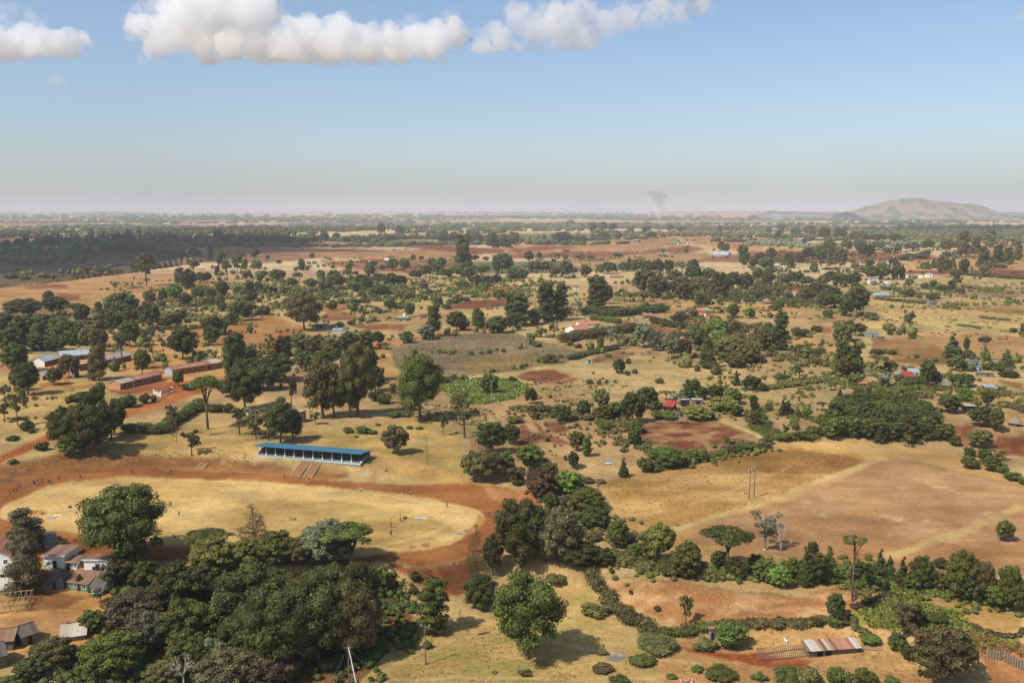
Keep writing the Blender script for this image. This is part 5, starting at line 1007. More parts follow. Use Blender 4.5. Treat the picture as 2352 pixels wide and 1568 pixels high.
scrub('D', [(1400, 1270), (1700, 1310), (1960, 1290), (2352, 1390), (2352, 1420), (2100, 1370), (1850, 1330), (1500, 1330)], 700, 1.3, 'g', 'green undergrowth along the wooded bank on the right')
scrub('D', [(1190, 940), (1400, 930), (1480, 980), (1420, 1040), (1300, 960), (1200, 970)], 260, 1.6, 'o', 'olive undergrowth between the ploughed patches')
scrub('D', [(1480, 1060), (1700, 1030), (1760, 1010), (1740, 1030), (1560, 1080)], 200, 1.6, 'g', 'green scrub along the lower edge of the big ploughed plot')
scrub('D', [(0, 880), (110, 900), (130, 960), (0, 990)], 70, 1.2, 'o', 'low scrub beside the school playing field')
scrub('D', [(240, 1330), (420, 1300), (900, 1330), (940, 1400), (860, 1540), (600, 1600), (100, 1600), (200, 1500)], 1300, 1.5, 'k', 'dark undergrowth under the near grove of great trees')
scrub('D', [(580, 780), (880, 770), (900, 830), (700, 860), (560, 840)], 260, 2.0, 'k', 'dark undergrowth below the bushes along the orange road')
scrub('D', [(160, 730), (420, 700), (460, 760), (300, 800), (180, 790)], 300, 2.4, 'k', 'dark undergrowth in the grove behind the school')
scrub('D', [(700, 590), (1200, 590), (1500, 590), (1500, 612), (1100, 620), (720, 615)], 300, 3.2, 'o', 'low olive scrub between the tan and red fields')
def tufts(name, X, Y, size, c, label, h=1.0, n_per=5, spread=.5):
    r = np.random.default_rng(len(X)); n = len(X) * n_per; k = np.repeat(np.arange(len(X)), n_per); s = size * r.uniform(.5, 1.4, len(X))[k]
    px = X[k] + r.normal(0, spread, n) * s; py = Y[k] + r.normal(0, spread, n) * s; a = r.uniform(0, 6.28, n); z = hgt(px, py) - .03
    dx = np.cos(a) * s * .45; dy = np.sin(a) * s * .45; lx = r.normal(0, .3, n) * s; ly = r.normal(0, .3, n) * s; H = s * h * r.uniform(.5, 1.2, n)
    V = np.stack([np.stack([px - dx, py - dy, z], 1), np.stack([px + dx, py + dy, z], 1), np.stack([px + lx + dx * .5, py + ly + dy * .5, z + H], 1), np.stack([px + lx - dx * .6, py + ly - dy * .6, z + H * .9], 1)], 1).reshape(-1, 3)
    mesh_obj(name, np_mesh(name, V, np.arange(4 * n).reshape(-1, 4), np.repeat(r.uniform(0, 1, n), 4)), leaf_mat(c), label=label, kind='stuff')
LEAF['S'] = lin(196, 160, 108); LEAF['G'] = lin(172, 142, 84); LEAF['H'] = lin(138, 150, 74); LEAF['B'] = lin(142, 120, 92); LEAF['T'] = lin(168, 130, 84); LEAF['Q'] = lin(134, 138, 66)
X, Y = region(GREENF, 5200); tufts('tall_grass', X, Y, .95, 'H', 'tall bright green fodder grass in the green plot', h=1.3)
X, Y = region(cv('D', [(1380, 1110), (1560, 1080), (1760, 1030), (1950, 1046), (1960, 1070), (1760, 1150), (1560, 1215), (1450, 1215)]), 700); tufts('rough_grass', X, Y, .36, 'G', 'golden rough grass tussocks in the upper right field', h=.6)
X, Y = region(cv('D', [(1380, 1110), (1560, 1080), (1760, 1030), (1950, 1046), (1960, 1070), (1760, 1150), (1560, 1215), (1450, 1215)]), 700); tufts('rough_grass', X, Y, .36, 'S', 'pale straw tussocks in the upper right field', h=.5)
X, Y = region(STUB, 1300); tufts('maize_stubble', X, Y, .26, 'S', 'pale maize stubble on the lower right red field', h=.5, n_per=3)
X, Y = region(cv('D', [(1970, 1405), (2060, 1368), (2120, 1385), (2210, 1410), (2230, 1440), (2352, 1490), (2300, 1500), (2150, 1465), (2000, 1440)]), 1600); tufts('bog_grass', X, Y, .5, 'Q', 'green rushes in the boggy meadow', h=1.0)
X, Y = region(cv('D', [(2180, 1440), (2352, 1480), (2352, 1505), (2220, 1490)]), 600); tufts('rough_grass', X, Y, .45, 'G', 'golden weeds below the oval mound')
X, Y = region(MAIZE, 3000); tufts('dry_maize', X, Y, .42, 'B', 'dry brown maize stalks standing in the large brown field', h=1.6, n_per=2)
X, Y = region(cv('R5', [(1100, 1040), (1500, 1060), (2250, 1120), (2350, 1230), (1900, 1200), (1300, 1180), (700, 1230), (0, 1330), (300, 1200)]), 500); tufts('rough_grass', X, Y, .4, 'T', 'dry grass on the bank above the running track', h=.5)
X, Y = region(cv('D', [(860, 1490), (1100, 1420), (1400, 1470), (1520, 1520), (1500, 1600), (850, 1600)]), 1300); tufts('short_grass', X, Y, .35, 'T', 'short dry grass in the near clearing', h=.4, n_per=3)
X, Y = region(cv('D', [(1500, 1480), (1640, 1450), (1980, 1450), (2100, 1520), (2160, 1568), (1540, 1568)]), 700); tufts('short_grass', X, Y, .35, 'T', 'short dry grass round the striped-roof shed', h=.4, n_per=3)
X, Y = region(cv('R6', [(1100, 560), (1500, 860), (2352, 900), (2352, 760), (1700, 700)]), 400); tufts('low_weeds', X, Y, .9, 'o', 'low olive weeds between the big trees', h=.5)
X, Y = region(cv('D', [(200, 1060), (560, 1060), (560, 1080), (200, 1080)]), 50); tufts('low_weeds', X, Y, .45, 'o', 'low weeds on the far bank of the running track', h=.4)
X, Y = region(cv('D', [(1180, 900), (1500, 860), (1900, 880), (1900, 940), (1400, 960)]), 500); tufts('low_weeds', X, Y, .8, 'o', 'low olive weeds in the pale pasture', h=.4)
X, Y = region(cv('D', [(2000, 640), (2352, 650), (2352, 790), (2020, 770)]), 500); tufts('low_weeds', X, Y, 1.6, 'o', 'low weeds in the fields at the right picture edge', h=.5)
X, Y = region(cv('D', [(880, 1330), (930, 1340), (940, 1380), (900, 1380)]), 30); tufts('low_weeds', X, Y, .8, 'g', 'green weeds at the foot of the red bank', h=.8, n_per=8)
# ------------------------------------------------------------------ buildings
HOUSES = []
def frame_at(A, B):
    a = W1(*A); b = W1(*B); x = (b - a); x.z = 0; L = x.length; x.normalize(); base = min(a.z, b.z)
    o = (a + b) / 2; return Vector((o.x, o.y, base)), math.atan2(x.y, x.x), L
def house(A, B, dep, wh, roof, mw, mr, label, cat='house', name='house', rise=None, over=.35, doors=(), wins=(), gablew=None, gable_dir=None, sheets=False, side_w=(), side_m=None, fascia=None, shift=0, minL=None, group=None):
    """A, B: ends of the front wall foot as seen. Local x along the front, y to the back"""
    o, rz, L = frame_at(A, B); L = max(L, minL or 0); e = empty(name, o, rz, label, cat, group); h = L / 2; g = -1.6
    rise = rise if rise is not None else dep * .26
    mb = MB(); mb.box(-h, h, 0, dep, g, wh)
    if roof == 'gable':   # ridge along x, gables at the short ends
        for s in (-1, 1):
            x0, x1 = (s * h, s * (h - .2)) if s < 0 else (s * (h - .2), s * h)
            mb.poly([(x0, 0, wh), (x0, dep, wh), (x0, dep / 2, wh + rise - .06), (x1, 0, wh), (x1, dep, wh), (x1, dep / 2, wh + rise - .06)], [(0, 1, 2), (3, 5, 4), (0, 3, 4, 1), (1, 4, 5, 2), (2, 5, 3, 0)])
    elif roof == 'gablef':  # ridge along y, gable faces the viewer
        mb.poly([(-h, 0, wh), (h, 0, wh), (0, 0, wh + rise - .06), (-h, dep, wh), (h, dep, wh), (0, dep, wh + rise - .06)], [(0, 1, 2), (3, 5, 4), (0, 3, 4, 1), (1, 4, 5, 2), (2, 5, 3, 0)])
    elif roof == 'mono':  # high at the front, falls to the back
        mb.poly([(-h, 0, wh), (h, 0, wh), (-h, dep, wh), (h, dep, wh), (-h, 0, wh + rise - .05), (h, 0, wh + rise - .05)], [(0, 1, 5, 4), (0, 4, 2), (1, 3, 5), (2, 4, 5, 3)])
    elif roof == 'monob':  # high at the back
        mb.poly([(-h, 0, wh), (h, 0, wh), (-h, dep, wh), (h, dep, wh), (-h, dep, wh + rise - .05), (h, dep, wh + rise - .05)], [(2, 3, 5, 4)[::-1], (0, 2, 4), (1, 5, 3), (0, 4, 5, 1)])
    wall = mb.build('wall', mw, e)
    t = .07
    def slab(x0, x1, y0, z0, y1, z1, nm='roof', m=mr):
        r = MB(); r.hexa([(x0, y0, z0), (x1, y0, z0), (x1, y1, z1), (x0, y1, z1), (x0, y0, z0 + t), (x1, y0, z0 + t), (x1, y1, z1 + t), (x0, y1, z1 + t)]); return r.build(nm, m, e)
    def slabs(y0, z0, y1, z1):
        if not sheets: return slab(-h - over, h + over, y0, z0, y1, z1)
        n = max(2, int((L + 2 * over) / sheets)); r = random.Random(int(L * 10)); w = (L + 2 * over) / n
        for i in range(n):
            xa = -h - over + w * i; d = .012 * (i % 2); slab(xa + .01, xa + w - .01, y0 - r.uniform(0, .12), z0 + d, y1, z1 + d, 'roof_sheet', mr if not isinstance(mr, (tuple, list)) else mr[r.choice([0, 0, 1, 1, 2]) % len(mr)])
    if roof == 'gable':
        k = rise / (dep / 2); slabs(-over, wh - over * k, dep / 2, wh + rise); slab(-h - over, h + over, dep + over, wh - over * k, dep / 2 + .004, wh + rise + .003, m=mr if not isinstance(mr, (tuple, list)) else mr[0])
        MB().box(-h - over, h + over, dep / 2 - .16, dep / 2 + .16, wh + rise + t + .004, wh + rise + t + .05).build('ridge_cap', mr if not isinstance(mr, (tuple, list)) else mr[0], e)
    elif roof == 'gablef':
        k = rise / h
        for s in (-1, 1):
            r = MB(); xe = s * (h + over); r.hexa([(xe, -over, wh - over * k), (s * .003, -over, wh + rise), (s * .003, dep + over, wh + rise), (xe, dep + over, wh - over * k)] + [(xe, -over, wh - over * k + t), (s * .003, -over, wh + rise + t), (s * .003, dep + over, wh + rise + t), (xe, dep + over, wh - over * k + t)])
            r.build('roof', mr, e)
    elif roof == 'mono': k = rise / dep; slabs(-over, wh + rise + over * k, dep + over, wh - over * k)
    elif roof == 'monob': k = rise / dep; slabs(-over, wh - over * k, dep + over, wh + rise + over * k)
    elif roof == 'flat': slabs(-over, wh + .02, dep + over, wh + .02)
    elif roof == 'hip':
        q = min(dep / 2, h) * .95; x0 = -h - over; x1 = h + over; y0 = -over; y1 = dep + over; zb = wh - .06; zr = wh + rise
        r = MB(); r.poly([(x0, y0, zb), (x1, y0, zb), (x1, y1, zb), (x0, y1, zb), (-h + q, dep / 2, zr), (h - q, dep / 2, zr)], [(0, 1, 5, 4), (1, 2, 5), (2, 3, 4, 5), (3, 0, 4), (3, 2, 1, 0)]); r.build('roof', mr, e)
    if fascia is not None: MB().box(-h - over, h + over, -over - .06, -over - .004, wh + (rise if roof == 'mono' else 0) - .16, wh + (rise if roof == 'mono' else 0) + .14).build('fascia_board', fascia, e)
    if gablew is not None:  # painted gable end / end wall seen on one side
        s = gable_dir or -1; x0 = s * (h + .012); g_ = MB()
        P = [(x0, 0.02, -.2), (x0, dep - .02, -.2), (x0, dep - .02, wh), (x0, dep / 2, wh + (rise - .1 if roof == 'gable' else 0)), (x0, .02, wh)]
        Q = [(p[0] + s * .03, p[1], p[2]) for p in P]; f = [(0, 1, 2, 3, 4), (9, 8, 7, 6, 5)] + [(i, i + 5, (i + 1) % 5 + 5, (i + 1) % 5) for i in range(5)]
        if s > 0: f = [tuple(reversed(q)) for q in f]
        g_.poly(P + Q, f); g_.build('end_wall', gablew, e)
    for x, w, hh in doors:
        d = MB().box(x * h - w / 2, x * h + w / 2, -.05, -.003, -.02, hh).build('door', M_DARK, e)
        f = MB(); f.box(x * h - w / 2 - .1, x * h - w / 2, -.07, -.003, -.02, hh + .1); f.box(x * h + w / 2, x * h + w / 2 + .1, -.07, -.003, -.02, hh + .1); f.box(x * h - w / 2, x * h + w / 2, -.07, -.003, hh, hh + .1); f.build('frame', M_WOOD, d)
    for x, z, w, hh in wins:
        f = MB(); a0, a1 = x * h - w / 2, x * h + w / 2
        f.box(a0 - .08, a0, -.07, -.003, z - .08, z + hh + .08); f.box(a1, a1 + .08, -.07, -.003, z - .08, z + hh + .08); f.box(a0, a1, -.07, -.003, z - .08, z); f.box(a0, a1, -.07, -.003, z + hh, z + hh + .08); f.box(a0 + w / 2 - .02, a0 + w / 2 + .02, -.06, -.03, z, z + hh)
        f = f.build('window', M_WHITE if mw in (M_WHITE, M_GREENW, M_LITGREEN) else M_WOOD, e); MB().box(a0, a1, -.03, -.004, z, z + hh).build('pane', M_GLASS, f)
    for y, z, w, hh in side_w:
        s = gable_dir or -1; x = s * (h + .05); f = MB().box(min(x, x + s * .03), max(x, x + s * .03), y - w / 2 - .06, y + w / 2 + .06, z - .06, z + hh + .06).build('window', M_WOOD, e)
        MB().box(min(x, x + s * .045), max(x, x + s * .045), y - w / 2, y + w / 2, z, z + hh).build('pane', M_GLASS, f)
    HOUSES.append((label, A)); return e
def W_(n, z=1.1, w=1.0, h=.9, a=-.85, b=.85): return [(a + (b - a) * i / max(1, n - 1), z, w, h) for i in range(n)]
# school, upper left
def z1(u, v): return cv('Z1', [(u, v)])[0]
def z2(u, v): return cv('Z2', [(u, v)])[0]
def z3(u, v): return cv('Z3', [(u, v)])[0]
SG = 'school buildings on the left'
house(z1(222, 486), z1(520, 380), 7, 2.9, 'gable', M_BRICK, M_BLUEZ, 'pink-walled school building with a pale blue roof, nearest the left picture edge', 'school building', 'school_building', gablew=M_PINKW, wins=W_(4), doors=[(-.3, 1, 2.1)], group=SG)
house(z1(780, 392), z1(1040, 325), 8, 3.0, 'gable', M_BRICK, M_ZINC, 'grey-roofed brick school building with a cream gable, left end of the long row', 'school building', 'school_building', gablew=M_WHITE, wins=W_(5), doors=[(.2, 1, 2.1)], group=SG)
house(z1(1050, 300), z1(1560, 262), 9, 3.0, 'gable', M_BRICK, M_ZINC, 'longest grey-roofed brick school building, middle of the row behind the round tree', 'school building', 'school_building', wins=W_(9), doors=[(.5, 1.1, 2.2), (-.4, 1, 2.1)], group=SG)
house(z1(1850, 378), z1(2285, 272), 8, 3.0, 'gable', M_BRICK, M_ZINCT, 'tan-grey roofed brick school building at the right end of the row', 'school building', 'school_building', gablew=M_WHITE, wins=W_(6), doors=[(-.1, 1, 2.1)], group=SG)
house(z1(1390, 470), z1(1640, 425), 6, 2.8, 'mono', M_BRICK, M_ZINC, 'small low grey-roofed brick block behind the tall tree in the school yard', 'school building', 'school_building', rise=.8, wins=W_(3), group=SG)
house(z1(1760, 398), z1(1900, 368), 5, 2.3, 'mono', M_BRICK, M_RUST, 'small lean-to with a rusty roof before the tan-grey roofed school building', 'shed', 'lean_to_shed', rise=.9, doors=[(0, 1, 1.9)], group=SG)
house(z1(748, 634), z1(880, 600), 4.2, 2.6, 'gable', M_BRICK, M_ZINC, 'tiny pink-gabled house with a pale roof beside the bright green tree', 'house', 'house', gablew=M_PINKW, wins=[(0, 1.0, 1.1, 1.0)], doors=[(.75, .8, 2)])
house(z1(1300, 588), z1(1382, 570), 1.8, 2.7, 'mono', M_TEALWALL, M_ZINC, 'narrow green latrine with a white side under the leaning tree', 'latrine', 'latrine', rise=.4, gablew=M_WHITE, doors=[(0, .8, 1.9)])
house(z2(316, 795), z2(545, 735), 6.5, 3.0, 'gable', M_MUD, M_ZINCT, 'brick school block with a pale tan roof and orange end wall, lower yard', 'school building', 'school_building', rise=1.3, gablew=M_PINKW, wins=[(-.3, 1.2, 1.1, 1.0), (.7, 1.2, .8, .8)], group=SG)
house(z2(548, 734), z2(1040, 618), 6.5, 3.0, 'gable', M_MUD, M_RUST, 'long rusty-roofed brick school block in the lower yard, beyond the pale-roofed part', 'school building', 'school_building', rise=1.3, over=.3, wins=[(-.62, 1.2, 1.2, 1.1), (-.2, 1.3, .8, .8), (.33, 1.2, 1.1, 1.0), (.75, 1.2, .8, .8)], group=SG)
house(z2(1222, 552), z2(1900, 440), 6.5, 3.2, 'gable', M_MUD, M_RUST, 'longest rusty-roofed school block with a white corrugated end wall', 'school building', 'school_building', rise=1.3, gablew=M_BLUEZ, wins=W_(6, 1.3, .8, .8), doors=[(.9, 1.1, 2.3), (-.5, 1.0, 2.2)], group=SG)
house(z2(1905, 439), z2(2110, 402), 6.0, 3.2, 'monob', M_MUD, M_ZINCT, 'pale-roofed open end bay joined to the longest rusty-roofed school block', 'school building', 'school_building', rise=1.0, doors=[(.55, 1.6, 2.4)], group=SG)
# gate with sign boards
def gate():
    o, rz, L = frame_at(z2(1020, 915), z2(1215, 838)); e = empty('school_sign', o, rz, 'white-pillared school entrance sign with a long blank-looking board beside the orange road', 'sign')
    h = L / 2; MB().box(-h + .5, h - .3, -.12, .12, .9, 2.1).build('sign_board', plain('purple_grey_paint', lin(120, 96, 110), var=.1), e)
    MB().box(-h + .9, h - .8, -.135, -.123, 1.1, 1.9).build('sign_face', M_WHITE, e)
    tx = MB(); r = random.Random(4)
    for row in (1.62, 1.34):
        x = -h + 1.1
        while x < h - 1.1: w = r.uniform(.12, .5); tx.box(x, min(x + w, h - 1), -.145, -.137, row, row + .1); x += w + .12
    tx.build('lettering', plain('faded_ink', lin(120, 116, 140), var=.1), e, kind='stuff')
    for x in (-h, h): MB().lathe([(.34, -1), (.34, 2.2), (.42, 2.22), (.42, 2.4), (.1, 2.62)], 10, x, 0).build('pillar', M_WHITE, e)
    # the side panel swinging back to the left
    a = (W1(*z2(895, 865)) - o); a = Matrix.Rotation(-rz, 3, 'Z') @ a
    d = Vector((a.x + h, a.y, 0)); n = d.length; d.normalize(); px_, py_ = -d.y, d.x
    P = [Vector((-h, 0, 0)) + d * .5, Vector((-h, 0, 0)) + d * (n - .4)]
    q = [P[0] + Vector((px_, py_, 0)) * -.08, P[1] + Vector((px_, py_, 0)) * -.08, P[1] + Vector((px_, py_, 0)) * .08, P[0] + Vector((px_, py_, 0)) * .08]
    MB().hexa([(v.x, v.y, -.3) for v in q] + [(v.x, v.y, 1.7) for v in q]).build('side_panel', plain('grey_white_panel', lin(206, 202, 196), var=.1), e)
    MB().lathe([(.28, -1), (.28, 1.8), (.34, 1.82), (.34, 2.0), (.1, 2.15)], 10, a.x, a.y).build('pillar', M_WHITE, e)
gate()
# grandstand
def stand():
    o, rz, L = frame_at((591, 1045), (830, 1069)); g = W1(591, 1045).z
    o.z = max(W1(591, 1045).z, W1(830, 1069).z) + .05
    e = empty('grandstand', o, rz, 'long open grandstand with a blue roof above the running track', 'grandstand'); h = L / 2; D_ = 6.6; HF, HB = 3.5, 2.75
    MB().box(-h - .2, h + .2, -1.0, D_, -2.2, .25).build('floor_slab', M_CONC, e)
    MB().box(-h - .2, h * .12, -1.06, -1.003, -.25, .28).build('plinth', M_BLUEWHITE, e); MB().box(h * .125, h + .2, -1.06, -1.003, -.25, .28).build('plinth', plain('pale_aqua_paint', lin(186, 220, 222), var=.08), e)
    for i in range(5): MB().box(-h, h, 1.6 + i * .8, D_ - .25, .25 + i * .36, .25 + (i + 1) * .36 - .004).build('seating_step', M_SEAT, e)
    n = 11; bays = 11
    for i in range(bays):
        x0 = -h + L * i / bays; x1 = -h + L * (i + 1) / bays; m = M_BLUEWALL if 4 <= i <= 6 else M_TEALWALL if i in (3, 7) else M_SEAT
        MB().box(x0 + .01, x1 - .01, D_ - .22, D_ - .02, .25, HB - .05).build('back_panel', m, e)
        b = MB(); b.tube((x0, .0, .25), (x0, .0, HF - .08), .085, n=8); p = b.build('post', plain('dark_post_paint', (.05, .06, .08), var=.2), e)
        c = MB(); c.box(x0 - .2, x0 + .2, -.2, .2, .25, .85); c.build('post_base', M_WHITE, p)
        for k in range(3): MB().box(x0 - .1, x0 + .1, -.1, .1, 1.25 + k * .7, 1.5 + k * .7).build('white_band', M_WHITE, p)
    p = MB().tube((h, 0, .25), (h, 0, HF - .08), .085, n=8).build('post', plain('dark_post_paint', (.05, .06, .08)), e); MB().box(h - .2, h + .2, -.2, .2, .25, .85).build('post_base', M_WHITE, p)
    for x in (-.28, -.1, .21): MB().box(x * h - .45, x * h + .45, -.02 + D_ - .3, D_ - .225, HB - 1.25, HB - .1).build('board', M_TAN, e)
    for s, m in ((-1, M_SEAT), (1, M_GREYW)):
        w = MB(); x = s * (h + .1)
        for i in range(5): w.box(x - .1, x + .1, 1.2 + i * 1.05, 2.25 + i * 1.05 - (.003 if i < 4 else 0), -1.5, .95 + i * .38)
        w = w.build('end_wall', m, e)
        for i in range(3): MB().box(x - .14, x + .14, 2.5 + i * 1.2, 3.3 + i * 1.2, 1.75 + i * .28, 2.0 + i * .28).build('rail', plain('dark_post_paint', (.05, .06, .08)), e)
        for i in range(5): MB().box(x - .16, x + .16, 1.0 + i * 1.05, 1.2 + i * 1.05, .75 + i * .38, 1.0 + i * .38).build('white_block', M_WHITE, e)
    nr = 22
    for i in range(nr):
        w = (L + 1.4) / nr; x0 = -h - .7 + w * i; r = MB(); t = .08; y0, y1 = -.9, D_ + .5
        r.hexa([(x0 + .004, y0, HF), (x0 + w - .004, y0, HF), (x0 + w - .004, y1, HB), (x0 + .004, y1, HB), (x0 + .004, y0, HF + t), (x0 + w - .004, y0, HF + t), (x0 + w - .004, y1, HB + t), (x0 + .004, y1, HB + t)]); r.build('roof_sheet', M_BLUE, e)
    MB().box(-h - .7, h + .7, -1.0, -.91, HF - .16, HF + .1).build('fascia_board', M_BLUE, e)
    for y, z in ((.0, HF - .1), (3.2, HF - .45), (D_ - .3, HB - .05)): MB().box(-h - .5, h + .5, y - .06, y + .06, z - .14, z).build('roof_beam', M_WOOD, e)
    return e
stand()
def stairway(T, B_, label, w=2.2):
    a = W1(*T); b = W1(*B_); o = b; v = a - b; rz = math.atan2(v.y, v.x); L = math.hypot(v.x, v.y); H = v.z
    e = empty('stone_stairway', o, rz, label, 'stairway', 'stone stairways below the grandstand'); n = max(6, int(L / .55))
    for i in range(n): MB().box(L * i / n, L * (i + 1) / n - .01, -w / 2, w / 2, H * i / n - .6, H * (i + 1) / n + .06).build('step', plain('clay_step', lin(176, 122, 84), var=.25), e)
    r = random.Random(int(T[0]))
    for s in (-1, 1):
        m = int(L / .8)
        for i in range(m):
            x = L * (i + .5) / m; z = H * (i + .5) / m; q = .3 + r.uniform(-.05, .08)
            MB().hexa([(x - q, s * (w / 2 + .35) - q * .8, z - .5), (x + q, s * (w / 2 + .35) - q * .7, z - .5), (x + q * .9, s * (w / 2 + .35) + q * .8, z - .5), (x - q, s * (w / 2 + .35) + q * .75, z - .5), (x - q * .8, s * (w / 2 + .35) - q * .6, z + .32), (x + q * .7, s * (w / 2 + .35) - q * .6, z + .35 + r.uniform(0, .12)), (x + q * .7, s * (w / 2 + .35) + q * .6, z + .3), (x - q * .8, s * (w / 2 + .35) + q * .5, z + .36)]).build('stone', M_STONE, e)
stairway((703, 1060), (676, 1095), 'stone-edged stairway below the middle of the grandstand, left one of two'); stairway((728, 1063), (706, 1096), 'stone-edged stairway below the grandstand, right one of two', 1.9)
stairway((470, 1064), (456, 1079), 'small isolated stairway of pale steps cut in the bank above the track', 1.6)
# lower left compound
house((-75, 1332), (30, 1293 + 19), 8, 5.4, 'gablef', M_WHITE, M_RUST, 'two-storey whitewashed building with a rusty roof, at the left picture edge', 'house', 'house', rise=2.4, wins=[(.2, 3.6, 1, 1), (.7, 3.6, .8, 1), (.2, .9, 1, 1.2)], doors=[(.7, 1, 2)])
house((-60, 1336), (14, 1333), 4, 2.1, 'monob', M_LITGREEN, M_PALER, 'white lean-to with a mint wall in front of the two-storey building', 'shed', 'lean_to_shed', rise=1.3, wins=[(.4, .8, .8, .8)], doors=[(.8, .8, 1.8)])
house((-50, 1366), (30, 1366), 5, 1.4, 'monob', M_GREYW, M_PALER, 'pale pinkish canvas-like roof just above the pole frame', 'shed', 'low_shed', rise=.9)
house(z3(850, 772), z3(1046, 772), 8, 3.0, 'mono', M_WHITE, M_RUSTD, 'white-fronted house with a flat brown roof, leftmost of the row facing the yard', 'house', 'house', rise=.3, fascia=M_WHITE, doors=[(.05, .8, 1.9)], wins=[(-.6, .9, .7, .8)], minL=5, group='row of white-fronted houses')
house(z3(1160, 792), z3(1342, 790), 4.5, 1.9, 'mono', M_WHITE, M_RUSTD, 'small white-fronted house with a yellowish fascia between two longer ones', 'house', 'house', rise=.2, fascia=M_TAN, wins=[(0, .7, .6, .8), (.7, .7, .5, .8)], doors=[(-.6, .7, 1.6)], group='row of white-fronted houses')
house(z3(1470, 806), z3(1960, 822), 4, 2.8, 'mono', M_WHITE, M_RUSTD, 'long white-fronted house with dark doorways, right end of the row under the trees', 'house', 'house', rise=.25, fascia=M_WHITE, doors=[(-.3, .7, 1.2), (-.05, .9, 1.9), (.32, .5, 1.8), (.8, .8, 1.8)], group='row of white-fronted houses')
house(z3(745, 1112), z3(1110, 1112), 6, 2.3, 'hip', M_GREYW, M_DARKR, 'dark weathered hut standing in the deep shade of the ragged tree', 'hut', 'hut', rise=2.0, doors=[(.1, .8, 1.8)], wins=[(-.4, .9, .7, .7)])
house(z3(1172, 1105), z3(1525, 1166), 4.5, 2.0, 'monob', M_GREENW, M_RUSTD, 'low hut with green board walls and a rusty brown roof facing the yard', 'hut', 'hut', rise=1.2, wins=[(-.2, .8, .8, .8), (.65, .7, .9, 1.0)], doors=[(.15, .7, 1.6)])
house(z3(1595, 1212), z3(1800, 1222), 4.5, 1.9, 'monob', M_WHITE, M_DARKR, 'small hut with a steep grey-pink roof at the edge of the trees', 'hut', 'hut', rise=1.9, doors=[(-.1, .8, 1.6)], wins=[(.5, .7, .6, .6)])
house((52, 1484), (88, 1472), 5, 2.2, 'gable', M_GREYW, M_DARKR, 'dark olive ridge-roofed shed alone in the lower left yard', 'shed', 'shed', rise=1.4, doors=[(0, .9, 1.8)])
house((-30, 1497), (30, 1492), 6, 2.2, 'gable', M_GREYW, M_RUSTD, 'dark shed with a rusty roof at the left picture edge below the yard', 'shed', 'shed', rise=1.4, doors=[(.3, .9, 1.8)])
house((-40, 1545), (16, 1530), 6, 2.6, 'gable', M_GREYW, M_DARKR, 'grey-walled shed cut by the lower left picture edge', 'shed', 'shed', rise=1.6)
house((140, 1476), (196, 1468), 3.6, 1.2, 'monob', M_GREYW, M_ZINCT, 'blue-grey tin roof half hidden by shrubs in the lower left', 'shed', 'shed', rise=1.0)
house((95, 1238), (103, 1262), 3, 1.6, 'mono', M_GREYPLATE, M_DARKR, 'small grey tin booth behind the ragged tree near the track', 'shed', 'booth', rise=.3, minL=3)
def pole_frame():
    o, rz, L = frame_at((-10, 1410), (60, 1402)); e = empty('pole_frame', o, rz, 'unfinished weathered timber frame of posts and rails in the yard, left edge', 'timber frame'); h = L / 2 + .3; dp = 6.5
    for j in range(3):
        for i in range(7):
            x = -h + 2 * h * i / 6; MB().tube((x, dp * j / 2, -.6), (x, dp * j / 2, 1.75 + .25 * j), .09, .08, 6).build('post', M_STONE if i % 3 else M_WOOD, e)
    for j in range(3): MB().tube((-h - .3, dp * j / 2, 1.8 + .25 * j), (h + .3, dp * j / 2, 1.84 + .25 * j), .08, n=6).build('beam', M_STONE, e)
    for i in range(7): x = -h + 2 * h * i / 6; MB().tube((x, -.3, 1.9), (x, dp + .3, 2.45), .05, n=5).build('rafter', M_STONE, e)
    for k in range(2): MB().tube((-h, 0, .5 + k * .6), (h, 0, .55 + k * .6), .05, n=5).build('rail', M_WOOD, e); MB().tube((h, 0, .5 + k * .6), (h, dp, .6 + k * .6), .05, n=5).build('rail', M_WOOD, e)
pole_frame()
# farmsteads of the middle ground
H = house
FG = 'small farm buildings among the fields'
def hh(crop, u0, u1, v, dep, wh, roof, mw, mr, label, cat='hut', name='farm_hut', **k):
    ox, oy, s = CROP[crop]; k.setdefault('doors', [(.3, .9, 1.8)]); k.setdefault('group', FG); dv = k.pop('dv', 0)
    return house((ox + u0 * s, oy + v * s), (ox + u1 * s, oy + (v + dv) * s), dep, wh, roof, mw, mr, label, cat, name, **k)
hh('R3', 515, 605, 1216, 14, 2.6, 'gablef', M_WHITE, M_TILE, 'long salmon-roofed farmhouse with a white gable between two hedges', 'farmhouse', 'farmhouse', dv=12, rise=2.6, wins=[(0, 1, 1.2, 1)], doors=())
hh('R3', 640, 830, 1175, 7, 2.5, 'gable', M_WHITE, M_TILE, 'rear wing of the salmon-roofed farmhouse with a pale ridge end', 'farmhouse', 'farmhouse', dv=-10, rise=1.8, wins=W_(3), doors=())
hh('R3', 1055, 1150, 1040, 7, 3, 'hip', M_GREYW, M_TILE, 'pinkish hip-roofed house standing behind the thick dark hedge', 'house', 'house')
hh('R3', 1215, 1290, 1088, 5, 2, 'monob', M_GREYW, M_RUST, 'low rusty tin roof just past the right end of the thick dark hedge', rise=1.2)
hh('R3', 1700, 1775, 1072, 5, 2.6, 'monob', M_WHITE, M_RED, 'bright red-roofed hut beside a pale green roof, centre right', rise=1.6)
hh('R3', 1740, 1822, 1046, 8, 2.4, 'hip', M_GREYW, M_GREENR, 'pale green hip roof behind the bright red-roofed hut', 'house', 'house')
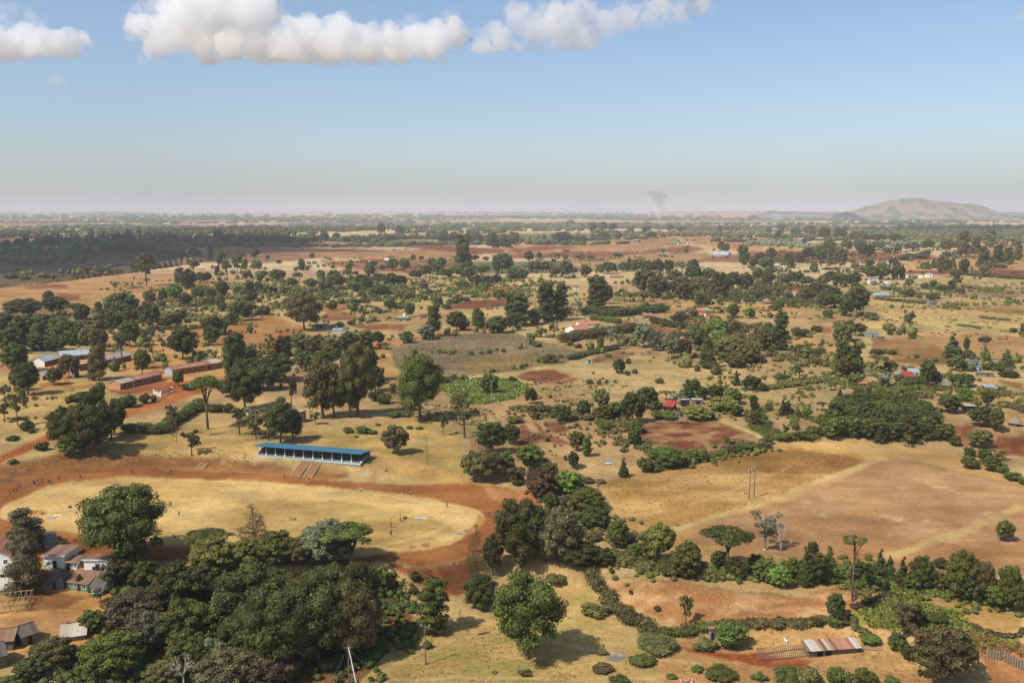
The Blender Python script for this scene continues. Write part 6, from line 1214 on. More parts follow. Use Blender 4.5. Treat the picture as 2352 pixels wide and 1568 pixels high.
hh('R3', 1608, 1690, 1030, 4, 2, 'mono', M_GREYW, M_RUST, 'long low rusty roof left of the pale green roof')
hh('R3', 500, 570, 826, 6, 2.8, 'gable', M_ORANGE, M_RUSTD, 'orange-walled farmhouse beside the tall dark conifers', 'farmhouse', 'farmhouse', rise=1.2, wins=[(-.4, 1, 1.4, 1), (.5, 1, 1.0, 1)])
hh('R3', 578, 640, 830, 6, 2.2, 'monob', M_WHITE, M_RUSTD, 'brown-roofed shed adjoining the orange-walled farmhouse', 'shed', 'shed', rise=1.4)
hh('R3', 915, 1030, 728, 6, 2.2, 'gable', M_GREYW, M_TILE, 'long low pinkish-brown roof in front of the line of dark trees', rise=1.2)
hh('R3', 1530, 1590, 1312, 5, 2.4, 'monob', M_PINKW, M_TILE, 'small pink hut glimpsed between olive trees', rise=.8)
hh('R3', 695, 750, 1500, 2.2, 2.1, 'mono', M_BLUEWHITE, M_PALER, 'small pale latrine at the corner of the pasture and the maize field', 'latrine', 'latrine', rise=.4)
hh('R3', 1840, 1975, 527, 14, 3, 'gable', M_BLUEZ, M_ZINC, 'long white barn at the edge of the red fields in the distance', 'barn', 'barn', doors=())
hh('R3', 1455, 1525, 406, 14, 4, 'mono', M_GREENW, M_PALER, 'distant hut with a pale roof on the tan slope', doors=())
hh('R3', 1130, 1166, 404, 12, 4, 'gable', M_TEALWALL, M_TEAL, 'tiny distant teal hut left of the hut on the tan slope', doors=())
hh('R3', 498, 552, 497, 10, 2.5, 'mono', M_GREYW, M_PALER, 'distant low pale roof at the left end of the red strip', doors=())
hh('R3', 392, 430, 586, 8, 3, 'mono', M_DARK, M_ZINC, 'tiny pale-roofed hut among the trees below the red strip', doors=())
hh('R3', 1175, 1212, 508, 8, 3, 'gable', M_RUST, M_RUST, 'tiny rust-red hut in the middle of the red strip', doors=())
hh('R3', 2040 - 90, 2000 + 20, 330, 20, 5, 'gable', M_WHITE, M_PALER, 'distant white building at the far edge of the straw field', doors=())
hh('R3', 2130, 2210, 365, 14, 4, 'mono', M_WHITE, M_TEAL, 'distant pale teal roof right of the distant white building', doors=())
hh('R2', 560, 655, 1186, 7, 2.6, 'mono', M_GREYW, M_BLUEZ, 'blue-grey roofed barn beside the huge olive tree', 'barn', 'barn', dv=-6, rise=.8)
hh('R2', 655, 735, 1192, 5, 2.6, 'mono', M_GREYPLATE, M_BLUEZ, 'steel-grey shed right of the blue-grey roofed barn', 'shed', 'shed', dv=-10, rise=.6)
hh('R2', 705, 820, 1218, 7, 1.6, 'gable', M_BLUEWHITE, M_BLUEZ, 'pale blue roof in front of the steel-grey shed, above the bushes', 'shed', 'shed', rise=.9, doors=())
hh('R2', 848, 895, 952, 4, 2, 'mono', M_GREYW, M_DARKR, 'grey hut, leftmost of three small huts in a row')
hh('R2', 915, 970, 940, 5, 2.4, 'monob', M_GREYW, M_TILE, 'pink-roofed hut, middle of three small huts in a row')
hh('R2', 1020, 1108, 936, 5, 2.4, 'mono', M_BRICK, M_BLUEZ, 'blue-grey roofed brick hut, rightmost of three small huts in a row', wins=[(-.5, 1, .8, .7)])
hh('R2', 1275, 1385, 1106, 7, 1.8, 'hip', M_GREYW, M_GREENR, 'flat grey-green roof beside the white tank', 'house', 'house', rise=1.2)
hh('R2', 1488, 1535, 1092, 5, 2, 'mono', M_GREYW, M_BLUEZ, 'small pale blue roof at the left foot of the eucalyptus')
hh('R2', 1630, 1690, 958, 4, 2.3, 'mono', M_GREYW, M_ZINC, 'small white-roofed open hut alone on the pale pasture', doors=[(0, 1.6, 1.8)])
hh('R2', 1910, 1960, 822, 4, 1.8, 'mono', M_DARK, M_DARKR, 'dark low hut under the trees near the clipped scrub')
hh('R2', 2232, 2282, 806, 5, 2.8, 'flat', M_ORANGE, M_RUSTD, 'square orange brick store with a flat roof', 'store', 'brick_store')
hh('R2', 1020, 1080, 584, 9, 3, 'gable', M_WHITE, M_RED, 'distant red-roofed house beside a dark bush on the red soil', 'house', 'house', doors=())
hh('R2', 1172, 1212, 574, 8, 3, 'mono', M_WHITE, M_ZINC, 'distant white hut right of the distant red-roofed house', doors=())
hh('R2', 472, 505, 608, 7, 3, 'mono', M_GREYW, M_PALER, 'distant grey hut, left one of a pair in the tan fields', doors=())
hh('R2', 522, 555, 606, 7, 3, 'mono', M_GREYW, M_PALER, 'distant grey hut, right one of a pair in the tan fields', doors=())
hh('R6', 1098, 1162, 508, 4, 2.5, 'monob', M_GREYW, M_RUST, 'small grey board shed with a rusty roof behind the great dark tree', 'shed', 'shed', rise=.9)
hh('R7', 1395, 1475, 742, 5, 2.0, 'monob', M_DARK, M_RED, 'bright red tin roof beside the dark box shed among dense trees', 'hut', 'farm_hut', dv=8, rise=1.4)
hh('R7', 1562, 1628, 708, 3.5, 2.8, 'mono', M_DARK, M_ZINC, 'dark box-shaped shed with a pale rim right of the red tin roof', 'shed', 'shed', rise=.2)
hh('R7', 1662, 1748, 690, 4.5, 1.9, 'mono', M_WOOD, M_PALER, 'tumbledown open wood shelter right of the dark box shed', 'shed', 'shed', rise=.3, doors=[(0, 1.6, 1.4)])
hh('R7', 1812, 1862, 822, 2.4, 2.4, 'mono', M_GREYW, M_BLUEZ, 'small grey hut at the top corner of the big ploughed plot', rise=.5)
hh('R4', 1022, 1165, 908, 9, 2.5, 'hip', M_ORANGE, M_TEAL, 'teal hip-roofed house with orange walls on the right', 'house', 'house', rise=2.6, wins=W_(3, 1, 1.2, 1))
hh('R4', 1502, 1572, 974, 5, 2.6, 'mono', M_GREYPLATE, M_BLUEZ, 'pale blue tin hut at the left end of the stubble strip', rise=.4)
hh('R4', 918, 1038, 1260, 5, 2.5, 'mono', M_GREYPLATE, M_ZINC, 'long grey tin shed with a pale roof, upper one by the tall trees', 'shed', 'shed', dv=6, rise=.5)
hh('R4', 1042, 1100, 1292, 4, 2.4, 'flat', M_WOOD, M_WOOD, 'rough timber pen at the end of the long grey tin shed', 'pen', 'timber_pen', doors=())
hh('R4', 808, 888, 1310, 4.5, 2.3, 'mono', M_DARK, M_TEAL, 'small dark hut with a pale teal roof behind the column of tall trees', rise=.3)
hh('R4', 290, 430, 915, 9, 2.6, 'gable', M_MUD, M_ZINCT, 'tan-roofed farmhouse among the trees left of the teal-roofed house', 'farmhouse', 'farmhouse')
hh('R4', 205, 262, 880, 6, 2.2, 'gable', M_MUD, M_THATCH, 'small thatch-roofed hut left of the tan-roofed farmhouse')
hh('R4', 275, 372, 842, 6, 2.2, 'mono', M_BRICK, M_RUST, 'rusty roof behind the tan-roofed farmhouse')
hh('R4', 790, 830, 784, 6, 2.4, 'mono', M_GREYW, M_BLUEZ, 'small white-blue roof left of the blue farm roof')
hh('R4', 962, 1050, 776, 8, 2.4, 'gable', M_WHITE, M_BLUEZ, 'pale blue farm roof below the group of dark trees', 'house', 'house')
hh('R4', 1110, 1152, 782, 6, 2.2, 'mono', M_WHITE, M_BLUEZ, 'small pale blue roof right of the blue farm roof')
hh('R4', 1282, 1440, 726, 6, 2.0, 'mono', M_WHITE, M_PALER, 'long low white building right of the group of dark trees', 'house', 'house', doors=())
hh('R4', 1480, 1535, 722, 7, 3, 'gable', M_WHITE, M_ZINC, 'white-roofed hut at the right end of the long low white building')
hh('R4', 1625, 1675, 728, 6, 2.4, 'gable', M_PINKW, M_RUST, 'pinkish hut at the foot of the large brown tree')
hh('R4', 80, 168, 640, 12, 3.4, 'gable', M_GREYPLATE, M_ZINCT, 'grey barn with a pale pink roof left of the reddish field', 'barn', 'barn', doors=())
hh('R4', 1215, 1345, 312, 22, 7, 'hip', M_ORANGE, M_TILE, 'big distant orange-roofed villa beside the shaded wood', 'villa', 'villa', rise=7, doors=())
hh('R4', 88, 140, 306, 18, 6, 'gable', M_WHITE, M_WHITE, 'distant white building on the plain above the red field', doors=())
hh('R4', 2190, 2260, 522, 9, 3, 'mono', M_GREYW, M_BLUEZ, 'distant pale roof among eucalyptus at the right edge', doors=())
hh('R8', 1288, 1375, 478, 5, 2.3, 'monob', M_GREYW, M_RED, 'scarlet-roofed hut next to the round thatched hut', rise=1.5)
hh('R8', 1342, 1410, 446, 5, 2.6, 'monob', M_WHITE, M_BLUEZ, 'pale blue-roofed hut right behind the scarlet-roofed hut', rise=1.2)
hh('R8', 1622, 1700, 536, 4, 2.0, 'hip', M_MUD, M_THATCH, 'rusty thatch-roofed hut right of the dark conical trees', rise=2.2)
hh('R8', 1818, 1918, 752, 5, 2.2, 'mono', M_DARK, M_PALER, 'open-fronted shed with a white roof beside the dark clump, right', 'shed', 'shed', dv=4, rise=.3, doors=())
hh('R8', 2022, 2112, 582, 5, 2.0, 'monob', M_GREYW, M_BLUEZ, 'pale blue roof beside the cabbage-green scrub, far right', rise=1.0)
hh('R8', 1882, 1950, 345, 4, 2.8, 'mono', M_GREYPLATE, M_BLUEZ, 'blue-grey shed, uppermost of the farm buildings on the right', 'shed', 'shed', rise=.3)
hh('R8', 1932, 1972, 388, 3, 2.4, 'mono', M_BLUEWHITE, M_ZINC, 'small white shed below the blue-grey shed', 'shed', 'shed', rise=.3)
hh('R8', 1925, 2080, 436, 3, 1.8, 'mono', M_GREYW, M_PALER, 'long low grey open shed below the blue-grey shed', 'shed', 'shed', dv=8, rise=.4)
hh('R8', 2192, 2258, 402, 4, 2.0, 'mono', M_GREYW, M_PALER, 'small pale-roofed hut under the conifer by the right edge')
hh('R8', 2080, 2160, 348, 4, 2.2, 'gable', M_GREYW, M_THATCH, 'grey thatched shelter behind the long low grey shed', rise=1.2)
hh('R8', 872, 955, 538, 5, 2.2, 'hip', M_MUD, M_TILE, 'orange-brown roof left of the bare white tree', rise=1.4)
hh('R8', 930, 1100, 440, 2.5, 1.3, 'mono', M_MUD, M_PALER, 'long low pale thatched wall behind the bare white tree', 'wall', 'thatched_wall', rise=.2, doors=())
house((1629, 1468), (1647, 1469), 1.9, 2.1, 'mono', M_GREYPLATE, M_RUST, 'blue-grey tin latrine with a rusty roof beside the round dark tree', 'latrine', 'latrine', rise=.35, doors=[(-.1, .7, 1.8)])
def stripe_shed():
    e = house((1857, 1511), (1972, 1497), 2.6, 1.8, 'monob', M_GREYW, (M_RUST, M_PALER, M_RUSTD), 'long mud shed with a roof of alternating rusty and white tin sheets, lower right', 'shed', 'cattle_shed', rise=.45, over=.5, sheets=.72, doors=[(-.55, 1.3, 1.4), (-.2, 1.3, 1.4)])
    return e
stripe_shed()
def round_hut(x, y, r, wh, rh, label, mw=M_MUD):
    p = W1(x, y); e = empty('round_hut', p, 0, label, 'hut', FG)
    MB().lathe([(r, -.6), (r, wh)], 18).build('wall', mw, e)
    MB().lathe([(r * 1.32, wh - .35), (r * .9, wh + rh * .3), (r * .45, wh + rh * .68), (.06, wh + rh)], 20).build('roof', M_THATCH, e); MB().box(-.35, .35, -r - .04, -r + .2, 0, 1.6).build('door', M_DARK, e)
round_hut(2066, 866, 2.6, 1.9, 3.2, 'round hut with a tall cone of grey thatch above the scarlet-roofed hut'); round_hut(2331, 977, 2.2, 1.6, 2.4, 'round grey thatched hut on the pale plot at the right edge', M_GREYW)
round_hut(1314, 636, 3.6, 2.0, 4.0, 'distant pointed thatched hut left of the grassy clearing'); round_hut(1761, 697, 3.4, 2.0, 3.0, 'thatched hut in the left corner of the pale field by the trees'); round_hut(2172, 889, 2.2, 1.6, 2.0, 'small thatched hut tucked beside the dark conical trees')
def tank(x, y, r, h, label, m, name='water_tank', cat='water tank'):
    p = W1(x, y); e = empty(name, p, 0, label, cat); MB().lathe([(r, -1), (r, h), (r * .94, h), (r * .94, h - .25)], 28).build('tank_wall', m, e); MB().lathe([(r * .93, h - .3), (r * .93, h - .22)], 28).build('cover', M_STONE, e)
tank(684, 968, 3.2, 4.6, 'round concrete water tank behind the trees left of the grandstand', M_CONC); tank(986, 661, 7.5, 3.4, 'wide low round pale reservoir in the pasture', M_STONE, 'round_reservoir', 'reservoir'); tank(930, 728, 1.3, 3.2, 'white plastic water tank beside the grey-green roof', M_WHITE)
# ------------------------------------------------------------------ fences, poles, goals, small things
def fence(crop, pts, n, h, label, m=M_WOOD, rails=2, r=.07, name='fence', grp='wooden fences'):
    P = W(cv(crop, pts)); cs = np.concatenate([[0], np.cumsum(np.hypot(*(P[1:, :2] - P[:-1, :2]).T))]); t = np.linspace(0, cs[-1], n); X = np.interp(t, cs, P[:, 0]); Y = np.interp(t, cs, P[:, 1]); Z = hgt(X, Y)
    o = Vector((X[0], Y[0], Z[0])); e = empty(name, o, 0, label, 'fence', grp); rr = random.Random(n)
    for x, y, z in zip(X, Y, Z): MB().tube((x - o.x, y - o.y, z - o.z - .4), (x - o.x + rr.uniform(-.05, .05), y - o.y, z - o.z + h * rr.uniform(.88, 1.12)), r, r * .8, 5).build('post', m, e)
    for k in range(rails):
        for i in range(n - 1):
            f = (k + .7) / (rails + .2) * h; MB().tube((X[i] - o.x, Y[i] - o.y, Z[i] - o.z + f), (X[i + 1] - o.x, Y[i + 1] - o.y, Z[i + 1] - o.z + f), r * .5, n=4).build('rail', m, e)
fence('R5', [(0, 1205), (80, 1160), (180, 1120), (290, 1070), (400, 1015), (470, 985)], 16, 1.6, 'post and rail fence beside the orange road, left edge', M_WOOD, r=.1)
fence('R2', [(1430, 1318), (1560, 1292), (1700, 1268), (1850, 1240), (2000, 1218), (2090, 1195)], 40, 2.0, 'dark post fence along the orange road above the maize field', M_POLE, 1, r=.11)
fence('R3', [(1000, 1385), (1150, 1400), (1300, 1440), (1480, 1490), (1600, 1515), (1740, 1550)], 70, 1.7, 'grey picket fence of close stakes under the grey-green trees', M_STONE, 1, r=.1)
fence('R7', [(830, 360), (1000, 420), (1150, 430), (1300, 460), (1480, 500)], 34, 1.3, 'thin straggling stake fence across the pasture by the lone tree', M_WOOD, 1, r=.05)
fence('L4', [(1135, 1352), (1250, 1342), (1390, 1325), (1510, 1318)], 26, 1.5, 'upper stake fence of the cattle pen by the striped-roof shed', M_WOOD, 3, r=.07)
fence('L4', [(1140, 1402), (1250, 1396), (1390, 1382), (1520, 1372)], 26, 1.5, 'lower stake fence of the cattle pen by the striped-roof shed', M_WOOD, 3, r=.07)
fence('L5', [(1180, 1338), (1260, 1342), (1370, 1352)], 10, 1.0, 'low pole fence joining the timber palisade', M_WOOD, 2)
fence('L5', [(370, 1312), (450, 1318), (540, 1322)], 14, .9, 'low stick fence running right from the striped-roof shed', M_WOOD, 1, r=.05)
fence('R8', [(1930, 425), (2010, 440), (2090, 448)], 14, 1.2, 'short grey pole fence before the long low grey shed', M_GREYW, 2)
def palisade():
    P = W([(2268, 1512), (2300, 1516), (2330, 1530), (2375, 1552)]); cs = np.concatenate([[0], np.cumsum(np.hypot(*(P[1:, :2] - P[:-1, :2]).T))]); n = 52; t = np.linspace(0, cs[-1], n); X = np.interp(t, cs, P[:, 0]); Y = np.interp(t, cs, P[:, 1]); Z = hgt(X, Y)
    o = Vector((X[0], Y[0], Z[0])); e = empty('palisade_fence', o, 0, 'tall grey timber palisade of upright planks in the lower right corner', 'fence', 'wooden fences'); rr = random.Random(2)
    for i, (x, y, z) in enumerate(zip(X, Y, Z)):
        if i in (15, 16, 17): continue
        MB().box(x - o.x - .13, x - o.x + .13, y - o.y - .04 - .02 * (i % 2), y - o.y + .04 - .02 * (i % 2), z - o.z - .3, z - o.z + 2.0 + rr.uniform(-.2, .25)).build('plank', M_GREYW if i % 3 else M_STONE, e)
    for f in (.5, 1.5):
        for i in range(0, n - 4, 4): MB().tube((X[i] - o.x, Y[i] - o.y - .1, Z[i] - o.z + f), (X[i + 4] - o.x, Y[i + 4] - o.y - .1, Z[i + 4] - o.z + f), .05, n=5).build('rail', M_WOOD, e)
palisade()
def pole(x, y, h, label, arm=False, m=M_POLE, lean=0, r=.14, grp='utility poles'):
    p = W1(x, y); s = FPX / depth(p); hm = h / s / math.cos(math.atan2(CAM_Z, p.y)); e = empty('utility_pole', p, 0, label, 'pole', grp)
    MB().tube((0, 0, -.8), (lean * hm, 0, hm), r, r * .7, 8).build('pole', m, e)
    if arm:
        MB().box(lean * hm - .9, lean * hm + .9, -.06, .06, hm - .5, hm - .36).build('crossarm', M_POLE, e)
        for k in (-.8, 0, .8): MB().lathe([(.05, hm - .36), (.09, hm - .3), (.05, hm - .12)], 8, lean * hm + k, 0).build('insulator', M_WHITE, e)
    return e
pole(978, 1525, 88, 'tall wooden pole alone in the near clearing left of the great green tree', True); pole(1045, 1352, 60, 'wooden pole on the red clay bank below the track', True, lean=-.02); pole(981, 1064, 58, 'slender bare pole on the pasture right of the grandstand')
pole(1130, 929, 57, 'grey pole in front of the dark round tree by the green plot', True, M_GREYPLATE); pole(406, 1017, 45, 'bare pole at the end of the long green hedge'); pole(408, 972, 30, 'pale pole rising from the long green hedge', m=M_GREYPLATE)
pole(308, 906, 30, 'grey pole in front of the lower school block', m=M_GREYPLATE); pole(1434, 735, 27, 'pale pole in the thick dark hedge', m=M_GREYPLATE); pole(1461, 740, 12, 'short white post at the end of the thick dark hedge', m=M_WHITE); pole(1293, 742, 17, 'dark pole at the foot of the tallest dark conifers')
pole(144, 928, 22, 'thin pole in the school playing field, left one', r=.07); pole(96, 923, 14, 'thin short pole with a pale board near the red car', r=.07); pole(1078, 1010, 22, 'thin pole by the rusty scaffold right of the pasture', r=.1); pole(1770, 1000, 2, 'tiny marker post', r=.05) if False else None
def h_pole():
    a = W1(1721, 1146); b = W1(1732, 1141); s = FPX / depth(a); hm = 72 / s; e = empty('power_pole_pair', a, 0, 'pair of power poles joined by a crossbar in the golden field', 'power pole'); d = b - a
    MB().tube((0, 0, -.6), (0, 0, hm), .16, .11, 8).build('pole', M_POLE, e); MB().tube((d.x, d.y, d.z - .6), (d.x, d.y, hm), .16, .11, 8).build('pole', M_POLE, e)
    u = d.normalized(); q = Vector((u.x, u.y, 0)); MB().tube(Vector((0, 0, hm - .5)) - q * .9, Vector((d.x, d.y, hm - .5)) + q * .9, .1, n=6).build('crossarm', M_GREYPLATE, e); MB().tube(Vector((0, 0, hm - 1.6)), Vector((d.x, d.y, hm - .6)), .05, n=5).build('brace', M_GREYPLATE, e)
    for k in (-.7, .5, 1.7): c = q * (d.length * k / 1.0 if False else (k * d.length * .5)); MB().lathe([(.06, hm - .4), (.1, hm - .3), (.05, hm - .05)], 8, c.x, c.y).build('insulator', M_WHITE, e)
h_pole()
def guyed():
    p = W1(802, 1582); s = FPX / depth(p); hm = 95 / s / .9; e = empty('guyed_pole', p, 0, 'guyed wooden pole with a leaning white strut at the bottom picture edge', 'pole')
    MB().tube((0, 0, -.8), (0, 0, hm), .15, .11, 8).build('pole', M_POLE, e); MB().tube((1.9, -.8, -.6), (.05, 0, hm - .15), .13, .09, 7).build('strut', M_WHITE, e)
    MB().tube((-4.2, 1.5, -.2), (0, 0, hm - .2), .025, n=4).build('guy_wire', M_GREYPLATE, e); MB().tube((5.0, 3.0, -.2), (0, 0, hm - .2), .025, n=4).build('guy_wire', M_GREYPLATE, e)
    MB().box(-.8, .8, -.06, .06, hm - .45, hm - .32).build('crossarm', M_POLE, e)
guyed()
def goal(a, b, h, label):
    a = W1(*a); b = W1(*b); e = empty('goal_frame', a, 0, label, 'goal', 'football goals'); d = b - a
    for q in (Vector(), d): MB().tube((q.x, q.y, q.z - .3), (q.x, q.y, q.z + h), .06, n=6).build('goal_post', M_WOOD, e)
    MB().tube((0, 0, h), (d.x, d.y, d.z + h), .055, n=6).build('crossbar', M_WOOD, e)
goal((897, 1211), (920, 1196), 2.4, 'bare wooden goal at the right end of the sports field'); goal((218, 1150), (246, 1138), 2.2, 'bare wooden goal at the left end of the sports field, behind the big tree')
def scaffold():
    p = W1(1096, 1034); e = empty('rusty_scaffold', p, .2, 'rusty lattice scaffold among the trees right of the pasture', 'scaffold'); m = plain('rusty_steel', lin(150, 104, 84), var=.3)
    for x in (-1.8, -.6, .6, 1.8):
        for y in (0, 2.2): MB().tube((x, y, -.4), (x + .1, y, 5.2 - abs(x) * .3), .07, n=5).build('pole', m, e)
    for z in (1.5, 3.0, 4.4):
        for y in (0, 2.2): MB().tube((-1.9, y, z), (1.9, y, z + .2), .06, n=5).build('crossbar', m, e)
    for x in (-1.8, .6): MB().tube((x, 0, .2), (x + 1.2, 0, 4.2), .05, n=4).build('brace', m, e)
    MB().box(1.3, 3.0, 0, 2.2, 4.6, 4.7).build('roof_sheet', M_BLUEZ, e)
scaffold()
# fallen logs, stones, heaps
def log(x, y, L, ang, label):
    p = W1(x, y); e = mesh_obj('fallen_log', MB().tube((-L / 2, 0, .18), (L / 2, 0, .2), .2, .12, 7).mesh('fallen_log'), M_BARK, label=label, cat='log', group='fallen logs'); e.location = p; e.rotation_euler = (0, 0, ang)
log(2070, 1350, 8, -.5, 'pale fallen log at the upper corner of the bog'); log(2078, 1356, 6, -.3, 'second pale fallen log lying beside the first at the bog corner'); log(500, 996, 6, .5, 'dark fallen branch left of the leaning tree'); log(168, 1431, 3.2, -.1, 'pale log lying in the lower left yard'); log(2110, 1020, 6, -.1, 'dark fallen trunk on the track below the plantation')
log(1110, 1300 + 155, 2.5, .4, 'short dark branch on the grass left of the great green tree')
def heap(x, y, w, h, m, label, name='stone_heap', n=60):
    p = W1(x, y); r = np.random.default_rng(int(x)); q = r.normal(0, .35, (n, 2)) * w; d = np.exp(-(q ** 2).sum(1) / (w * w * .35)); Cc = np.stack([q[:, 0], q[:, 1] * .7, d * h * r.uniform(.4, 1, n)], 1); R = r.uniform(.12, .3, (n, 3)) * (w / 2.5)
    V, F = dist_ico(1, Cc, R); V = V + r.uniform(-.04, .04, V.shape); o = mesh_obj(name, np_mesh(name, V, F), m, label=label, kind='stuff'); o.location = p
heap(1583, 1567, 2.6, .7, plain('pinkish_stone', lin(206, 150, 120), var=.3), 'heap of pinkish stones beside the green shrub'); heap(1073, 1218, 1.6, .4, M_STONE, 'small pile of pale stones on the inner edge of the track', n=30)
# red car by the school, ball, sheets
def car():
    p = W1(78, 908); e = empty('parked_car', p, .5, 'small red car parked in the shade of the dark tree by the school', 'car'); red = plain('red_car_paint', (.55, .02, .02), rough=.3, var=.05)
    prof = [(-1.9, .35), (-1.95, .8), (-1.7, .98), (-1.1, 1.02), (-.6, 1.5), (.7, 1.52), (1.15, 1.05), (1.85, .9), (1.95, .6), (1.9, .35)]
    n = len(prof); b = MB(); b.poly([(x, -.8, z) for x, z in prof] + [(x, .8, z) for x, z in prof], [tuple(range(n)), tuple(reversed(range(n, 2 * n)))] + [(i, (i + 1) % n + 0, (i + 1) % n + n, i + n)[::-1] for i in range(n)]); b.build('body', red, e)
    MB().hexa([(-1.0, -.72, 1.03), (-.64, -.72, 1.42), (-.64, .72, 1.42), (-1.0, .72, 1.03), (-1.06, -.72, 1.05), (-.7, -.72, 1.45), (-.7, .72, 1.45), (-1.06, .72, 1.05)]).build('windscreen', M_GLASS, e)
    for s in (-1, 1):
        MB().box(-.5, .65, s * .81 - .01, s * .81 + .01, 1.08, 1.42).build('side_window', M_GLASS, e)
        for x in (-1.25, 1.25): w = MB().tube((x, s * .7, .33), (x, s * .86, .33), .33, n=14).build('wheel', M_DARK, e); MB().tube((x, s * .865, .33), (x, s * .88, .33), .17, n=10).build('rim', M_GREYPLATE, w)
        MB().box(-1.97, -1.93, s * .55 - .15, s * .55 + .15, .62, .78).build('headlight', M_WHITE, e)
car()
def sheet_(x, y, w, d, m, label, name='cloth_sheet', cat='cloth'):
    p = W1(x, y); n = 7; r = random.Random(int(x)); V = [((i / (n - 1) - .5) * w, (j / (n - 1) - .5) * d, .08 + r.uniform(0, .12)) for j in range(n) for i in range(n)]
    V += [(a, b, c - .04) for a, b, c in V]; k = n * n
    F = [(j * n + i, j * n + i + 1, (j + 1) * n + i + 1, (j + 1) * n + i) for j in range(n - 1) for i in range(n - 1)]; F += [tuple(k + q for q in reversed(f)) for f in F]
    me = bpy.data.meshes.new(name); me.from_pydata(V, [], F); o = mesh_obj(name, me, m, label=label, cat=cat, group='washing spread on the ground'); o.location = p
M_CLOTHB = plain('blue_cloth', lin(150, 180, 214), var=.15)
sheet_(1395, 1058, 2.4, 1.4, M_CLOTHB, 'pale blue cloth on the grass below the ploughed patch, upper one'); sheet_(1398, 1063, 2.0, 1.2, M_WHITE, 'white cloth on the grass just below the pale blue cloth'); sheet_(967, 1190, 3.6, 1.6, M_PALER, 'pale flat patch of sheeting on the sports field near the goal'); sheet_(1053, 1224, 1.2, .8, M_CLOTHB, 'small light blue cloth at the inner edge of the track')
sheet_(118, 1189, 2.0, .7, M_CLOTHB, 'bluish clothes laid on the grass behind the ragged tree'); sheet_(133, 1184, 2.0, .7, M_WHITE, 'white clothes laid on the grass, left part of the field'); sheet_(160, 1171, 3.0, .8, M_PALER, 'pale mat under the group sitting at the left of the field'); sheet_(576, 1151, 2.6, .3, M_PALER, 'narrow pale plank on the red bank left of the stairways')
sheet_(1744, 1012 + 3, 2.6, 1.0, M_TAN, 'pale board lying in the big ploughed plot') if False else sheet_(1684, 1006, 2.6, 1.0, M_TAN, 'pale board lying in the big ploughed plot')
# ------------------------------------------------------------------ people: one skinned body per pose, clothes as parts
def body_pose(kind):
    """joints of a 1.7 m figure facing +x, feet on z = 0"""
    J = {'pel': (0, 0, .95, .13), 'bel': (0, 0, 1.08, .12), 'che': (.01, 0, 1.30, .15), 'nec': (.01, 0, 1.46, .055), 'hd1': (.02, 0, 1.55, .075), 'hd2': (.03, 0, 1.65, .085)}
    E = [('pel', 'bel'), ('bel', 'che'), ('che', 'nec'), ('nec', 'hd1'), ('hd1', 'hd2')]
    for s, n in ((1, 'l'), (-1, 'r')):
        J['hp' + n] = (0, s * .09, .90, .085); J['sh' + n] = (0, s * .18, 1.40, .055)
        if kind == 'run':
            f = .38 if s > 0 else -.25
            J['kn' + n] = (f * .75, s * .09, .55 if s > 0 else .50, .06); J['an' + n] = ((.22, s * .09, .14, .04) if s > 0 else (-.52, s * .09, .40, .04)); J['to' + n] = (J['an' + n][0] + .14, s * .09, J['an' + n][2] - .07 - (.12 if s < 0 else 0), .035)
            J['el' + n] = (-.22 * s + .02, s * .24, 1.18, .04); J['ha' + n] = (-.22 * s + .24, s * .20, 1.22, .035)
        elif kind == 'walk':
            f = .2 * s; J['kn' + n] = (f * .7 + .03, s * .09, .50, .06); J['an' + n] = (f, s * .09, .09, .04); J['to' + n] = (f + .15, s * .09, .035, .035)
            J['el' + n] = (-.1 * s, s * .23, 1.12, .04); J['ha' + n] = (-.08 * s + .1, s * .22, .88, .035)
        elif kind == 'stand':
            J['kn' + n] = (.01, s * .10, .50, .06); J['an' + n] = (0, s * .11, .09, .04); J['to' + n] = (.15, s * .12, .035, .035); J['el' + n] = (-.03, s * .24, 1.12, .04); J['ha' + n] = (.04, s * .25, .86, .035)
        elif kind == 'sit':
            J['kn' + n] = (.36, s * .13, .40, .06); J['an' + n] = (.55, s * .12, .08, .04); J['to' + n] = (.69, s * .13, .04, .035); J['el' + n] = (.06, s * .24, .42, .04); J['ha' + n] = (.30, s * .15, .42, .035)
        E += [('pel', 'hp' + n), ('hp' + n, 'kn' + n), ('kn' + n, 'an' + n), ('an' + n, 'to' + n), ('che', 'sh' + n), ('sh' + n, 'el' + n), ('el' + n, 'ha' + n)]
    if kind == 'sit':
        for k in ('pel', 'bel', 'che', 'nec', 'hd1', 'hd2', 'hpl', 'hpr', 'shl', 'shr'): x, y, z, r = J[k]; J[k] = (x - .05, y, z - .80 if not k.startswith('hp') else .13, r)
    if kind == 'run':
        for k in ('che', 'nec', 'hd1', 'hd2', 'shl', 'shr'): x, y, z, r = J[k]; J[k] = (x + .10 * (z - .9) / .5, y, z, r)
    return J, E
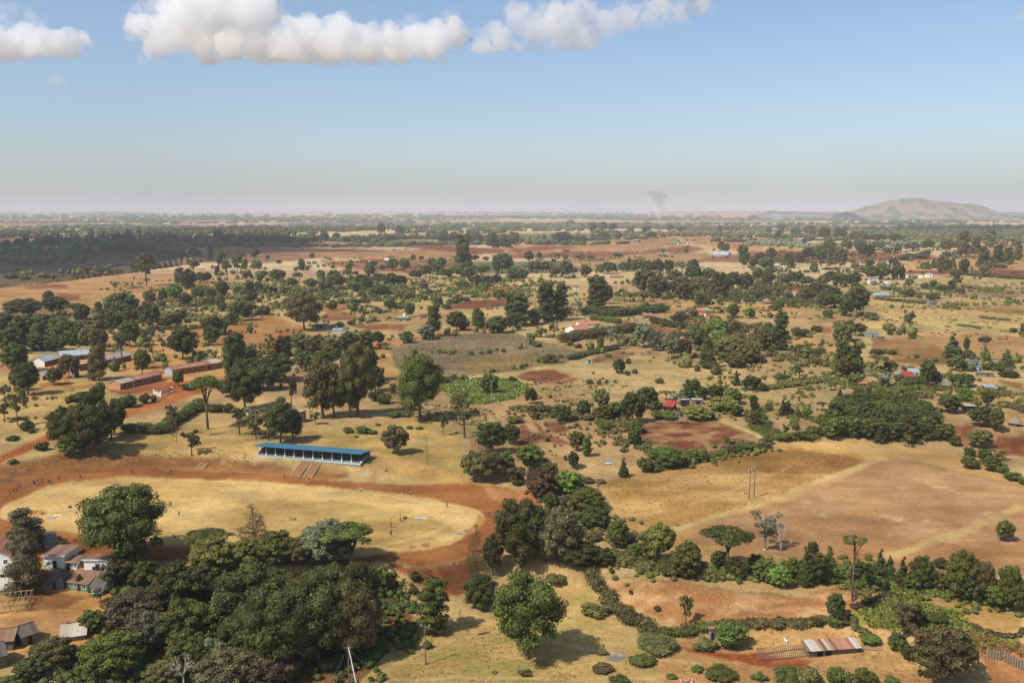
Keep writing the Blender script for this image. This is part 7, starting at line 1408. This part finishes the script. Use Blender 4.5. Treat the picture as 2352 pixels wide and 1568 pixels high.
def skin(J, E, keys=None, grow=0.0, root='pel', name='body'):
    ks = [k for k in J if keys is None or k in keys]; ix = {k: i for i, k in enumerate(ks)}
    me = bpy.data.meshes.new(name); me.from_pydata([J[k][:3] for k in ks], [(ix[a], ix[b]) for a, b in E if a in ix and b in ix], []); o = bpy.data.objects.new(name, me); COL.objects.link(o)
    o.modifiers.new('s', 'SKIN'); sv = me.skin_vertices[0].data
    for k in ks: r = J[k][3] + grow; sv[ix[k]].radius = (r, r)
    for v in sv: v.use_root = False
    sv[ix[root]].use_root = True
    u = o.modifiers.new('u', 'SUBSURF'); u.levels = 1; u.render_levels = 1
    dg = bpy.context.evaluated_depsgraph_get(); m2 = bpy.data.meshes.new_from_object(o.evaluated_get(dg)); bpy.data.objects.remove(o); smooth(m2); return m2
POSE = {}
def pose_meshes(kind):
    if kind in POSE: return POSE[kind]
    J, E = body_pose(kind); body = skin(J, E)
    K = dict(J)
    for n in 'lr':  # short sleeves and shorts end half way
        for a, b, c, f in (('sh', 'el', 'se', .55), ('hp', 'kn', 'sk', .72)):
            A, B = np.array(J[a + n]), np.array(J[b + n]); K[c + n] = tuple(A + (B - A) * f)
    shirt = skin({k: K[k] for k in ('bel', 'che', 'shl', 'shr', 'sel', 'ser')} | {'bel0': (K['bel'][0], 0, K['bel'][2] - .1, .125)}, [('bel0', 'bel'), ('bel', 'che'), ('che', 'shl'), ('che', 'shr'), ('shl', 'sel'), ('shr', 'ser')], grow=.018, root='che', name='shirt')
    shorts = skin({k: K[k] for k in ('pel', 'hpl', 'hpr', 'skl', 'skr')}, [('pel', 'hpl'), ('pel', 'hpr'), ('hpl', 'skl'), ('hpr', 'skr')], grow=.02, name='shorts')
    h = J['hd2']; hair = MB().lathe([(.088, h[2] + .0), (.094, h[2] + .04), (.075, h[2] + .085), (.03, h[2] + .105)], 10, h[0] - .005, 0).mesh('hair')
    feat = MB(); f = h[0] + .075; z = h[2] - .045
    feat.box(f, f + .012, -.04, -.02, z + .01, z + .025); feat.box(f, f + .012, .02, .04, z + .01, z + .025); feat.box(f + .0, f + .025, -.01, .01, z - .03, z + .01); feat.box(f, f + .01, -.025, .025, z - .055, z - .045); feat.box(h[0] - .02, h[0] + .02, .083, .1, z - .02, z + .03); feat.box(h[0] - .02, h[0] + .02, -.1, -.083, z - .02, z + .03)
    POSE[kind] = (body, shirt, shorts, hair, feat.mesh('face')); return POSE[kind]
M_SKIN = plain('brown_skin', (.09, .045, .025), rough=.5, var=.1)
CL = {'red': (.55, .03, .03), 'blue': (.10, .22, .55), 'navy': (.02, .03, .10), 'white': (.8, .8, .78), 'black': (.02, .02, .022), 'yellow': (.75, .60, .03), 'green': (.05, .35, .10), 'grey': (.25, .26, .28), 'pink': (.6, .25, .25)}
def person(x, y, kind, top, bottom, face, label, leg=None):
    p = W1(x, y); e = empty('person', p, face, label, 'person', 'people on the sports ground'); b, s, t, h, f = pose_meshes(kind)
    for nm, me, m in (('body', b, M_SKIN), ('shirt', s, plain('cloth_' + top, CL[top], var=.08)), ('shorts', t, plain('cloth_' + bottom, CL[bottom], var=.08)), ('hair', h, M_DARK), ('face', f, M_DARK)):
        m2 = me.copy(); m2.materials.clear(); m2.materials.append(m); o = bpy.data.objects.new(nm, m2); COL.objects.link(o); o.parent = e
    e.scale = (1.04,) * 3; return e
def l1(u, v): return cv('L1', [(u, v)])[0]
def l2(u, v): return cv('L2', [(u, v)])[0]
def l3(u, v): return cv('L3', [(u, v)])[0]
def r5(u, v): return cv('R5', [(u, v)])[0]
RT = math.pi
person(*l1(135, 100), 'run', 'blue', 'blue', RT * .95, 'runner all in light blue, left one of two in blue on the bend'); person(*l1(154, 104), 'run', 'blue', 'navy', RT * .95, 'runner in blue top, dark shorts, right one of two in blue on the bend')
person(*l1(76, 158), 'run', 'red', 'green', RT * 1.1, 'runner in red and green, leftmost of the trio near the left edge'); person(*l1(104, 140), 'run', 'green', 'black', RT * 1.1, 'runner in green, middle of the trio near the left edge'); person(*l1(127, 131), 'run', 'pink', 'black', RT * 1.1, 'runner in a dull pink top, right one of the trio near the left edge')
person(*l1(257, 77), 'run', 'red', 'black', RT, 'runner in red, left one of a red pair on the far bend'); person(*l1(268, 74), 'run', 'red', 'red', RT, 'runner all in red, right one of a red pair on the far bend'); person(*l1(291, 62), 'run', 'black', 'grey', RT, 'runner in dark clothes just right of the red pair'); person(*l1(292, 84), 'run', 'white', 'red', RT, 'runner in a white top on the inner edge of the bend')
person(*l1(321, 62), 'run', 'black', 'black', RT, 'dark-clad runner between the red pair and the yellow top'); person(*l1(367, 62), 'run', 'yellow', 'black', RT, 'runner in a yellow top on the far bend'); person(*l1(379, 67), 'run', 'grey', 'black', RT, 'runner in grey just behind the yellow top'); person(*l1(446, 42), 'run', 'grey', 'navy', RT, 'lone runner in grey where the bend meets the far straight'); person(*l1(608, 28), 'run', 'pink', 'black', RT, 'lone runner with a dull pink top on the far straight')
person(*r5(1190, 1318), 'run', 'black', 'black', RT, 'lone dark-clad runner in the middle of the far straight'); person(*r5(1513, 1322), 'run', 'white', 'black', RT, 'runner in a white top, left one of a pair on the far straight'); person(*r5(1541, 1316), 'run', 'black', 'black', RT, 'dark-clad runner beside the white top on the far straight')
person(*l2(665, 26), 'run', 'grey', 'black', RT, 'grey-clad runner just left of the stone stairways'); person(*l2(850, 64), 'run', 'navy', 'white', RT, 'runner in navy below the right stone stairway'); person(*l2(881, 56), 'run', 'yellow', 'green', RT, 'runner in a yellow-green top below the right stone stairway'); person(*l2(1242, 129), 'walk', 'white', 'black', RT * .5, 'person in a white shirt standing at the field edge opposite the grandstand')
person(*l2(1567, 141), 'run', 'red', 'black', RT, 'runner in red, left one of three right of the grandstand'); person(*l2(1600, 143), 'run', 'red', 'navy', RT, 'runner in red, middle of three right of the grandstand'); person(*l3(66, 144), 'run', 'blue', 'white', RT, 'runner in blue and white, right one of three right of the grandstand')
person(*l3(343, 246), 'walk', 'white', 'black', 2.4, 'person in a white shirt near the right end of the field'); person(*l3(664, 320), 'run', 'navy', 'blue', 2.0, 'lone runner in blue on the right bend of the track')
person(*l2(1470, 395), 'stand', 'red', 'grey', .5, 'person in a red shirt at the near post of the right goal'); person(*l2(1537, 348), 'stand', 'white', 'black', 3.6, 'person in white and black at the far post of the right goal'); person(*l2(1468, 462), 'stand', 'black', 'black', 1.4, 'person in dark clothes in front of the right goal')
person(*l2(707, 334), 'sit', 'green', 'white', .3, 'person in green sitting on the field, left one of two'); person(*l2(738, 336), 'sit', 'navy', 'grey', .2, 'person in dark clothes sitting on the field, right one of two'); person(*l2(1565, 327), 'sit', 'black', 'black', .3, 'person sitting right of the goal, left one'); person(*l2(1580, 326), 'sit', 'grey', 'black', .3, 'person sitting right of the goal, right one')
person(*l1(1201, 222), 'stand', 'black', 'black', 2.0, 'person in dark clothes at the edge of the big tree'); person(*l1(1280, 240), 'stand', 'navy', 'grey', 0, 'person in navy, left one of two standing on the field'); person(*l1(1293, 238), 'stand', 'blue', 'navy', RT, 'person in blue, right one of two standing on the field'); person(*l1(1352, 309), 'walk', 'white', 'black', 2.6, 'person in white stretching on the field'); person(*l1(1308, 466), 'sit', 'blue', 'white', .4, 'person in light blue sitting at the edge of the flat-topped tree')
person(*l1(522, 246), 'sit', 'grey', 'black', .4, 'person in grey sitting on the mat at the left of the field'); person(*l1(535, 246), 'sit', 'red', 'black', 2.9, 'person in red sitting on the mat at the left of the field'); person(*l1(670, 226), 'sit', 'black', 'black', 0, 'person sitting alone left of the big tree'); person(*l1(316, 296), 'sit', 'pink', 'red', 0, 'person in pale red sitting behind the ragged tree')
person(*r5(637, 578), 'stand', 'white', 'black', 0, 'person in a white shirt in the school yard, left one of two'); person(*r5(658, 574), 'stand', 'grey', 'navy', RT, 'person in grey in the school yard, right one of two'); person(*r5(1731, 402), 'sit', 'white', 'navy', 4.7, 'person in white seated by the wall of the longest rusty-roofed block'); person(*r5(1748, 416), 'stand', 'navy', 'black', 1.5, 'person in navy standing before the longest rusty-roofed block'); person(*r5(1422, 412), 'stand', 'navy', 'grey', 0, 'person in navy between the two rusty-roofed school blocks')
person(*r5(1940, 395), 'sit', 'white', 'white', 3.9, 'person in white sitting on the grass by the school block'); person(*r5(1790, 408), 'sit', 'green', 'black', 0, 'person in green sitting before the longest rusty-roofed block'); person(*cv('ST', [(2255, 645)])[0], 'sit', 'red', 'navy', 3.0, 'person in red sitting on the grass right of the grandstand')
person(*cv('ST', [(1455, 522)])[0], 'stand', 'white', 'navy', 4.7, 'person in white standing at the front edge of the grandstand')
def goat(x, y, label):
    p = W1(x, y); J = {'pel': (-.35, 0, .55, .15), 'mid': (0, 0, .54, .18), 'che': (.32, 0, .58, .17), 'nec': (.5, 0, .78, .09), 'hea': (.62, 0, .92, .08), 'muz': (.78, 0, .86, .045), 'tai': (-.52, 0, .62, .03)}; E = [('pel', 'mid'), ('mid', 'che'), ('che', 'nec'), ('nec', 'hea'), ('hea', 'muz'), ('pel', 'tai')]
    for s, n in ((1, 'l'), (-1, 'r')):
        J['fk' + n] = (.34, s * .11, .30, .05); J['ff' + n] = (.33, s * .11, .02, .035); J['hk' + n] = (-.28, s * .11, .36, .07); J['hh' + n] = (-.42, s * .11, .24, .04); J['hf' + n] = (-.38, s * .11, .02, .035); J['ea' + n] = (.56, s * .14, .93, .025)
        E += [('che', 'fk' + n), ('fk' + n, 'ff' + n), ('pel', 'hk' + n), ('hk' + n, 'hh' + n), ('hh' + n, 'hf' + n), ('hea', 'ea' + n)]
    o = mesh_obj('goat', skin(J, E, root='mid', name='goat'), M_WHITE, label=label, cat='goat', group='white goats'); o.location = p; o.rotation_euler = (0, 0, 2.0)
goat(*cv('L4', [(1356, 1262)])[0], 'small white goat grazing left of the striped-roof shed'); goat(*cv('R2', [(918, 1196)])[0], 'white goat on the red soil, left one of two'); goat(*cv('R2', [(934, 1194)])[0], 'white goat on the red soil, right one of two')
# ------------------------------------------------------------------ labels for every tree and shrub
LM = [(x, y, n) for x, y, n in [(710, 1035, 'blue-roofed grandstand'), (330, 885, 'lower school block'), (455, 845, 'longest rusty-roofed block'), (110, 825, 'grey-roofed school row'), (40, 850, 'blue-roofed school house'), (272, 830, 'tan-roofed school building'), (375, 905, 'white school sign'), (105, 870, 'pink-gabled school house'),
  (1480, 740, 'thick dark hedge'), (1345, 748, 'salmon-roofed farmhouse'), (1612, 718, 'red-and-green-roofed homestead'), (1305, 655, 'orange-walled farmhouse'), (1415, 632, 'long pinkish-brown roof'), (1655, 582, 'white barn'), (742, 750, 'blue-grey barn'), (830, 690, 'three small huts'), (920, 728, 'white water tank'), (986, 655, 'round reservoir'),
  (1008, 690, 'white-roofed pasture hut'), (1160, 655, 'orange brick store'), (1540, 935, 'red tin roof'), (1640, 960, 'grey plot hut'), (2030, 680, 'teal-roofed house'), (2143, 696, 'blue tin hut'), (2000, 768, 'long tin shed'), (1840, 682, 'tan-roofed farmhouse'), (2010, 648, 'pale blue farm roof'), (2100, 634, 'long white building'),
  (2080, 530, 'distant orange villa'), (2066, 860, 'round thatched hut'), (2228, 938, 'white-roofed open shed'), (2331, 975, 'edge thatched hut'), (2240, 850, 'right-hand farm sheds'), (2280, 896, 'edge blue roof'), (1638, 1465, 'blue-grey latrine'), (1915, 1495, 'striped-roof shed'), (2310, 1530, 'timber palisade'), (1110, 898, 'bright green plot'),
  (1120, 812, 'brown maize field'), (1262, 863, 'small red plot'), (1250, 1000, 'upper red patches'), (1600, 1000, 'big ploughed plot'), (1350, 832, 'pasture latrine'), (980, 1040, 'slender bare pole'), (978, 1480, 'near wooden pole'), (802, 1530, 'guyed pole'), (1045, 1320, 'red clay bank'), (1725, 1100, 'power pole pair'), (170, 1300, 'white-fronted houses'),
  (20, 1385, 'timber pole frame'), (60, 1460, 'olive ridge-roofed shed'), (1095, 1010, 'rusty scaffold'), (684, 955, 'concrete water tank'), (1170, 1180, 'right track bend'), (600, 1200, 'sports field'), (1230, 935, 'pale pasture'), (1720, 1400, 'lower stubble field'), (2200, 1430, 'oval mound'), (2050, 1390, 'green bog'), (2020, 1000, 'plantation'),
  (200, 670, 'left straw field'), (150, 590, 'shaded valley'), (900, 575, 'far tan field'), (1300, 570, 'far red strip'), (1880, 600, 'reddish far field'), (2300, 650, 'wide red field'), (2100, 1160, 'brown stubble hillside'), (1600, 1130, 'golden rough field'), (2200, 780, 'right straw fields'), (1750, 860, 'right pastures'), (1240, 1480, 'near clearing'), (1414, 1505, 'grey gravel patch')]]
def n_words(s): return len(s.split())
ORD = ['first', 'second', 'third', 'fourth', 'fifth', 'sixth', 'seventh', 'eighth', 'ninth', 'tenth', 'eleventh', 'twelfth', 'thirteenth', 'fourteenth', 'fifteenth', 'sixteenth', 'seventeenth', 'eighteenth', 'nineteenth', 'twentieth', 'twenty-first', 'twenty-second', 'twenty-third', 'twenty-fourth', 'twenty-fifth', 'twenty-sixth']
def label_trees():
    G = {}
    for o, x, y, h, t, c, lab in TREES:
        if lab == 'PLANT':
            tag(o, 'dark green young tree in the dense plantation right of centre', 'tree', 'plantation trees'); continue
        d = [((x - a) ** 2 + ((y - b) * 1.6) ** 2, a, b, n) for a, b, n in LM]; _, a, b, n = min(d)
        rel = ('left of' if x < a else 'right of') if abs(x - a) > abs(y - b) * 1.4 else ('behind' if y < b else 'in front of')
        size = 'huge' if h > 110 else 'large' if h > 62 else '' if h > 32 else 'small' if h > 16 else 'tiny'
        kw = 'shrub' if t == 'b' else 'tree'
        base = ' '.join(w for w in (size, '' if t == 'x' else CWORD[c], KWORD[t], kw, rel, 'the', n) if w); G.setdefault(base, []).append((x, o, kw))
    for base, L in G.items():
        L.sort(key=lambda q: q[0]); kw = L[0][2]
        for i, (x, o, _) in enumerate(L):
            s = base
            if len(L) == 2: s = base + (', left one' if i == 0 else ', right one')
            elif len(L) > 2: s = base + (', leftmost' if i == 0 else ', rightmost' if i == len(L) - 1 else ', ' + ORD[i] + ' from left')
            tag(o, s, kw, ('shrubs' if kw == 'shrub' else 'trees') + ' across the farmland')
label_trees()
